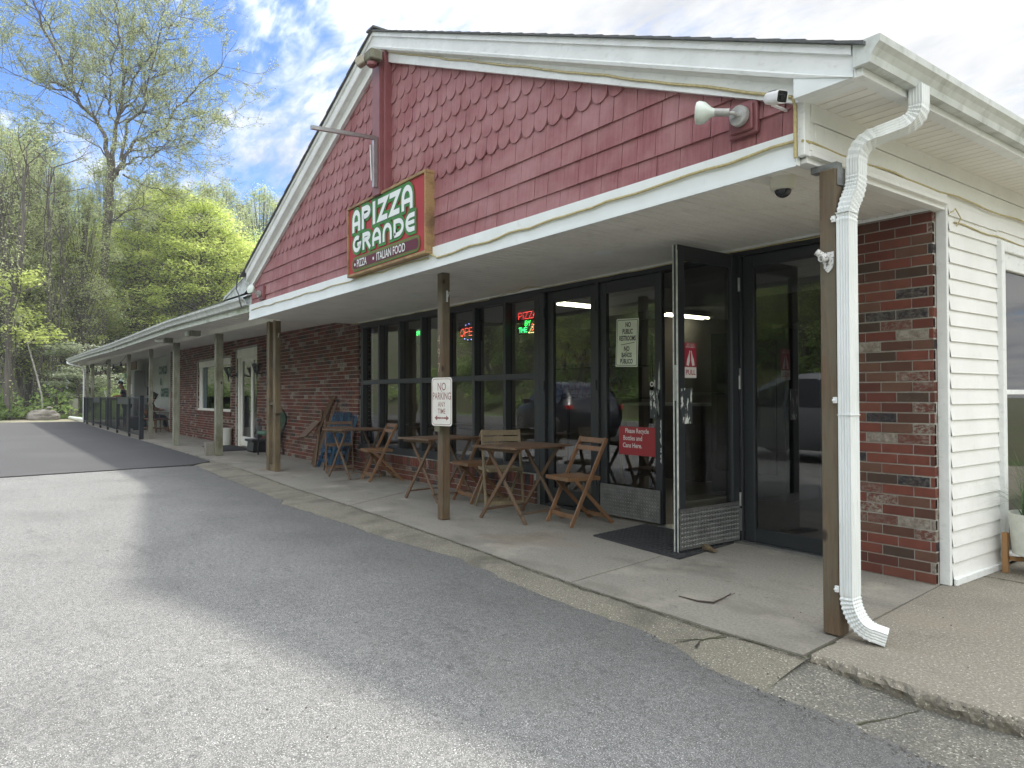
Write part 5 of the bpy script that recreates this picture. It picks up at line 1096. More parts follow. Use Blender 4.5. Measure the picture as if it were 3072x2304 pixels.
# folded chair leaning on the wall
T = thing('leaning_chair', 'dark folded wooden chair leaning against the brick wall', 'chair', (-12.0, 4.75, 0))
b = MB()
for i in range(5): b.beam((-12.02+i*.035, 4.66, .52), (-11.92+i*.035, 4.93, 1.16), .022, .012)
b.beam((-11.98, 4.94, 1.13), (-11.74, 4.95, 1.17), .02, .05); b.build('backrest', M_bistrodark, T)
b = MB(); b.prism([(0, 0), (.34, 0), (.34, .36), (0, .36)], (-12.30, 4.50, .46), (.85, .1, .1), (.45, .55, .75), (.01, -.02, .02)); b.build('seat', M_bistrodark, T)
for x0, y0, x1, y1 in ((-12.08, 4.70, -11.86, 4.93), (-11.86, 4.60, -11.66, 4.93), (-12.22, 4.72, -12.0, 4.86), (-11.74, 4.58, -11.98, 4.80)):
    b = MB(); b.beam((x0, y0, 0), (x1, y1, .96 if x1 < -11.9 else 1.10), .03, .04); b.build('leg', M_bistrodark, T)
for k in range(3):
    T = thing('folded_table', ['folded blue slatted table, first of the stack against the brick wall', 'folded blue slatted table, second of the stack by the windows', 'folded blue slatted table, rearmost of the stack by the windows'][k], 'folding table', (-11.45+.16*k, 4.75, 0), group='folded blue tables')
    x = -11.62+.17*k; y = 4.70+.05*k; b = MB()
    for i in range(8): b.beam((x+i*.062-.2, y, .30-.02*k), (x+.10+i*.062-.2, y+.19, .93), .055, .014)
    b.build('tabletop', M_blue, T); b = MB(); b.beam((x-.2, y-.03, 0), (x+.05, y+.15, .85), .03, .045); b.beam((x+.26, y-.03, 0), (x+.36, y+.16, .85), .03, .045); b.beam((x-.18, y-.02, .12), (x+.28, y-.02, .12), .02, .05); b.beam((x-.15, y, .28), (x+.3, y, .28), .02, .05); b.build('leg', M_blue, T)
# door mats
def mat_rug(label, q, z=.012):
    T = thing('door_mat', label, 'door mat', (q[0][0], q[0][1], 0)); b = MB(); b.prism([(p[0], p[1]) for p in q], (0, 0, .001), (1, 0, 0), (0, 1, 0), (0, 0, z)); part(b, 'base', M_rub, parent=T)
    b = MB(); A, B2, D_ = Vector((*q[0], 0)), Vector((*q[1], 0)), Vector((*q[3], 0)); n1_, n2_ = int((B2-A).length/.05), int((D_-A).length/.06)
    for i in range(n1_):
        for j in range(n2_):
            c_ = A+(B2-A)*((i+.5+.5*(j % 2)*0)/n1_)+(D_-A)*((j+.5)/n2_); b.box(c_.x-.016, c_.x+.016, c_.y-.020, c_.y+.020, z+.001, z+.005)
    part(b, 'tread', M_rub, parent=T)
M_rub = mat('black_rubber', (.022, .023, .026), (.035, .036, .038), 20, rough=.7)
mat_rug('black ribbed rubber mat under the open shop door', [(-4.52, 4.22), (-3.50, 4.12), (-3.62, 4.93), (-4.62, 4.97)])
mat_rug('dark mat in front of the pale glass door of the left shop', [(-18.2, 4.3), (-16.3, 4.25), (-16.45, 5.0), (-18.2, 5.02)])
T = thing('door_wedge', 'pale splintered wooden wedge under the open door', 'door wedge', (-3.45, 4.52, 0)); b = MB(); b.prism([(0, 0), (.13, 0), (.01, .035)], (-3.60, 4.50, .014), (1, -.15, 0), (0, 0, 1), (0, .05, 0)); part(b, 'wedge', M_postyel, parent=T)
# planter with grass by the siding
T = thing('planter', 'white woven pot with spiky grass on a wooden stand beside the side window', 'planter', (-1.80, 5.72, 0))
b = MB(); b.lathe([(.115, 0), (.165, .02), (.185, .29), (.175, .29), (.17, .24), (.02, .24)], (-1.74, 5.66, .12), 30)
part(b, 'pot', mat('white_pot', (.66, .68, .62), (.58, .60, .54), 20, rough=.5, bstr=.8, bscale=35, bdist=.01), parent=T, smooth=True)
b = MB()
for a in (25, 115, 205, 295): x, y = -1.74+.20*math.cos(R(a)), 5.66+.20*math.sin(R(a)); b.box(x-.017, x+.017, y-.017, y+.017, 0, .27)
b.beam((-1.90, 5.58, .10), (-1.58, 5.74, .10), .02, .03); b.beam((-1.80, 5.80, .10), (-1.68, 5.52, .10), .02, .03)
part(b, 'stand', wood('stand_wood', (.36, .19, .07), (.28, .13, .05), (.3, .2, .1)), parent=T, bevel=.003)
b = MB(); rg = random.Random(6)
for i in range(210):
    a = rg.uniform(0, 2*math.pi); L_ = rg.uniform(.34, .66); sp = rg.uniform(.2, 1.05); base = Vector((-1.74+.1*rg.uniform(-1, 1), 5.66+.1*rg.uniform(-1, 1), .38)); d = Vector((math.cos(a), math.sin(a), 0)); pts = []
    for k in range(6): t = k/5; pts.append(base+d*L_*sp*t*(.6+.5*t)+Vector((0, 0, L_*(t-.72*sp*t*t*1.15))))
    sd_ = d.cross(Vector((0, 0, 1)))*.0032
    for k in range(5): w0, w1 = 1-k/5, 1-(k+1)/5+.05; b.add([pts[k]-sd_*w0, pts[k]+sd_*w0, pts[k+1]+sd_*w1, pts[k+1]-sd_*w1], [(0, 1, 2, 3)])
part(b, 'grass', leaf_mat('spiky_grass', (.06, .11, .05), (.12, .18, .09), (.20, .26, .13), .3), parent=T)
T = thing('chicken_ornament', 'small yellow figurine on the slab behind the pot stand', 'figurine', (-1.72, 5.62, 0)); b = MB(); b.lathe([(.01, 0), (.04, .015), (.045, .04), (.025, .065), (.018, .08), (.022, .095), (.004, .11)], (-1.62, 5.62, 0), 14); b.beam((-1.66, 5.62, .04), (-1.70, 5.64, .07), .02, .02); part(b, 'body', mat('yellow_glaze', (.65, .38, .03), rough=.3), parent=T, smooth=True)
# fallen twig and grit
T = thing('fallen_twig', 'dark bent twig lying on the walkway near the corner post', 'twig', (-3.0, 3.6, 0)); b = MB(); b.tube([(-2.86, 3.36, .006), (-2.72, 3.36, .008), (-2.64, 3.40, .01), (-2.66, 3.52, .012), (-2.69, 3.63, .012)], [.003, .005, .006, .004, .003], 6); b.tube([(-2.67, 3.55, .012), (-2.64, 3.60, .03)], .002, 5); part(b, 'stick', mat('twig_bark', (.05, .035, .025), rough=.9), parent=T)
b = MB(); rg = random.Random(12)
for i in range(1500):
    if i < 1250: x = -1.0-12*rg.random()**2; y = yl(SLAB, min(x, -1.9))+rg.gauss(0, .03) if rg.random() < .3 else yl(ASPH, x)+rg.gauss(-.02, .035); z = -.008 if y > yl(ASPH, x) else ZA(x)
    elif i < 1380: x = rg.uniform(-12, -1.2); y = rg.uniform(3.4, 5.0) if x < -2.1 else rg.uniform(3.1, 5); z = 0.001
    else: x = rg.uniform(-12, -.8); y = rg.uniform(.5, 2.6); z = ZA(x)+.002
    s_ = rg.uniform(.0015, .0065); b.add([(x-s_, y, z), (x, y-s_*.8, z), (x+s_, y, z), (x, y+s_, z), (x, y, z+s_*.9)], [(0, 1, 4), (1, 2, 4), (2, 3, 4), (3, 0, 4)])
o = b.build('debris', mat('dark_grit', (.05, .045, .04), (.2, .18, .15), 3, rough=1)); o['kind'] = 'stuff'

# ================================================================ LEFT PORCH
b = MB(); 
RP = [(-22.45, 3.70), (-24.3, 3.68), (-27.0, 3.73), (-29.7, 3.80), (-31.9, 3.83), (-34.4, 3.87), (-36.6, 3.88), (-38.6, 3.98)]
T = thing('porch_railing', 'blue-black metal railing along the far porch', 'railing', (-22.45, 3.70, 0))
for i, (x, y) in enumerate(RP):
    b = MB(); s_ = .055 if i == 0 else .032; b.box(x-s_, x+s_, y-s_, y+s_, 0, 1.20 if i else 1.23); part(b, 'post', M_iron, parent=T)
for i, (p, q) in enumerate(zip(RP[:-1], RP[1:])):
    b = MB(); P, Q = Vector((*p, 0)), Vector((*q, 0)); b.beam(P+Vector((0, 0, 1.17)), Q+Vector((0, 0, 1.17)), .04, .035); b.beam(P+Vector((0, 0, .12)), Q+Vector((0, 0, .12)), .03, .03)
    if i in (1, 4): b.beam(P+Vector((0, 0, .98)), Q+Vector((0, 0, .98)), .03, .03); b.beam(P+Vector((0, 0, 1.075)), Q+Vector((0, 0, 1.075)), .012, .15)
    n = int((Q-P).length/.15)
    for k in range(1, n): c_ = P.lerp(Q, k/n); b.box(c_.x-.006, c_.x+.006, c_.y-.006, c_.y+.006, .12, 1.17)
    part(b, 'rail_panel', M_iron, parent=T)
# string lights over the railing
T = thing('string_lights', 'string of dark bulbs under the far porch beam', 'string lights', (-31, 3.95, 2.6)); b = MB(); cpts = []
for p, q in (((-26.6, 3.93, 2.55), (-31.1, 3.93, 2.58)), ((-31.1, 3.93, 2.58), (-35.9, 3.93, 2.6)), ((-35.9, 3.93, 2.6), (-38.2, 3.95, 2.62))):
    for i in range(9): t = i/8; v = Vector(p).lerp(Vector(q), t); v.z -= .22*4*t*(1-t); cpts.append(v)
b.tube(cpts, .008, 5); part(b, 'cord', M_dark, parent=T)
for i in range(2, 26, 3): b = MB(); v = cpts[i]; b.lathe([(.018, 0), (.02, -.05), (.045, -.11), (.02, -.16)][::-1], v, 8); part(b, 'bulb', M_dark, parent=T)
# green lettering on the white wall
M_gtx = mat('green_letters', (.02, .075, .045), (.03, .10, .06), 5, rough=.6)
def wallword(text, label, x, z, size, sx):
    T = thing('wall_lettering', label, 'lettering', (x, 5.6, z)); b = MB(); empty_mesh_text(b, text, (x, 5.60, z), (1, 0, 0), (0, 0, 1), size, sx, depth=.01, bold=.06); part(b, 'letters', M_gtx, parent=T)
wallword('COMICS', 'green word COMICS on the white porch wall', -29.6, 2.18, .40, .95); wallword('&', 'small green ampersand on the white porch wall', -29.9, 1.76, .34, 1.3); wallword('COFFEE', 'green word COFFEE low on the white porch wall', -29.25, 1.34, .40, .95)
# concrete block, bucket
T = thing('concrete_block', 'small pale concrete block standing against the grey post', 'concrete block', (-15.47, 3.79, 0)); b = MB(); b.box(-15.56, -15.40, 3.72, 3.88, 0, .26); part(b, 'body', M_concrete, parent=T, bevel=.006); b = MB()
for z in (.10, .14, .18): b.box(-15.562, -15.50, 3.718, 3.73, z, z+.014)
part(b, 'stripe', M_black, parent=T)
T = thing('plastic_bucket', 'white plastic bucket beside the left shop door', 'bucket', (-18.45, 4.93, 0)); b = MB(); b.lathe([(.13, 0), (.14, .02), (.155, .38), (.165, .38), (.165, .42), (.15, .42), (.15, .1), (.01, .08)], (-18.42, 4.90, 0), 24); part(b, 'pail', mat('bucket_white', (.60, .62, .58), rough=.4), parent=T, smooth=True); b = MB(); b.tube([(-18.42+.16*math.cos(R(a)), 4.90-.165, .36-.2*math.sin(R(a))) for a in range(0, 181, 20)], .004, 5); part(b, 'handle', M_alu, parent=T)
# statue on a black planter box
T = thing('planter_box', 'black square planter box beside the left shop door', 'planter', (-15.8, 4.86, 0)); b = MB(); b.add([(-15.98+dx, 4.72+dy, z) for z, k in ((0, 0), (.04, -.02), (.22, -.0), (.24, -.05), (.28, -.05)) for dx, dy in ((k, k), (.42-k, k), (.42-k, .28-k), (k, .28-k))], [(i*4+j, i*4+(j+1) % 4, (i+1)*4+(j+1) % 4, (i+1)*4+j) for i in range(4) for j in range(4)]+[(16, 17, 18, 19)]); part(b, 'box', M_dark, parent=T)
def skin_body(name, nodes, edges, material, parent=None, sub=1, root=0, offset=(0, 0, 0)):
    me = bpy.data.meshes.new(name); me.from_pydata([n[:3] for n in nodes], edges, []); o = bpy.data.objects.new('tmp', me); C.objects.link(o)
    md = o.modifiers.new('s', 'SKIN'); sv = me.skin_vertices[0].data
    for i, n in enumerate(nodes): sv[i].radius = (n[3], n[4] if len(n) > 4 else n[3]); sv[i].use_root = (i == root)
    ss = o.modifiers.new('u', 'SUBSURF'); ss.levels = sub; ss.render_levels = sub
    bpy.context.view_layer.update(); dg = bpy.context.evaluated_depsgraph_get(); m2 = bpy.data.meshes.new_from_object(o.evaluated_get(dg)); m2.name = name
    bpy.data.objects.remove(o); bpy.data.meshes.remove(me); m2.materials.clear(); m2.materials.append(material); m2.polygons.foreach_set('use_smooth', [True]*len(m2.polygons))
    r = bpy.data.objects.new(name, m2); C.objects.link(r); r.location = offset
    if parent is not None: r.parent = parent
    return r
M_stone = mat('statue_stone', (.10, .105, .10), (.065, .07, .068), 12, rough=.9)
T = thing('stone_statue', 'grey stone figure with a flat cap standing on the black planter box', 'statue', (-15.72, 4.88, .28)); T.rotation_euler.z = R(10)
skin_body('figure', [(0, 0, .12, .075, .055), (0, 0, .22, .07, .05), (0, 0, .31, .03), (0, -.005, .365, .038, .042), (-.085, 0, .27, .026), (-.11, -.02, .17, .02), (-.06, -.07, .10, .018), (.085, 0, .27, .026), (.11, -.02, .17, .02), (.06, -.07, .10, .018), (-.04, 0, .02, .04), (.04, 0, .02, .04)],
    [(0, 1), (1, 2), (2, 3), (1, 4), (4, 5), (5, 6), (1, 7), (7, 8), (8, 9), (0, 10), (0, 11)], M_stone, T)
b = MB(); b.lathe([(.045, 0), (.05, .02), (.062, .035), (.03, .055)], (0, 0, .385), 14); b.add([(-.04, -.045, .392), (.04, -.045, .392), (.03, -.085, .385), (-.03, -.085, .385)], [(0, 1, 2, 3)]); b.build('cap', M_stone, T, world=False)
# green upholstered chair
T = thing('dining_chair', 'old green upholstered chair with a black curved frame, facing the left shop door', 'chair', (-14.75, 4.82, 0)); M_gup = mat('green_upholstery', (.09, .17, .12), (.07, .14, .10), 8, rough=.8)
bk = []; n = 16
for s_ in (0, 1):
    for i in range(n): a = 2*math.pi*i/n; yy_ = .17*math.cos(a); zz_ = .24*math.sin(a); bk.append((-14.38+.10*(zz_+.24)+.045*s_, 4.80+yy_*(1-.15*(zz_ < 0)), .72+zz_))
b.add(bk, [tuple(range(n))[::-1], tuple(range(n, 2*n))]+[(i, (i+1) % n, n+(i+1) % n, n+i) for i in range(n)]); part(b, 'backrest', M_gup, parent=T, smooth=True)
b = MB(); b.tube([(-14.42, 4.97, 0.02), (-14.50, 4.95, .30), (-14.46, 4.94, .48)]+[(-14.355+.10*(.25*math.sin(R(a))+.25), 4.80+.185*math.cos(R(a)), .72+.265*math.sin(R(a))) for a in range(-60, 241, 20)]+[(-14.46, 4.66, .48), (-14.50, 4.65, .3), (-14.42, 4.63, .02)], .018, 8); part(b, 'frame', M_dark, parent=T, smooth=True)
b = MB(); b.box(-14.98, -14.50, 4.60, 5.0, .42, .49); part(b, 'seat', M_gup, parent=T, bevel=.02)
for x, y in ((-14.95, 4.64), (-14.95, 4.96)): b = MB(); b.tube([(x, y, .42), (x-.02, y, .2), (x-.05, y, 0)], .016, 8); part(b, 'leg', M_dark, parent=T)
# porch table, pizza box, people
M_skin = mat('skin', (.20, .105, .07), rough=.6); M_skin2 = mat('skin_light', (.30, .17, .12), rough=.6); M_navy = mat('navy_cloth', (.016, .018, .038), rough=.85); M_jeans = mat('dark_jeans', (.03, .035, .055), rough=.9); M_tan = mat('tan_cloth', (.19, .11, .065), (.15, .085, .05), 8, rough=.9); M_hair = mat('black_hair', (.012, .01, .009), rough=.8)
T = thing('porch_table', 'grey table behind the railing where the man in the cap stands', 'table', (-32.6, 4.35, 0)); b = MB(); b.box(-33.4, -31.9, 4.1, 4.75, 1.06, 1.10); part(b, 'tabletop', M_concrete, parent=T)
for x, y in ((-33.3, 4.2), (-32.0, 4.2), (-33.3, 4.65), (-32.0, 4.65)): b = MB(); b.box(x-.03, x+.03, y-.03, y+.03, 0, 1.06); part(b, 'leg', M_dark, parent=T)
T = thing('open_box', 'open carton with a white flap and red and yellow inside on the porch table', 'box', (-32.75, 4.32, 1.10)); b = MB(); b.box(-33.05, -32.3, 4.20, 4.55, 1.101, 1.18); part(b, 'tray', mat('red_card', (.30, .03, .03), rough=.6), parent=T); b = MB(); b.box(-33.05, -32.35, 4.42, 4.56, 1.18, 1.27); part(b, 'contents', mat('yellow_card', (.45, .27, .05), rough=.6), parent=T); b = MB(); b.prism([(0, 0), (.30, 0), (.30, .32), (0, .32)], (-32.85, 4.14, 1.11), (1, 0, 0), (-.15, -.25, 1), (0, .01, 0)); part(b, 'lid', M_swt, parent=T)
P1 = thing('person', 'man in a dark cap and navy T-shirt leaning over the porch table', 'person', (-31.75, 4.72, 0)); P1.rotation_euler.z = R(-22)
nodes = [(0, 0, .93, .15, .11), (0, -.03, 1.12, .135, .10), (0, -.09, 1.34, .15, .105), (0, -.16, 1.50, .055), (0, -.22, 1.60, .07, .085), (0, -.25, 1.70, .085, .10), (-.17, -.11, 1.42, .055), (-.27, -.20, 1.22, .042), (-.22, -.46, 1.22, .034), (-.20, -.56, 1.19, .03, .018), (.17, -.11, 1.42, .055), (.27, -.16, 1.20, .042), (.22, -.42, 1.14, .034), (.20, -.54, 1.13, .03, .018),
    (-.09, 0, .86, .09), (-.10, -.02, .48, .062), (-.10, .02, .10, .045), (-.10, -.12, .04, .04), (.09, 0, .86, .09), (.10, -.02, .48, .062), (.10, .02, .10, .045), (.10, -.12, .04, .04)]
edges = [(0, 1), (1, 2), (2, 3), (3, 4), (4, 5), (2, 6), (6, 7), (7, 8), (8, 9), (2, 10), (10, 11), (11, 12), (12, 13), (0, 14), (14, 15), (15, 16), (16, 17), (0, 18), (18, 19), (19, 20), (20, 21)]
fing = []; base_n = len(nodes)
for hx, hi, tx in ((-.20, 9, 1), (.20, 13, -1)):
    hz = nodes[hi][2]
    for k in range(4): nodes.append((hx+(-.024+.016*k), -.62 if hi == 9 else -.60, hz-.004, .009)); nodes.append((hx+(-.026+.017*k), (-.66 if k in (1, 2) else -.65) if hi == 9 else -.64, hz-.018, .008)); edges += [(hi, len(nodes)-2), (len(nodes)-2, len(nodes)-1)]
    nodes.append((hx+.035*tx, -.585, hz-.01, .010)); edges.append((hi, len(nodes)-1))
skin_body('body', nodes, edges, M_skin, P1)
skin_body('shirt', [(0, 0, .90, .165, .125), (0, -.03, 1.12, .15, .115), (0, -.09, 1.36, .165, .12), (-.18, -.12, 1.42, .072), (-.25, -.17, 1.30, .064), (.18, -.12, 1.42, .072), (.25, -.14, 1.29, .064), (0, -.13, 1.46, .07)], [(0, 1), (1, 2), (2, 3), (3, 4), (2, 5), (5, 6), (2, 7)], M_navy, P1)
skin_body('trousers', [(0, 0, .92, .16, .12), (-.09, 0, .84, .10), (-.10, -.02, .48, .075), (-.10, .02, .10, .06), (.09, 0, .84, .10), (.10, -.02, .48, .075), (.10, .02, .10, .06)], [(0, 1), (1, 2), (2, 3), (0, 4), (4, 5), (5, 6)], M_jeans, P1)
b = MB(); b.lathe([(.095, 0), (.10, .03), (.09, .08), (.055, .115), (.01, .125)], (0, -.24, 1.70), 16, axis=(0, .25, 1)); b.add([(-.07, -.32, 1.70), (.07, -.32, 1.70), (.05, -.43, 1.655), (-.05, -.43, 1.655), (-.07, -.32, 1.715), (.07, -.32, 1.715), (.05, -.43, 1.665), (-.05, -.43, 1.665)], [(0, 1, 2, 3), (4, 7, 6, 5), (2, 3, 7, 6)]); b.add([(.03, -.16, 1.71), (-.03, -.16, 1.71), (-.05, -.10, 1.52), (.05, -.10, 1.52)], [(0, 1, 2, 3)]); b.build('cap', M_hair, P1, world=False, smooth=True)
b = MB()
for s_ in (-1, 1): b.lathe([(.002, 0), (.012, .004), (.002, .008)], (s_*.032, -.335, 1.655), 8, axis=(0, -1, 0)); b.lathe([(.012, 0), (.022, .01), (.01, .016)], (s_*.083, -.22, 1.64), 8, axis=(s_, 0, 0))
b.add([(-.012, -.325, 1.62), (.012, -.325, 1.62), (0, -.36, 1.615), (0, -.33, 1.655)], [(0, 1, 2), (0, 2, 3), (2, 1, 3)]); b.build('face', M_skin, P1, world=False)
P2_ = thing('person', 'person with dark hair in a tan top, seated with their back to the lot', 'person', (-27.1, 4.72, 0)); P2_.rotation_euler.z = R(165)
nodes = [(0, .02, .50, .17, .13), (0, .06, .72, .16, .12), (0, .0, .95, .17, .125), (0, -.10, 1.08, .055), (0, -.14, 1.16, .075, .085), (0, -.16, 1.24, .085, .095), (-.19, -.03, .98, .06), (-.27, -.12, .78, .048), (-.18, -.34, .74, .038), (-.12, -.42, .74, .03), (.19, -.03, .98, .06), (.27, -.12, .78, .048), (.18, -.34, .74, .038), (.12, -.42, .74, .03),
    (-.12, -.10, .50, .10), (-.15, -.48, .50, .07), (-.15, -.50, .10, .05), (-.15, -.62, .04, .042), (.12, -.10, .50, .10), (.15, -.48, .50, .07), (.15, -.50, .10, .05), (.15, -.62, .04, .042)]
edges = [(0, 1), (1, 2), (2, 3), (3, 4), (4, 5), (2, 6), (6, 7), (7, 8), (8, 9), (2, 10), (10, 11), (11, 12), (12, 13), (0, 14), (14, 15), (15, 16), (16, 17), (0, 18), (18, 19), (19, 20), (20, 21)]
for hx, hi, tx in ((-.12, 9, 1), (.12, 13, -1)):
    for k in range(4): nodes.append((hx-.024+.016*k, -.47, .735, .009)); nodes.append((hx-.024+.016*k, -.50 if k in (1, 2) else -.49, .722, .008)); edges += [(hi, len(nodes)-2), (len(nodes)-2, len(nodes)-1)]
    nodes.append((hx+.035*tx, -.44, .735, .010)); edges.append((hi, len(nodes)-1))
skin_body('body', nodes, edges, M_skin2, P2_)
skin_body('shirt', [(0, .02, .48, .19, .15), (0, .06, .72, .185, .14), (0, .0, .96, .19, .14), (-.20, -.03, .98, .08), (-.28, -.12, .78, .065), (-.19, -.32, .74, .05), (.20, -.03, .98, .08), (.28, -.12, .78, .065), (.19, -.32, .74, .05), (0, -.06, 1.04, .09)], [(0, 1), (1, 2), (2, 3), (3, 4), (4, 5), (2, 6), (6, 7), (7, 8), (2, 9)], M_tan, P2_)
skin_body('trousers', [(0, .02, .50, .18, .13), (-.12, -.10, .50, .115), (-.15, -.48, .50, .085), (-.15, -.50, .12, .065), (.12, -.10, .50, .115), (.15, -.48, .50, .085), (.15, -.50, .12, .065)], [(0, 1), (1, 2), (2, 3), (0, 4), (4, 5), (5, 6)], M_jeans, P2_)
skin_body('hair', [(0, -.12, 1.24, .105, .11), (0, -.10, 1.17, .09, .07), (0, -.15, 1.29, .07)], [(0, 1), (0, 2)], M_hair, P2_)
b = MB()
for s_ in (-1, 1): b.lathe([(.002, 0), (.012, .004), (.002, .008)], (s_*.032, -.245, 1.20), 8, axis=(0, -1, 0)); b.lathe([(.012, 0), (.022, .01), (.01, .016)], (s_*.08, -.14, 1.18), 8, axis=(s_, 0, 0))
b.add([(-.012, -.235, 1.165), (.012, -.235, 1.165), (0, -.27, 1.16), (0, -.24, 1.20)], [(0, 1, 2), (0, 2, 3), (2, 1, 3)]); b.build('face', M_skin2, P2_, world=False)
def captain(label, x, y, rz, mt):
    T = thing('captains_chair', label, 'chair', (x, y, 0), rz, 'wooden armchairs on the porch')
    b = MB(); b.box(-.26, .26, -.25, .25, .42, .46); b.build('seat', mt, T, world=False, bevel=.01)
    for sx_ in (-1, 1):
        for sy_ in (-1, 1): b = MB(); b.tube([(sx_*.20, sy_*.18, .42), (sx_*.25, sy_*.23, 0)], [.022, .016], 8); b.build('leg', mt, T, world=False)
        b = MB(); b.beam((sx_*.27, -.22, .66), (sx_*.27, .22, .68), .05, .025); b.tube([(sx_*.25, -.18, .46), (sx_*.27, -.18, .66)], .014, 6); b.build('armrest', mt, T, world=False)
    b = MB()
    for i in range(6): b.tube([(-.2+.08*i, .22, .46), (-.21+.084*i, .30, .86)], .010, 6)
    b.beam((-.26, .31, .86), (.26, .31, .86), .025, .16); b.build('backrest', M_hair if mt is M_bistrodark else mt, T, world=False)
    b = MB(); b.beam((-.23, -.21, .16), (.23, -.21, .16), .02, .02); b.beam((-.23, -.21, .14), (-.23, .21, .14), .02, .02); b.beam((.23, -.21, .14), (.23, .21, .14), .02, .02); b.build('stretcher', mt, T, world=False)
captain('brown wooden armchair with a dark back beside the seated person', -26.35, 4.86, R(200), M_bistrodark)
captain('wooden armchair the person in the tan top sits on', -27.12, 4.70, R(165), M_bistro)
# things against the porch wall
M_steel = mat('grey_cabinet', (.26, .27, .26), rough=.5)
T = thing('tall_cabinet', 'tall grey cabinet against the white porch wall', 'cabinet', (-33.6, 5.4, 0)); b = MB(); b.box(-34.6, -33.15, 5.2, 5.6, .0, 2.28); part(b, 'body', M_steel, parent=T, bevel=.01); b = MB(); b.box(-34.55, -33.9, 5.18, 5.199, .05, 2.2); b.box(-33.85, -33.2, 5.18, 5.199, .05, 2.2); part(b, 'door', M_steel, parent=T); b = MB(); b.box(-34.2, -33.5, 5.15, 5.178, 1.3, 1.72); part(b, 'notice', M_swt, parent=T)
T = thing('hanging_board', 'brown board hung high at the end of the white porch wall', 'board', (-33.4, 5.15, 2.3)); b = MB(); b.box(-34.6, -32.2, 5.08, 5.14, 2.30, 2.62); part(b, 'board', M_bistrodark, parent=T)
T = thing('green_banner', 'bright green strip hanging at the far end of the porch', 'banner', (-36, 5.3, 2.2)); b = MB(); b.box(-36.4, -35.2, 5.30, 5.33, 2.06, 2.24); part(b, 'cloth', mat('banner_green', (.04, .25, .03), rough=.5), parent=T)
T = thing('poster', 'small dark poster at the far end of the porch', 'poster', (-35.4, 5.3, 1.8)); b = MB(); b.box(-35.7, -35.0, 5.30, 5.33, 1.66, 1.92); part(b, 'sheet', M_black, parent=T)
T = thing('poster', 'dark framed poster to the right of the grey cabinet', 'poster', (-32.3, 5.0, 1.4)); b = MB(); b.box(-32.5, -31.9, 5.55, 5.60, 1.25, 1.60); part(b, 'sheet', M_navy, parent=T)
T = thing('dark_bench', 'dark green bench behind the end of the railing', 'bench', (-29.5, 4.6, 0)); b = MB(); b.box(-30.4, -28.6, 4.45, 4.9, .42, .47); part(b, 'seat', M_iron, parent=T); b = MB(); b.box(-30.4, -28.6, 4.9, 4.95, .5, 1.15); part(b, 'backrest', M_iron, parent=T)
for x in (-30.3, -28.7): b = MB(); b.box(x-.03, x+.03, 4.47, 4.9, 0, .42); part(b, 'leg', M_iron, parent=T)
# beyond the lot
T = thing('boulder', 'large grey boulder lying at the edge of the woods', 'boulder', (-46.6, 2.85, 0)); me = bpy.data.meshes.new('rock'); bm = bmesh.new(); bmesh.ops.create_icosphere(bm, subdivisions=4, radius=1)
for v in bm.verts:
    n_ = mnoise.noise(v.co*1.3+Vector((3, 0, 0)))*.35+mnoise.noise(v.co*3.5)*.12; v.co *= 1+n_; v.co.x *= .5; v.co.y *= .76; v.co.z *= .38
bm.to_mesh(me); bm.free(); me.materials.append(mat('boulder_stone', (.13, .12, .10), (.22, .205, .18), 1.6, rough=.95, dirt=(.06, .055, .045), dscale=3, bstr=.6, bscale=12, bdist=.04)); me.polygons.foreach_set('use_smooth', [True]*len(me.polygons)); o = bpy.data.objects.new('rock', me); C.objects.link(o); o.parent = T; o.location = (0, 0, .13)
T = thing('pale_stone', 'small pale stone resting on the big boulder', 'stone', (-46.5, 3.05, .62)); b = MB(); b.lathe([(.05, 0), (.17, .03), (.16, .08), (.04, .11)], (-46.5, 3.15, .56), 12); part(b, 'stone', M_concrete, parent=T, smooth=True)
T = thing('drain_pipe', 'white plastic pipe lying on the ground behind the porch corner', 'pipe', (-44.3, 4.3, 0)); b = MB(); b.tube([(-46.4, 4.10, .05), (-42.3, 4.34, .04)], .085, 14); part(b, 'pipe', M_whiteclean, parent=T, smooth=True)
T = thing('wooden_stake', 'pale grey wooden bollard standing behind the porch corner', 'bollard', (-48.6, 4.45, 0)); b = MB(); b.box(-48.8, -48.6, 4.42, 4.70, -.1, 1.1); b.box(-48.8, -48.7, 4.26, 4.36, -.1, 1.05); part(b, 'board', M_postgrey, parent=T)
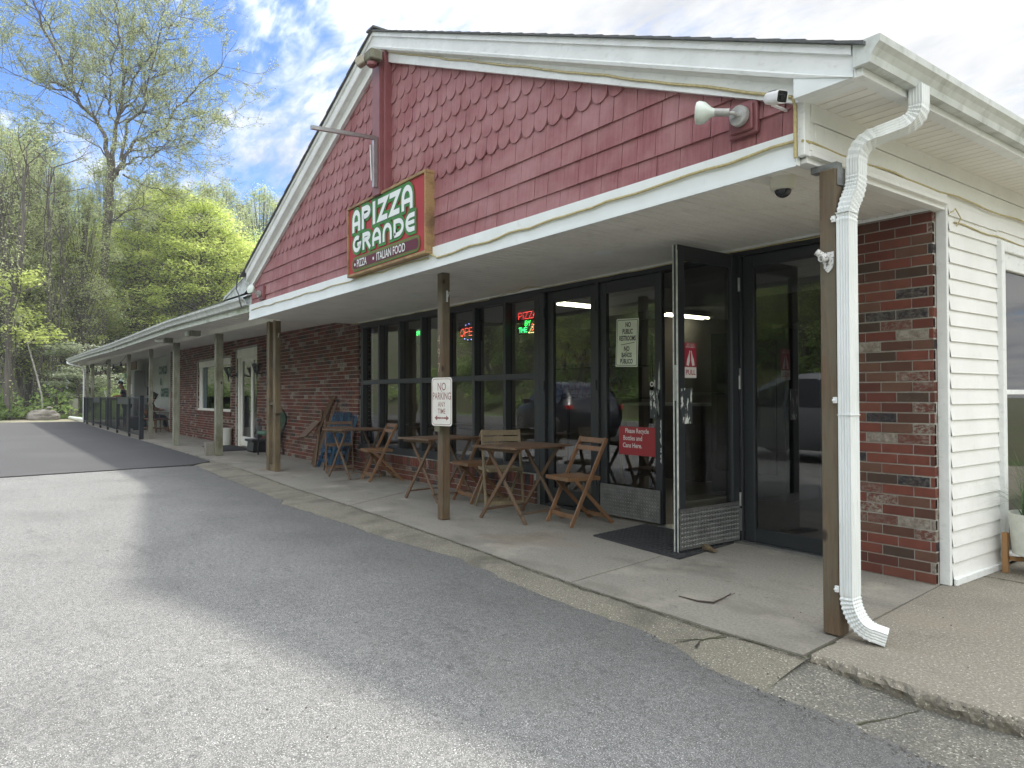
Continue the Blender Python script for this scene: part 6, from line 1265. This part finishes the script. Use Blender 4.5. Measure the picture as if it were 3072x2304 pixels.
# inside things seen through the glass
T = thing('snack_rack', 'wire rack of red and white snack bags behind the shop glass', 'snack rack', (-5.85, 5.45, 0)); b = MB()
for z in (1.18, 1.50): b.box(-6.15, -4.9, 5.18, 5.38, z-.01, z); [b.tube([(-6.15, 5.16, z+h), (-4.9, 5.16, z+h)], .003, 5) for h in (.03, .09)]
for x in (-6.15, -5.5, -4.9): b.box(x-.01, x+.01, 5.36, 5.38, 0, 1.8)
part(b, 'frame', M_dark, parent=T)
M_bagr = mat('bag_red', (.35, .03, .03), (.55, .5, .45), 9, lo=.48, hi=.52, rough=.35); M_bago = mat('bag_orange', (.5, .25, .05), (.55, .5, .45), 9, lo=.48, hi=.52, rough=.35); rg = random.Random(2)
BG = []
for z in (1.185, 1.505):
    for i in range(7):
        x = -6.08+i*.13; G = thing('snack_bag', 'crisp snack bag on the wire rack behind the glass', 'snack bag', (x, 5.46, z), group='snack bags on the wire rack'); b = MB(); b.prism([(-.05, 0), (.05, 0), (.058, .07), (.048, .17), (.0, .20), (-.048, .17), (-.058, .07)], (x, 5.22, z), (1, .15*rg.uniform(-1, 1), .1*rg.uniform(-1, 1)), (0, .15, 1), (0, .04, 0)); part(b, 'bag', M_bagr if rg.random() < .65 else M_bago, parent=G)
T = thing('broom_handle', 'yellow broom handle leaning inside the closed door glass', 'broom', (-5.2, 5.25, 0)); b = MB(); b.tube([(-5.24, 5.3, .05), (-5.17, 5.2, .72)], .016, 8); b.tube([(-5.20, 5.3, .05), (-5.15, 5.2, .66)], .012, 8); part(b, 'handle', mat('broom_yellow', (.45, .36, .06), rough=.5), parent=T)
T = thing('tall_cooler', 'dark glass-fronted drinks cooler inside the shop', 'cooler', (-4.9, 7, 0)); b = MB(); b.box(-5.6, -4.6, 7.2, 7.9, 0, 1.95); part(b, 'body', M_dark, parent=T); b = MB(); b.box(-5.5, -4.7, 7.17, 7.199, .3, 1.8); part(b, 'door', M_gloss, parent=T)
T = thing('shop_counter', 'dark counter deep inside the shop', 'counter', (-8, 8, 0)); b = MB(); b.box(-7.8, -6.4, 8.0, 8.5, 0, 1.05); part(b, 'body', M_tile, parent=T); b = MB(); b.box(-7.85, -6.35, 7.95, 8.55, 1.051, 1.09); part(b, 'top', M_steel, parent=T)
for x in (-9.9, -8.3):
    T = thing('cafe_table', 'dark cafe table inside the left windows' if x < -9 else 'dark cafe table inside the windows behind the numbered post', 'table', (x, 5.9, 0)); b = MB(); b.box(x-.4, x+.4, 5.5, 6.3, .72, .75); part(b, 'tabletop', M_tile, parent=T); b = MB(); b.box(x-.04, x+.04, 5.86, 5.94, .03, .72); b.box(x-.25, x+.25, 5.8, 6.0, .006, .03); part(b, 'leg', M_dark, parent=T)
for i, (x, y) in enumerate(((-3.1, 6.2), (-3.0, 7.0))):
    T = thing('wall_notice', ['pale notice sheet on the inner wall behind the right glass leaf', 'second pale notice sheet deeper on the inner wall'][i], 'notice', (-2.2, y, 1.4)); b = MB(); b.box(-2.32, -2.305, 7.8+i*.7, 8.2+i*.7, 1.1, 1.6); part(b, 'sheet', M_swt, parent=T)

# ================================================================ CARS (reflected in the shop glass)
def car(name, label, loc, rz, paint):
    T = thing(name, label, 'car', loc, rz); W_ = .90
    # side profile stations: x, z_bottom, z_shoulder, z_roof, half width at shoulder, half width at roof
    stn = [(-2.25, .42, .78, .80, .70, .60), (-2.18, .30, .92, .98, .84, .66), (-1.9, .26, .98, 1.28, .90, .66), (-1.5, .25, 1.0, 1.52, .92, .66), (-.6, .24, 1.0, 1.63, .93, .68), (.2, .24, .98, 1.60, .93, .67), (.75, .24, .97, 1.36, .93, .64), (1.05, .24, .96, 1.05, .92, .70), (1.7, .26, .90, .95, .90, .70), (2.15, .30, .78, .82, .82, .62), (2.3, .40, .62, .64, .68, .55)]
    b = MB(); k = 9; vs = []
    for x, zb, zs_, zr, hw, hr in stn:
        vs += [(x, -hw*.92, zb), (x, -hw, (zb+zs_)/2), (x, -hw*.985, zs_), (x, -hr, zr), (x, 0, zr+.03), (x, hr, zr), (x, hw*.985, zs_), (x, hw, (zb+zs_)/2), (x, hw*.92, zb)]
    n = len(stn)
    b.add(vs, [(i*k+j, i*k+j+1, (i+1)*k+j+1, (i+1)*k+j) for i in range(n-1) for j in range(k-1)]+[tuple(range(k)), tuple((n-1)*k+j for j in range(k))[::-1]]+[(i*k, (i+1)*k, (i+1)*k+8, i*k+8) for i in range(n-1)])
    b.build('body', paint, T, world=False, smooth=True, bevel=.015)
    g = MB()
    for s_ in (-1, 1):
        for xa, xb, za, zb in ((-1.75, -1.0, 1.36, 1.46), (-.92, -.05, 1.52, 1.53), (.02, .80, 1.52, 1.22)):
            def yy(z): return s_*(.925-(z-.98)*.40)+s_*.012
            g.add([(xa, yy(1.02), 1.02), (xb, yy(1.02), 1.02), (xb, yy(zb), zb), (xa, yy(za), za)], [(0, 1, 2, 3)])
    g.add([(-2.02, -.6, 1.02), (-2.02, .6, 1.02), (-1.72, .55, 1.42), (-1.72, -.55, 1.42)], [(0, 1, 2, 3)]); g.add([(1.06, -.62, 1.07), (1.06, .62, 1.07), (.60, .58, 1.46), (.60, -.58, 1.46)], [(0, 1, 2, 3)])
    g.build('window', M_gloss, T, world=False)
    for x in (-1.38, 1.38):
        for s_ in (-1, 1):
            b = MB(); b.lathe([(.20, 0), (.33, .01), (.345, .05), (.345, .19), (.33, .21), (.2, .21)], (x, s_*.74, .345), 28, axis=(0, s_, 0)); wh = b.build('wheel', M_rub, T, world=False, smooth=True)
            b = MB(); yo = s_*.955
            for q in range(5): a = 2*math.pi*q/5; b.beam((x, yo, .345), (x+.20*math.cos(a), yo, .345+.20*math.sin(a)), .02, .055, up=(-math.sin(a), 0, math.cos(a)))
            b.tube([(x+.21*math.cos(R(a)), yo, .345+.21*math.sin(R(a))) for a in range(0, 361, 20)], .014, 6); rm = b.build('rim', M_alu, wh, world=False)
    for s_ in (-1, 1):
        b = MB(); b.prism([(-.28, 0), (.10, .02), (.12, .10), (-.22, .12)], (-2.12, s_*.80, .86), (.75, s_*.25, 0), (0, 0, 1), (0, s_*.05, 0)); b.build('tail_light', mat('tail_red', (.5, .02, .02), rough=.2), T, world=False)
        b = MB(); b.box(2.05, 2.2, s_*.55, s_*.80, .66, .78); b.build('headlight', M_lampglass, T, world=False)
        b = MB(); b.box(.62, .78, s_*.93, s_*1.12, 1.0, 1.13); b.build('mirror', paint, T, world=False)
    return T
car('parked_car', 'dark blue crossover parked on the lot, seen in the shop window reflection', (-16.7, -4.3, -.03), R(197), mat('dark_blue_paint', (.006, .009, .02), rough=.3, coat=.25))
car('parked_car', 'silver crossover parked on the lot, seen in the right-hand glass reflection', (-7.6, -2.7, -.03), R(182), mat('silver_paint', (.13, .14, .155), rough=.35, coat=.3))

# ================================================================ VEGETATION
def leaf_mesh(name, pos, size, material, flat=.5, seed=0, rnd=None, squash=.55, droop=0):
    """many small leaf-sized faces: pos (n,3)"""
    g = np.random.default_rng(seed); n = len(pos); pos = np.asarray(pos)
    nrm = g.normal(size=(n, 3)); nrm[:, 2] = np.abs(nrm[:, 2])+flat*2; nrm /= np.linalg.norm(nrm, axis=1)[:, None]
    t = g.normal(size=(n, 3)); t -= nrm*(t*nrm).sum(1)[:, None]; t /= np.linalg.norm(t, axis=1)[:, None]; bt_ = np.cross(nrm, t)
    s_ = (size*g.uniform(.6, 1.3, n))[:, None]
    a = pos-t*s_; b_ = pos+bt_*s_*squash; c_ = pos+t*s_; d = pos-bt_*s_*squash
    v = np.stack([a, b_, c_, d], 1).reshape(-1, 3)
    me = bpy.data.meshes.new(name); me.vertices.add(4*n); me.vertices.foreach_set('co', v.astype(np.float32).ravel()); me.loops.add(4*n); me.loops.foreach_set('vertex_index', np.arange(4*n, dtype=np.int32)); me.polygons.add(n); me.polygons.foreach_set('loop_start', np.arange(0, 4*n, 4, dtype=np.int32)); me.polygons.foreach_set('loop_total', np.full(n, 4, dtype=np.int32)); me.update(calc_edges=True)
    at = me.attributes.new('rnd', 'FLOAT', 'FACE'); r_ = g.random(n) if rnd is None else np.clip(rnd+g.normal(0, .12, n), 0, 1); at.data.foreach_set('value', r_.astype(np.float32))
    me.materials.append(material); return me
def grow(mb, tips, p, d, Ln, r, depth, rg, up=.12, spread=.6, nseg=5, kids=(3, 4), tipdepth=1):
    """recursive branch; adds tubes to mb and leaf anchor points to tips"""
    pts = [Vector(p)]; rads = [r]; d = Vector(d).normalized()
    for i in range(nseg):
        d = (d+Vector((rg.gauss(0, .13), rg.gauss(0, .13), rg.gauss(0, .10)+up))).normalized(); pts.append(pts[-1]+d*Ln/nseg); rads.append(r*(1-.75*(i+1)/nseg)+.004)
    mb.tube(pts, rads, 6 if r > .08 else (4 if r > .03 else 3), cap=False, r=.5)
    if depth <= tipdepth:
        for q in pts[1:]: tips.append(q)
    if depth > 0:
        for j in range(rg.randint(*kids)):
            t = rg.uniform(.25, 1); i = min(nseg-1, int(t*nseg)); q = pts[i].lerp(pts[i+1], t*nseg-i) if i < nseg else pts[-1]
            side = Vector((rg.gauss(0, 1), rg.gauss(0, 1), rg.gauss(0, .5))); side -= d*side.dot(d); side.normalize()
            grow(mb, tips, q, (d+side*spread*rg.uniform(.7, 1.5)).normalized(), Ln*rg.uniform(.45, .72), max(.008, rads[i]*.6), depth-1, rg, up, spread, max(3, nseg-1), kids, tipdepth)
M_bark = mat('grey_bark', (.07, .062, .052), (.125, .112, .095), 6, sc=(1, 1, .2), rough=.95, bstr=.5, bscale=14, bdist=.03)
M_bark2 = mat('dark_bark', (.085, .075, .062), (.14, .125, .105), 5, sc=(1, 1, .2), rough=.95)
M_birch = mat('birch_bark', (.42, .41, .37), (.22, .21, .19), 9, rough=.9)
LM_yel = leaf_mat('spring_maple_leaves', (.36, .42, .12), (.52, .60, .18), (.68, .74, .28), .62)
LM_grn = leaf_mat('green_leaves', (.28, .38, .14), (.42, .53, .20), (.56, .66, .30), .62)
LM_big = leaf_mat('sparse_new_leaves', (.26, .31, .14), (.40, .45, .23), (.56, .60, .36), .55)
LM_tall = leaf_mat('tall_tree_leaves', (.20, .24, .11), (.33, .37, .19), (.50, .54, .32), .55)
LM_pale = leaf_mat('pale_bracts', (.20, .28, .13), (.48, .54, .36), (.68, .70, .54), .4)
LM_dark = leaf_mat('undergrowth_leaves', (.13, .20, .06), (.24, .34, .11), (.38, .50, .18), .5)
# --- the tall tree: limbs laid out in the vertical plane facing the lot, with depth
TB = Vector((-59.5, 7.6, 0)); LAT = Vector((.597, .8025, 0)); DEP = Vector((-.8025, .597, 0))
def tp(px_, py_, dep=0): return TB+LAT*((px_-545)*.01465)+DEP*dep+Vector((0, 0, 1.2+(1969-py_)*.01465))
rg = random.Random(21); b = MB(); tips = []
limbs = [ # (points in the drawing plane), depth, start radius, end radius
    ([(500, 2050), (512, 1640), (520, 1300), (540, 1050), (552, 880)], 0, .58, .40),
    ([(552, 880), (545, 730), (505, 620), (440, 530), (380, 430), (325, 280), (260, 120), (200, -40), (150, -160)], -2.0, .30, .05),
    ([(552, 880), (566, 700), (578, 560), (590, 400), (590, 250), (560, 90), (540, -80), (530, -200)], .8, .30, .05),
    ([(560, 880), (600, 800), (640, 690), (720, 650), (800, 590), (870, 460), (960, 370), (1060, 270)], 1.5, .26, .05),
    ([(585, 850), (640, 830), (710, 805), (800, 815), (880, 790), (980, 800)], -3.0, .16, .03),
    ([(612, 860), (680, 890), (760, 920), (840, 940)], 3.0, .12, .03),
    ([(400, 470), (330, 450), (260, 455), (180, 430), (90, 400)], -3.5, .12, .02),
    ([(365, 400), (330, 300), (250, 240), (150, 160), (70, 100)], 2.5, .13, .02),
    ([(590, 560), (635, 500), (660, 400), (670, 270), (690, 130), (720, -60)], 2.8, .17, .03),
    ([(640, 470), (700, 350), (800, 290), (900, 200), (980, 130)], -2.5, .13, .02),
    ([(540, 560), (520, 490), (470, 400), (440, 300), (420, 150), (400, -20)], 3.2, .13, .02),
    ([(545, 500), (560, 430), (585, 380), (640, 270), (660, 150), (670, 0)], -3.0, .12, .02),
    ([(600, 790), (640, 600), (720, 560), (760, 450), (800, 330), (850, 180), (880, 40)], -1.8, .18, .03),
    ([(540, 790), (520, 740), (440, 690), (360, 660), (290, 650)], -2.0, .10, .02),
    ([(700, 810), (740, 740), (800, 700), (900, 650), (1000, 640)], 1.0, .09, .02),
    ([(820, 580), (920, 560), (1000, 520), (1060, 500)], 2.5, .08, .02),
    ([(548, 1100), (620, 1110), (720, 1090), (860, 1085)], -4, .12, .03),
    ([(310, 240), (240, 90), (120, -20), (60, -120)], -3.5, .10, .02)]
for pts_, dep, r0, r1 in limbs:
    n = len(pts_); q = [tp(x, y, dep*(i/(n-1))**1.1) for i, (x, y) in enumerate(pts_)]; rr_ = [(r0+(r1-r0)*(i/(n-1))**.8)*.62 for i in range(n)]
    # subdivide and roughen
    q2, r2 = [], []
    for i in range(n-1):
        for k in range(3): t = k/3; v = q[i].lerp(q[i+1], t); v += Vector((rg.gauss(0, .10), rg.gauss(0, .10), rg.gauss(0, .08)))*(1 if (i or k) else 0)*(.5 if r0 > .4 else 1); q2.append(v); r2.append(rr_[i]+(rr_[i+1]-rr_[i])*t)
    q2.append(q[-1]); r2.append(rr_[-1]); b.tube(q2, r2, 9 if r0 > .2 else 6, r=.5)
    if r0 > .4: continue
    m_ = len(q2); Lt = sum((q2[i+1]-q2[i]).length for i in range(m_-1))
    for j in range(int(Lt*2.9)):
        i = rg.randint(int(m_*.25), m_-1); dd = (q2[min(i+1, m_-1)]-q2[i-1]).normalized(); side = Vector((rg.gauss(0, 1), rg.gauss(0, 1), rg.gauss(0, .7))); side -= dd*side.dot(dd); side.normalize()
        grow(b, tips, q2[i], (dd*.6+side*.9).normalized(), rg.uniform(1.6, 3.6), max(.018, r2[i]*.4), 2, rg, .06, .7, 5, (2, 3), 1)
T = thing('tall_tree', 'tall forked tree with sparse new leaves rising above the woods', 'tree', TB)
part(b, 'trunk', M_bark, parent=T, world=True)
tips = np.array([tuple(v-TB) for v in tips]); g_ = np.random.default_rng(3)
kt = g_.random(len(tips)) < .85; tk = tips[kt]; pos = np.repeat(tk, 8, 0)+g_.normal(0, .10, (len(tk)*8, 3)); pos[:, 2] -= .08
sel = g_.permutation(len(pos))[:200000]; me = leaf_mesh('crown', pos[sel], .062, LM_tall, .0, 5)
o = bpy.data.objects.new('crown', me); C.objects.link(o); o.parent = T
print('tall tree tips', len(tips), 'leaves', len(sel))
# --- woodland tree variants, each grown once and then copied
def wood_tree(seed, H_, rad, lm, nclump, nleaf, lsize, low=.18, bark=M_bark2, name='woodland_tree', layered=True):
    rg = random.Random(seed); g = np.random.default_rng(seed); T = thing(name, 'x', 'tree', (0, 0, 0)); b = MB(); tips = []
    tr = [Vector((0, 0, -.3))]; dx, dy = rg.gauss(0, .02), rg.gauss(0, .02)
    for i in range(9): tr.append(Vector((dx*i*H_*.12+rg.gauss(0, .10), dy*i*H_*.12+rg.gauss(0, .10), H_*(.92 if layered else .80)*(i+1)/9)))
    b.tube(tr, [H_*.013*(1-i*.095)+.02 for i in range(10)], 7, r=.5); pos = []; rr = []
    for j in range(nclump):
        t = low+(1-low)*rg.random()**.85; i = min(8, int(t*9)); base = tr[i].lerp(tr[i+1], t*9-i if i < 9 else 1); a = rg.uniform(0, 2*math.pi)
        prof_ = math.sin(math.pi*min(1, (t-low*.6)/(1-low*.6))**.8)**.55 if t > low else .3; rr_ = rad*prof_*rg.uniform(.35, 1.08)
        end = base+Vector((math.cos(a)*rr_, math.sin(a)*rr_, rr_*rg.uniform(.0, .45)+.2))
        if not layered:   # broad-leaved crown: branches leave the lower trunk and rise steeply
            tb = min(t*.72, .70); i = min(8, int(tb*9)); base = tr[i].lerp(tr[i+1], tb*9-i); end = Vector((tr[i].x+math.cos(a)*rr_, tr[i].y+math.sin(a)*rr_, H_*(t*.98)+rg.uniform(-.5, .5)))
        mid = base.lerp(end, .5)+Vector((0, 0, rg.uniform(-.1, .5)))
        b.tube([base-Vector((0, 0, .3)), mid, end], [.02+H_*.0022, .02, .008], 4, cap=False, r=.5)
        k = int(nleaf/nclump*rg.uniform(.5, 1.6)); cr = rad*.17*rg.uniform(.5, 1.6); u_ = g.normal(0, 1, (k, 3))*np.array([cr*.62, cr*.62, cr*(.22 if layered else .5)])
        u_[:, 2] -= .25*np.hypot(u_[:, 0], u_[:, 1])**1.3*.5
        pos.append(u_+np.array(end)*.93+np.array(base)*.07); rr.append(np.full(k, rg.uniform(.15, .85)))
    b.build('trunk', bark, T, world=False); me = leaf_mesh('crown', np.concatenate(pos), lsize, lm, .6, seed, np.concatenate(rr)); o = bpy.data.objects.new('crown', me); C.objects.link(o); o.parent = T
    return T
VAR = {'maple': [wood_tree(31, 15, 5.2, LM_yel, 260, 20000, .092), wood_tree(32, 13, 4.6, LM_yel, 230, 17000, .092), wood_tree(33, 17, 5.6, LM_yel, 300, 23000, .092)],
       'green': [wood_tree(41, 18, 5.6, LM_grn, 240, 14000, .10, .25, layered=False), wood_tree(42, 20, 5.8, LM_grn, 240, 13000, .10, .3, layered=False), wood_tree(43, 16, 5.4, LM_grn, 220, 14000, .10, .15, layered=False)],
       'thin': [wood_tree(51, 21, 3.6, LM_big, 200, 13000, .085, .35, M_bark, layered=False), wood_tree(52, 19, 3.2, LM_big, 180, 12000, .085, .3, M_bark, layered=False)]}
used = set()
def place_tree(kind, k, x, y, sc, rz, label, group=None):
    src = VAR[kind][k % len(VAR[kind])]; key = (kind, k % len(VAR[kind]))
    if key in used: o = dup(src, (x, y, terrain_z(x, y)+.1), rz, label, group)
    else: used.add(key); o = src; o.location = (x, y, terrain_z(x, y)+.1); o.rotation_euler.z = rz; tag(o, label, None, group)
    o.scale = (sc, sc, sc*random.uniform(.95, 1.08)); return o
# polar placement around the camera: bearing u = tangent across the picture, distance
def polar(u, dist): d = (FW+RT*u); d.z = 0; d.normalize(); return d.x*dist, d.y*dist
G1, G2, G3 = 'yellow-green maples at the edge of the woods', 'taller green trees deeper in the woods', 'thin half-leafed trees in the woods'
rg = random.Random(77)
front = [('maple', 1, -.715, 56, .82), ('maple', 2, -.685, 57, .82), ('maple', 0, -.66, 60, .95), ('maple', 0, -.635, 58, .76), ('maple', 1, -.585, 63, .7), ('maple', 0, -.60, 70, 1.0), ('maple', 2, -.555, 68, .98), ('maple', 1, -.515, 68, 1.22), ('maple', 0, -.475, 64, 1.2), ('maple', 2, -.44, 62, 1.06), ('maple', 1, -.405, 62, 1.22), ('maple', 0, -.375, 68, 1.05), ('green', 2, -.35, 70, 1.05), ('green', 0, -.32, 74, 1.02), ('green', 1, -.29, 78, 1.0), ('green', 2, -.64, 66, .88), ('green', 0, -.69, 64, .80), ('maple', 1, -.655, 62, .85), ('maple', 1, -.335, 64, .9)]
for i, (k, v, u, d, s_) in enumerate(front): x, y = polar(u, d); place_tree(k, v, x, y, s_, rg.uniform(0, 6.3), 'yellow-green maple at the edge of the woods' if k == 'maple' else 'taller green tree deeper in the woods', G1 if k == 'maple' else G2)
for i in range(30):
    u = -.76+.54*i/29; d = rg.uniform(74, 84); x, y = polar(u, d); place_tree('green', rg.randint(0, 2), x, y, rg.uniform(.78, .98), rg.uniform(0, 6.3), 'taller green tree deeper in the woods', G2)
for i in range(30):
    u = -.80+.6*i/29; d = rg.uniform(90, 112); x, y = polar(u, d); place_tree('green' if i % 2 else 'maple', rg.randint(0, 2), x, y, rg.uniform(.95, 1.2), rg.uniform(0, 6.3), 'taller green tree deeper in the woods' if i % 2 else 'yellow-green maple at the edge of the woods', G2 if i % 2 else G1)
for i, (u, d, s_) in enumerate([(-.72, 52, .8), (-.70, 56, .92), (-.675, 60, .95), (-.63, 58, .85), (-.66, 70, 1.1), (-.60, 56, .8), (-.57, 70, 1.05), (-.52, 66, .95), (-.50, 74, 1.1), (-.43, 70, 1.1),  (-.345, 80, 1.15), (-.32, 84, 1.2), (-.29, 82, 1.2), (-.47, 70, .95), (-.40, 84, 1.12), (-.37, 86, 1.2)]):
    x, y = polar(u, d); place_tree('thin', i, x, y, s_, rg.uniform(0, 6.3), 'thin half-leafed tree in the woods', G3)
# hillside across the road, mirrored in the shop windows
G4 = 'trees on the bank across the road'
for i in range(46):
    x = -62+i*1.75+rg.uniform(-1, 1); y = -rg.choice((24, 27, 31, 36, 42))-rg.uniform(0, 3); place_tree(rg.choice(('maple', 'green', 'green')), rg.randint(0, 2), x, y, rg.uniform(.62, .85), rg.uniform(0, 6.3), 'leafy tree on the bank across the road', G4)
for i in range(13):
    x = rg.uniform(17, 34); y = -2+i*3.2+rg.uniform(-1, 1); place_tree(rg.choice(('maple', 'green')), rg.randint(0, 2), x, y, rg.uniform(.6, .8), rg.uniform(0, 6.3), 'leafy tree beyond the right side of the lot', 'trees beyond the right side of the lot')
# twisted, vine-wrapped trunks at the far left
for i, (u, d, h, r_, lean) in enumerate([(-.702, 47.5, 14, .17, .05), (-.690, 49.5, 13, .13, -.03), (-.665, 51, 15, .11, .04), (-.648, 53, 12, .09, .09)]):
    x, y = polar(u, d); T = thing('vine_trunk', 'bare twisted trunk wrapped in vines at the far left of the lot', 'tree', (x, y, 0), group='vine-wrapped trunks at the far left')
    b = MB(); tps = []; q = [Vector((x, y, -.2))]
    for k in range(10): q.append(q[-1]+LAT*(lean*h/10+rg.gauss(0, .10))+DEP*rg.gauss(0, .1)+Vector((0, 0, h/10)))
    b.tube(q, [r_*(1-.07*k) for k in range(11)], 8, r=.5)
    for k in range(14): i_ = rg.randint(3, 10); grow(b, tps, q[i_], (LAT*rg.uniform(-1, 1)+DEP*rg.uniform(-1, 1)+Vector((0, 0, .5))), rg.uniform(1.5, 3), .035, 1, rg, .05)
    for k in range(3): b.tube([v+LAT*.3*math.sin(j*1.1+k*2)+DEP*.2*math.cos(j*1.3+k) for j, v in enumerate(q)], .03, 5, r=.5)
    part(b, 'trunk', M_bark, parent=T)
    P_ = np.array([tuple(v-Vector((x, y, 0))) for v in tps]+[tuple(q[rg.randint(0, 6)].lerp(q[rg.randint(1, 7)], .5)-Vector((x, y, 0))) for _ in range(60)]); P_ = np.repeat(P_, 5, 0)+np.random.default_rng(i).normal(0, .28, (len(P_)*5, 3)); o = bpy.data.objects.new('crown', leaf_mesh('crown', P_, .065, LM_big, .2, i)); C.objects.link(o); o.parent = T
# slender pale birch behind the boulder
x, y = polar(-.660, 50.5); x, y = (-48.2, 2.95); T = thing('birch_sapling', 'slender pale leaning sapling behind the boulder', 'tree', (x, y, 0)); b = MB()
q = [Vector((x, y, 0)), Vector((x, y-.05, 1.2)), Vector((x, y-.30, 2.4)), Vector((x, y-.75, 4.2)), Vector((x, y-1.2, 5.6)), Vector((x, y-1.35, 7.4))]; b.tube(q, [.05, .048, .045, .04, .03, .015], 8, r=.5); tps = []
for k in range(9): grow(b, tps, q[rg.choice((3, 4, 5))], (LAT*rg.uniform(-1, 1)+DEP*rg.uniform(-1, 1)+Vector((0, 0, .3))), 1.5, .02, 1, rg, .02)
part(b, 'trunk', M_birch, parent=T); P_ = np.array([tuple(v-Vector((x, y, 0))) for v in tps]); P_ = np.repeat(P_, 10, 0)+np.random.default_rng(1).normal(0, .22, (len(P_)*10, 3)); o = bpy.data.objects.new('crown', leaf_mesh('crown', P_, .11, LM_yel, .5, 1)); C.objects.link(o); o.parent = T
# dogwood in pale bloom beside the porch end
def dogwood(x, y, h, rad, n, label, seed):
    rg = random.Random(seed); T = thing('dogwood_tree', label, 'tree', (x, y, 0)); b = MB(); tps = []
    b.tube([Vector((x, y, -.1)), Vector((x+.1, y+.1, h*.35)), Vector((x, y+.05, h*.8))], [.10, .08, .04], 7, r=.5); pos = []; rr = []
    for k in range(26):
        a = rg.uniform(0, 2*math.pi); z = h*rg.uniform(.30, 1); R_ = rad*rg.uniform(.4, 1)*(1.15-.5*z/h); e_ = Vector((x+R_*math.cos(a), y+R_*math.sin(a), z+rg.uniform(-.1, .2))); b.tube([Vector((x, y, z-.4)), Vector((x, y, z-.4)).lerp(e_, .5), e_], [.03, .02, .006], 4, r=.5)
        for t in (.4, .6, .8, 1):
            c_ = Vector((x, y, z-.2)).lerp(e_, t); k2 = n//104; uu = np.random.default_rng(seed+k*7+int(t*10)).normal(0, 1, (k2, 3))*np.array([.40, .40, .07]); pos.append(uu+np.array(c_-Vector((x, y, 0)))); rr.append(np.full(k2, rg.uniform(.2, 1)))
    part(b, 'trunk', M_bark2, parent=T); o = bpy.data.objects.new('crown', leaf_mesh('crown', np.concatenate(pos), .085, LM_pale, 1.0, seed, np.concatenate(rr))); C.objects.link(o); o.parent = T
dogwood(-49.8, 4.7, 4.2, 2.4, 6000, 'low dogwood with pale bracts beside the porch downspout', 3); dogwood(-46.0, 8.6, 4.6, 2.6, 6000, 'pale flowering dogwood seen through the far porch posts', 8)
dogwood(-50.5, 11.5, 5.4, 3.0, 6000, 'tall pale dogwood seen through the right part of the porch', 15)
# undergrowth along the wood's edge and up the bank
def undergrowth(name, boxes, n, lm, size, seed):
    g = np.random.default_rng(seed); out_ = []; rr = []
    for (x0, x1, y0, y1, h) in boxes:
        m_ = int(n/len(boxes)); nc = max(10, int((x1-x0)*(y1-y0)*.35)); cx_ = g.uniform(x0, x1, nc); cy_ = g.uniform(y0, y1, nc); hh = g.uniform(.35, 1, nc)*h; id_ = g.integers(0, nc, m_); rad_ = g.uniform(.5, 1.4, nc)[id_]
        a = g.uniform(0, 2*np.pi, m_); r_ = np.sqrt(g.random(m_))*rad_; z = hh[id_]*(1-(r_/rad_)**2*.7)*g.random(m_)**.5
        X_ = cx_[id_]+r_*np.cos(a); Y_ = cy_[id_]+r_*np.sin(a); tz = np.array([terrain_z(float(p_), float(q_)) for p_, q_ in zip(cx_, cy_)])[id_]
        out_.append(np.stack([X_, Y_, tz+z], 1)); rr.append(g.random(nc)[id_])
    me = leaf_mesh(name, np.concatenate(out_), size, lm, .4, seed, np.concatenate(rr)); o = bpy.data.objects.new(name, me); C.objects.link(o); o['kind'] = 'stuff'; return o
undergrowth('undergrowth', [(-56, -48, -4, 14, 2.2), (-66, -56, -8, 26, 3.4), (-49.5, -47.3, -2, 1.4, 1.6), (-50.5, -47.8, 5, 14, 1.8), (-78, -64, -8, 50, 5.5), (-100, -84, -14, 60, 8), (-60, -50, 14, 40, 2.8)], 120000, LM_dark, .12, 91)
undergrowth('bank_undergrowth', [(-64, 20, -33, -22, 2.0), (-64, 20, -45, -33, 2.6)], 60000, LM_dark, .2, 92)
undergrowth('grass', [(-50, -46.8, -1, 6, .22), (-120, -45, -7.8, -1, .25)], 14000, LM_dark, .06, 93)
# utility wires in front of the woods
T = thing('utility_wires', 'thin sagging wires crossing the woods at the far left', 'wires', (-48, -6, 5)); b = MB()
for z, k in ((4.9, 0), (4.45, .2), (4.0, .5)): b.tube([Vector((-50, -14, z+.9)).lerp(Vector((-47.0, 4.5, z-.25-k*.3)), t/8)-Vector((0, 0, .5*4*(t/8)*(1-t/8))) for t in range(9)], .012, 4)
part(b, 'wire', M_dark, parent=T)
bpy.context.view_layer.update()

# ================================================================ AIR
hz = MB().box(-150, 60, -80, 90, -1.2, 38); me = bpy.data.meshes.new('haze'); me.from_pydata(hz.v, [], hz.f); hm = bpy.data.materials.new('haze'); hm.use_nodes = True; hn = hm.node_tree; hn.nodes.clear()
ho = hn.nodes.new('ShaderNodeOutputMaterial'); hv = hn.nodes.new('ShaderNodeVolumePrincipled'); hv.inputs['Color'].default_value = (.92, .95, 1, 1); hv.inputs['Density'].default_value = .0007; hn.links.new(hv.outputs[0], ho.inputs['Volume'])
me.materials.append(hm); o = bpy.data.objects.new('haze', me); C.objects.link(o); o['kind'] = 'stuff'  # thin haze added to lift the dark in the far woods
scene.cycles.volume_bounces = 0
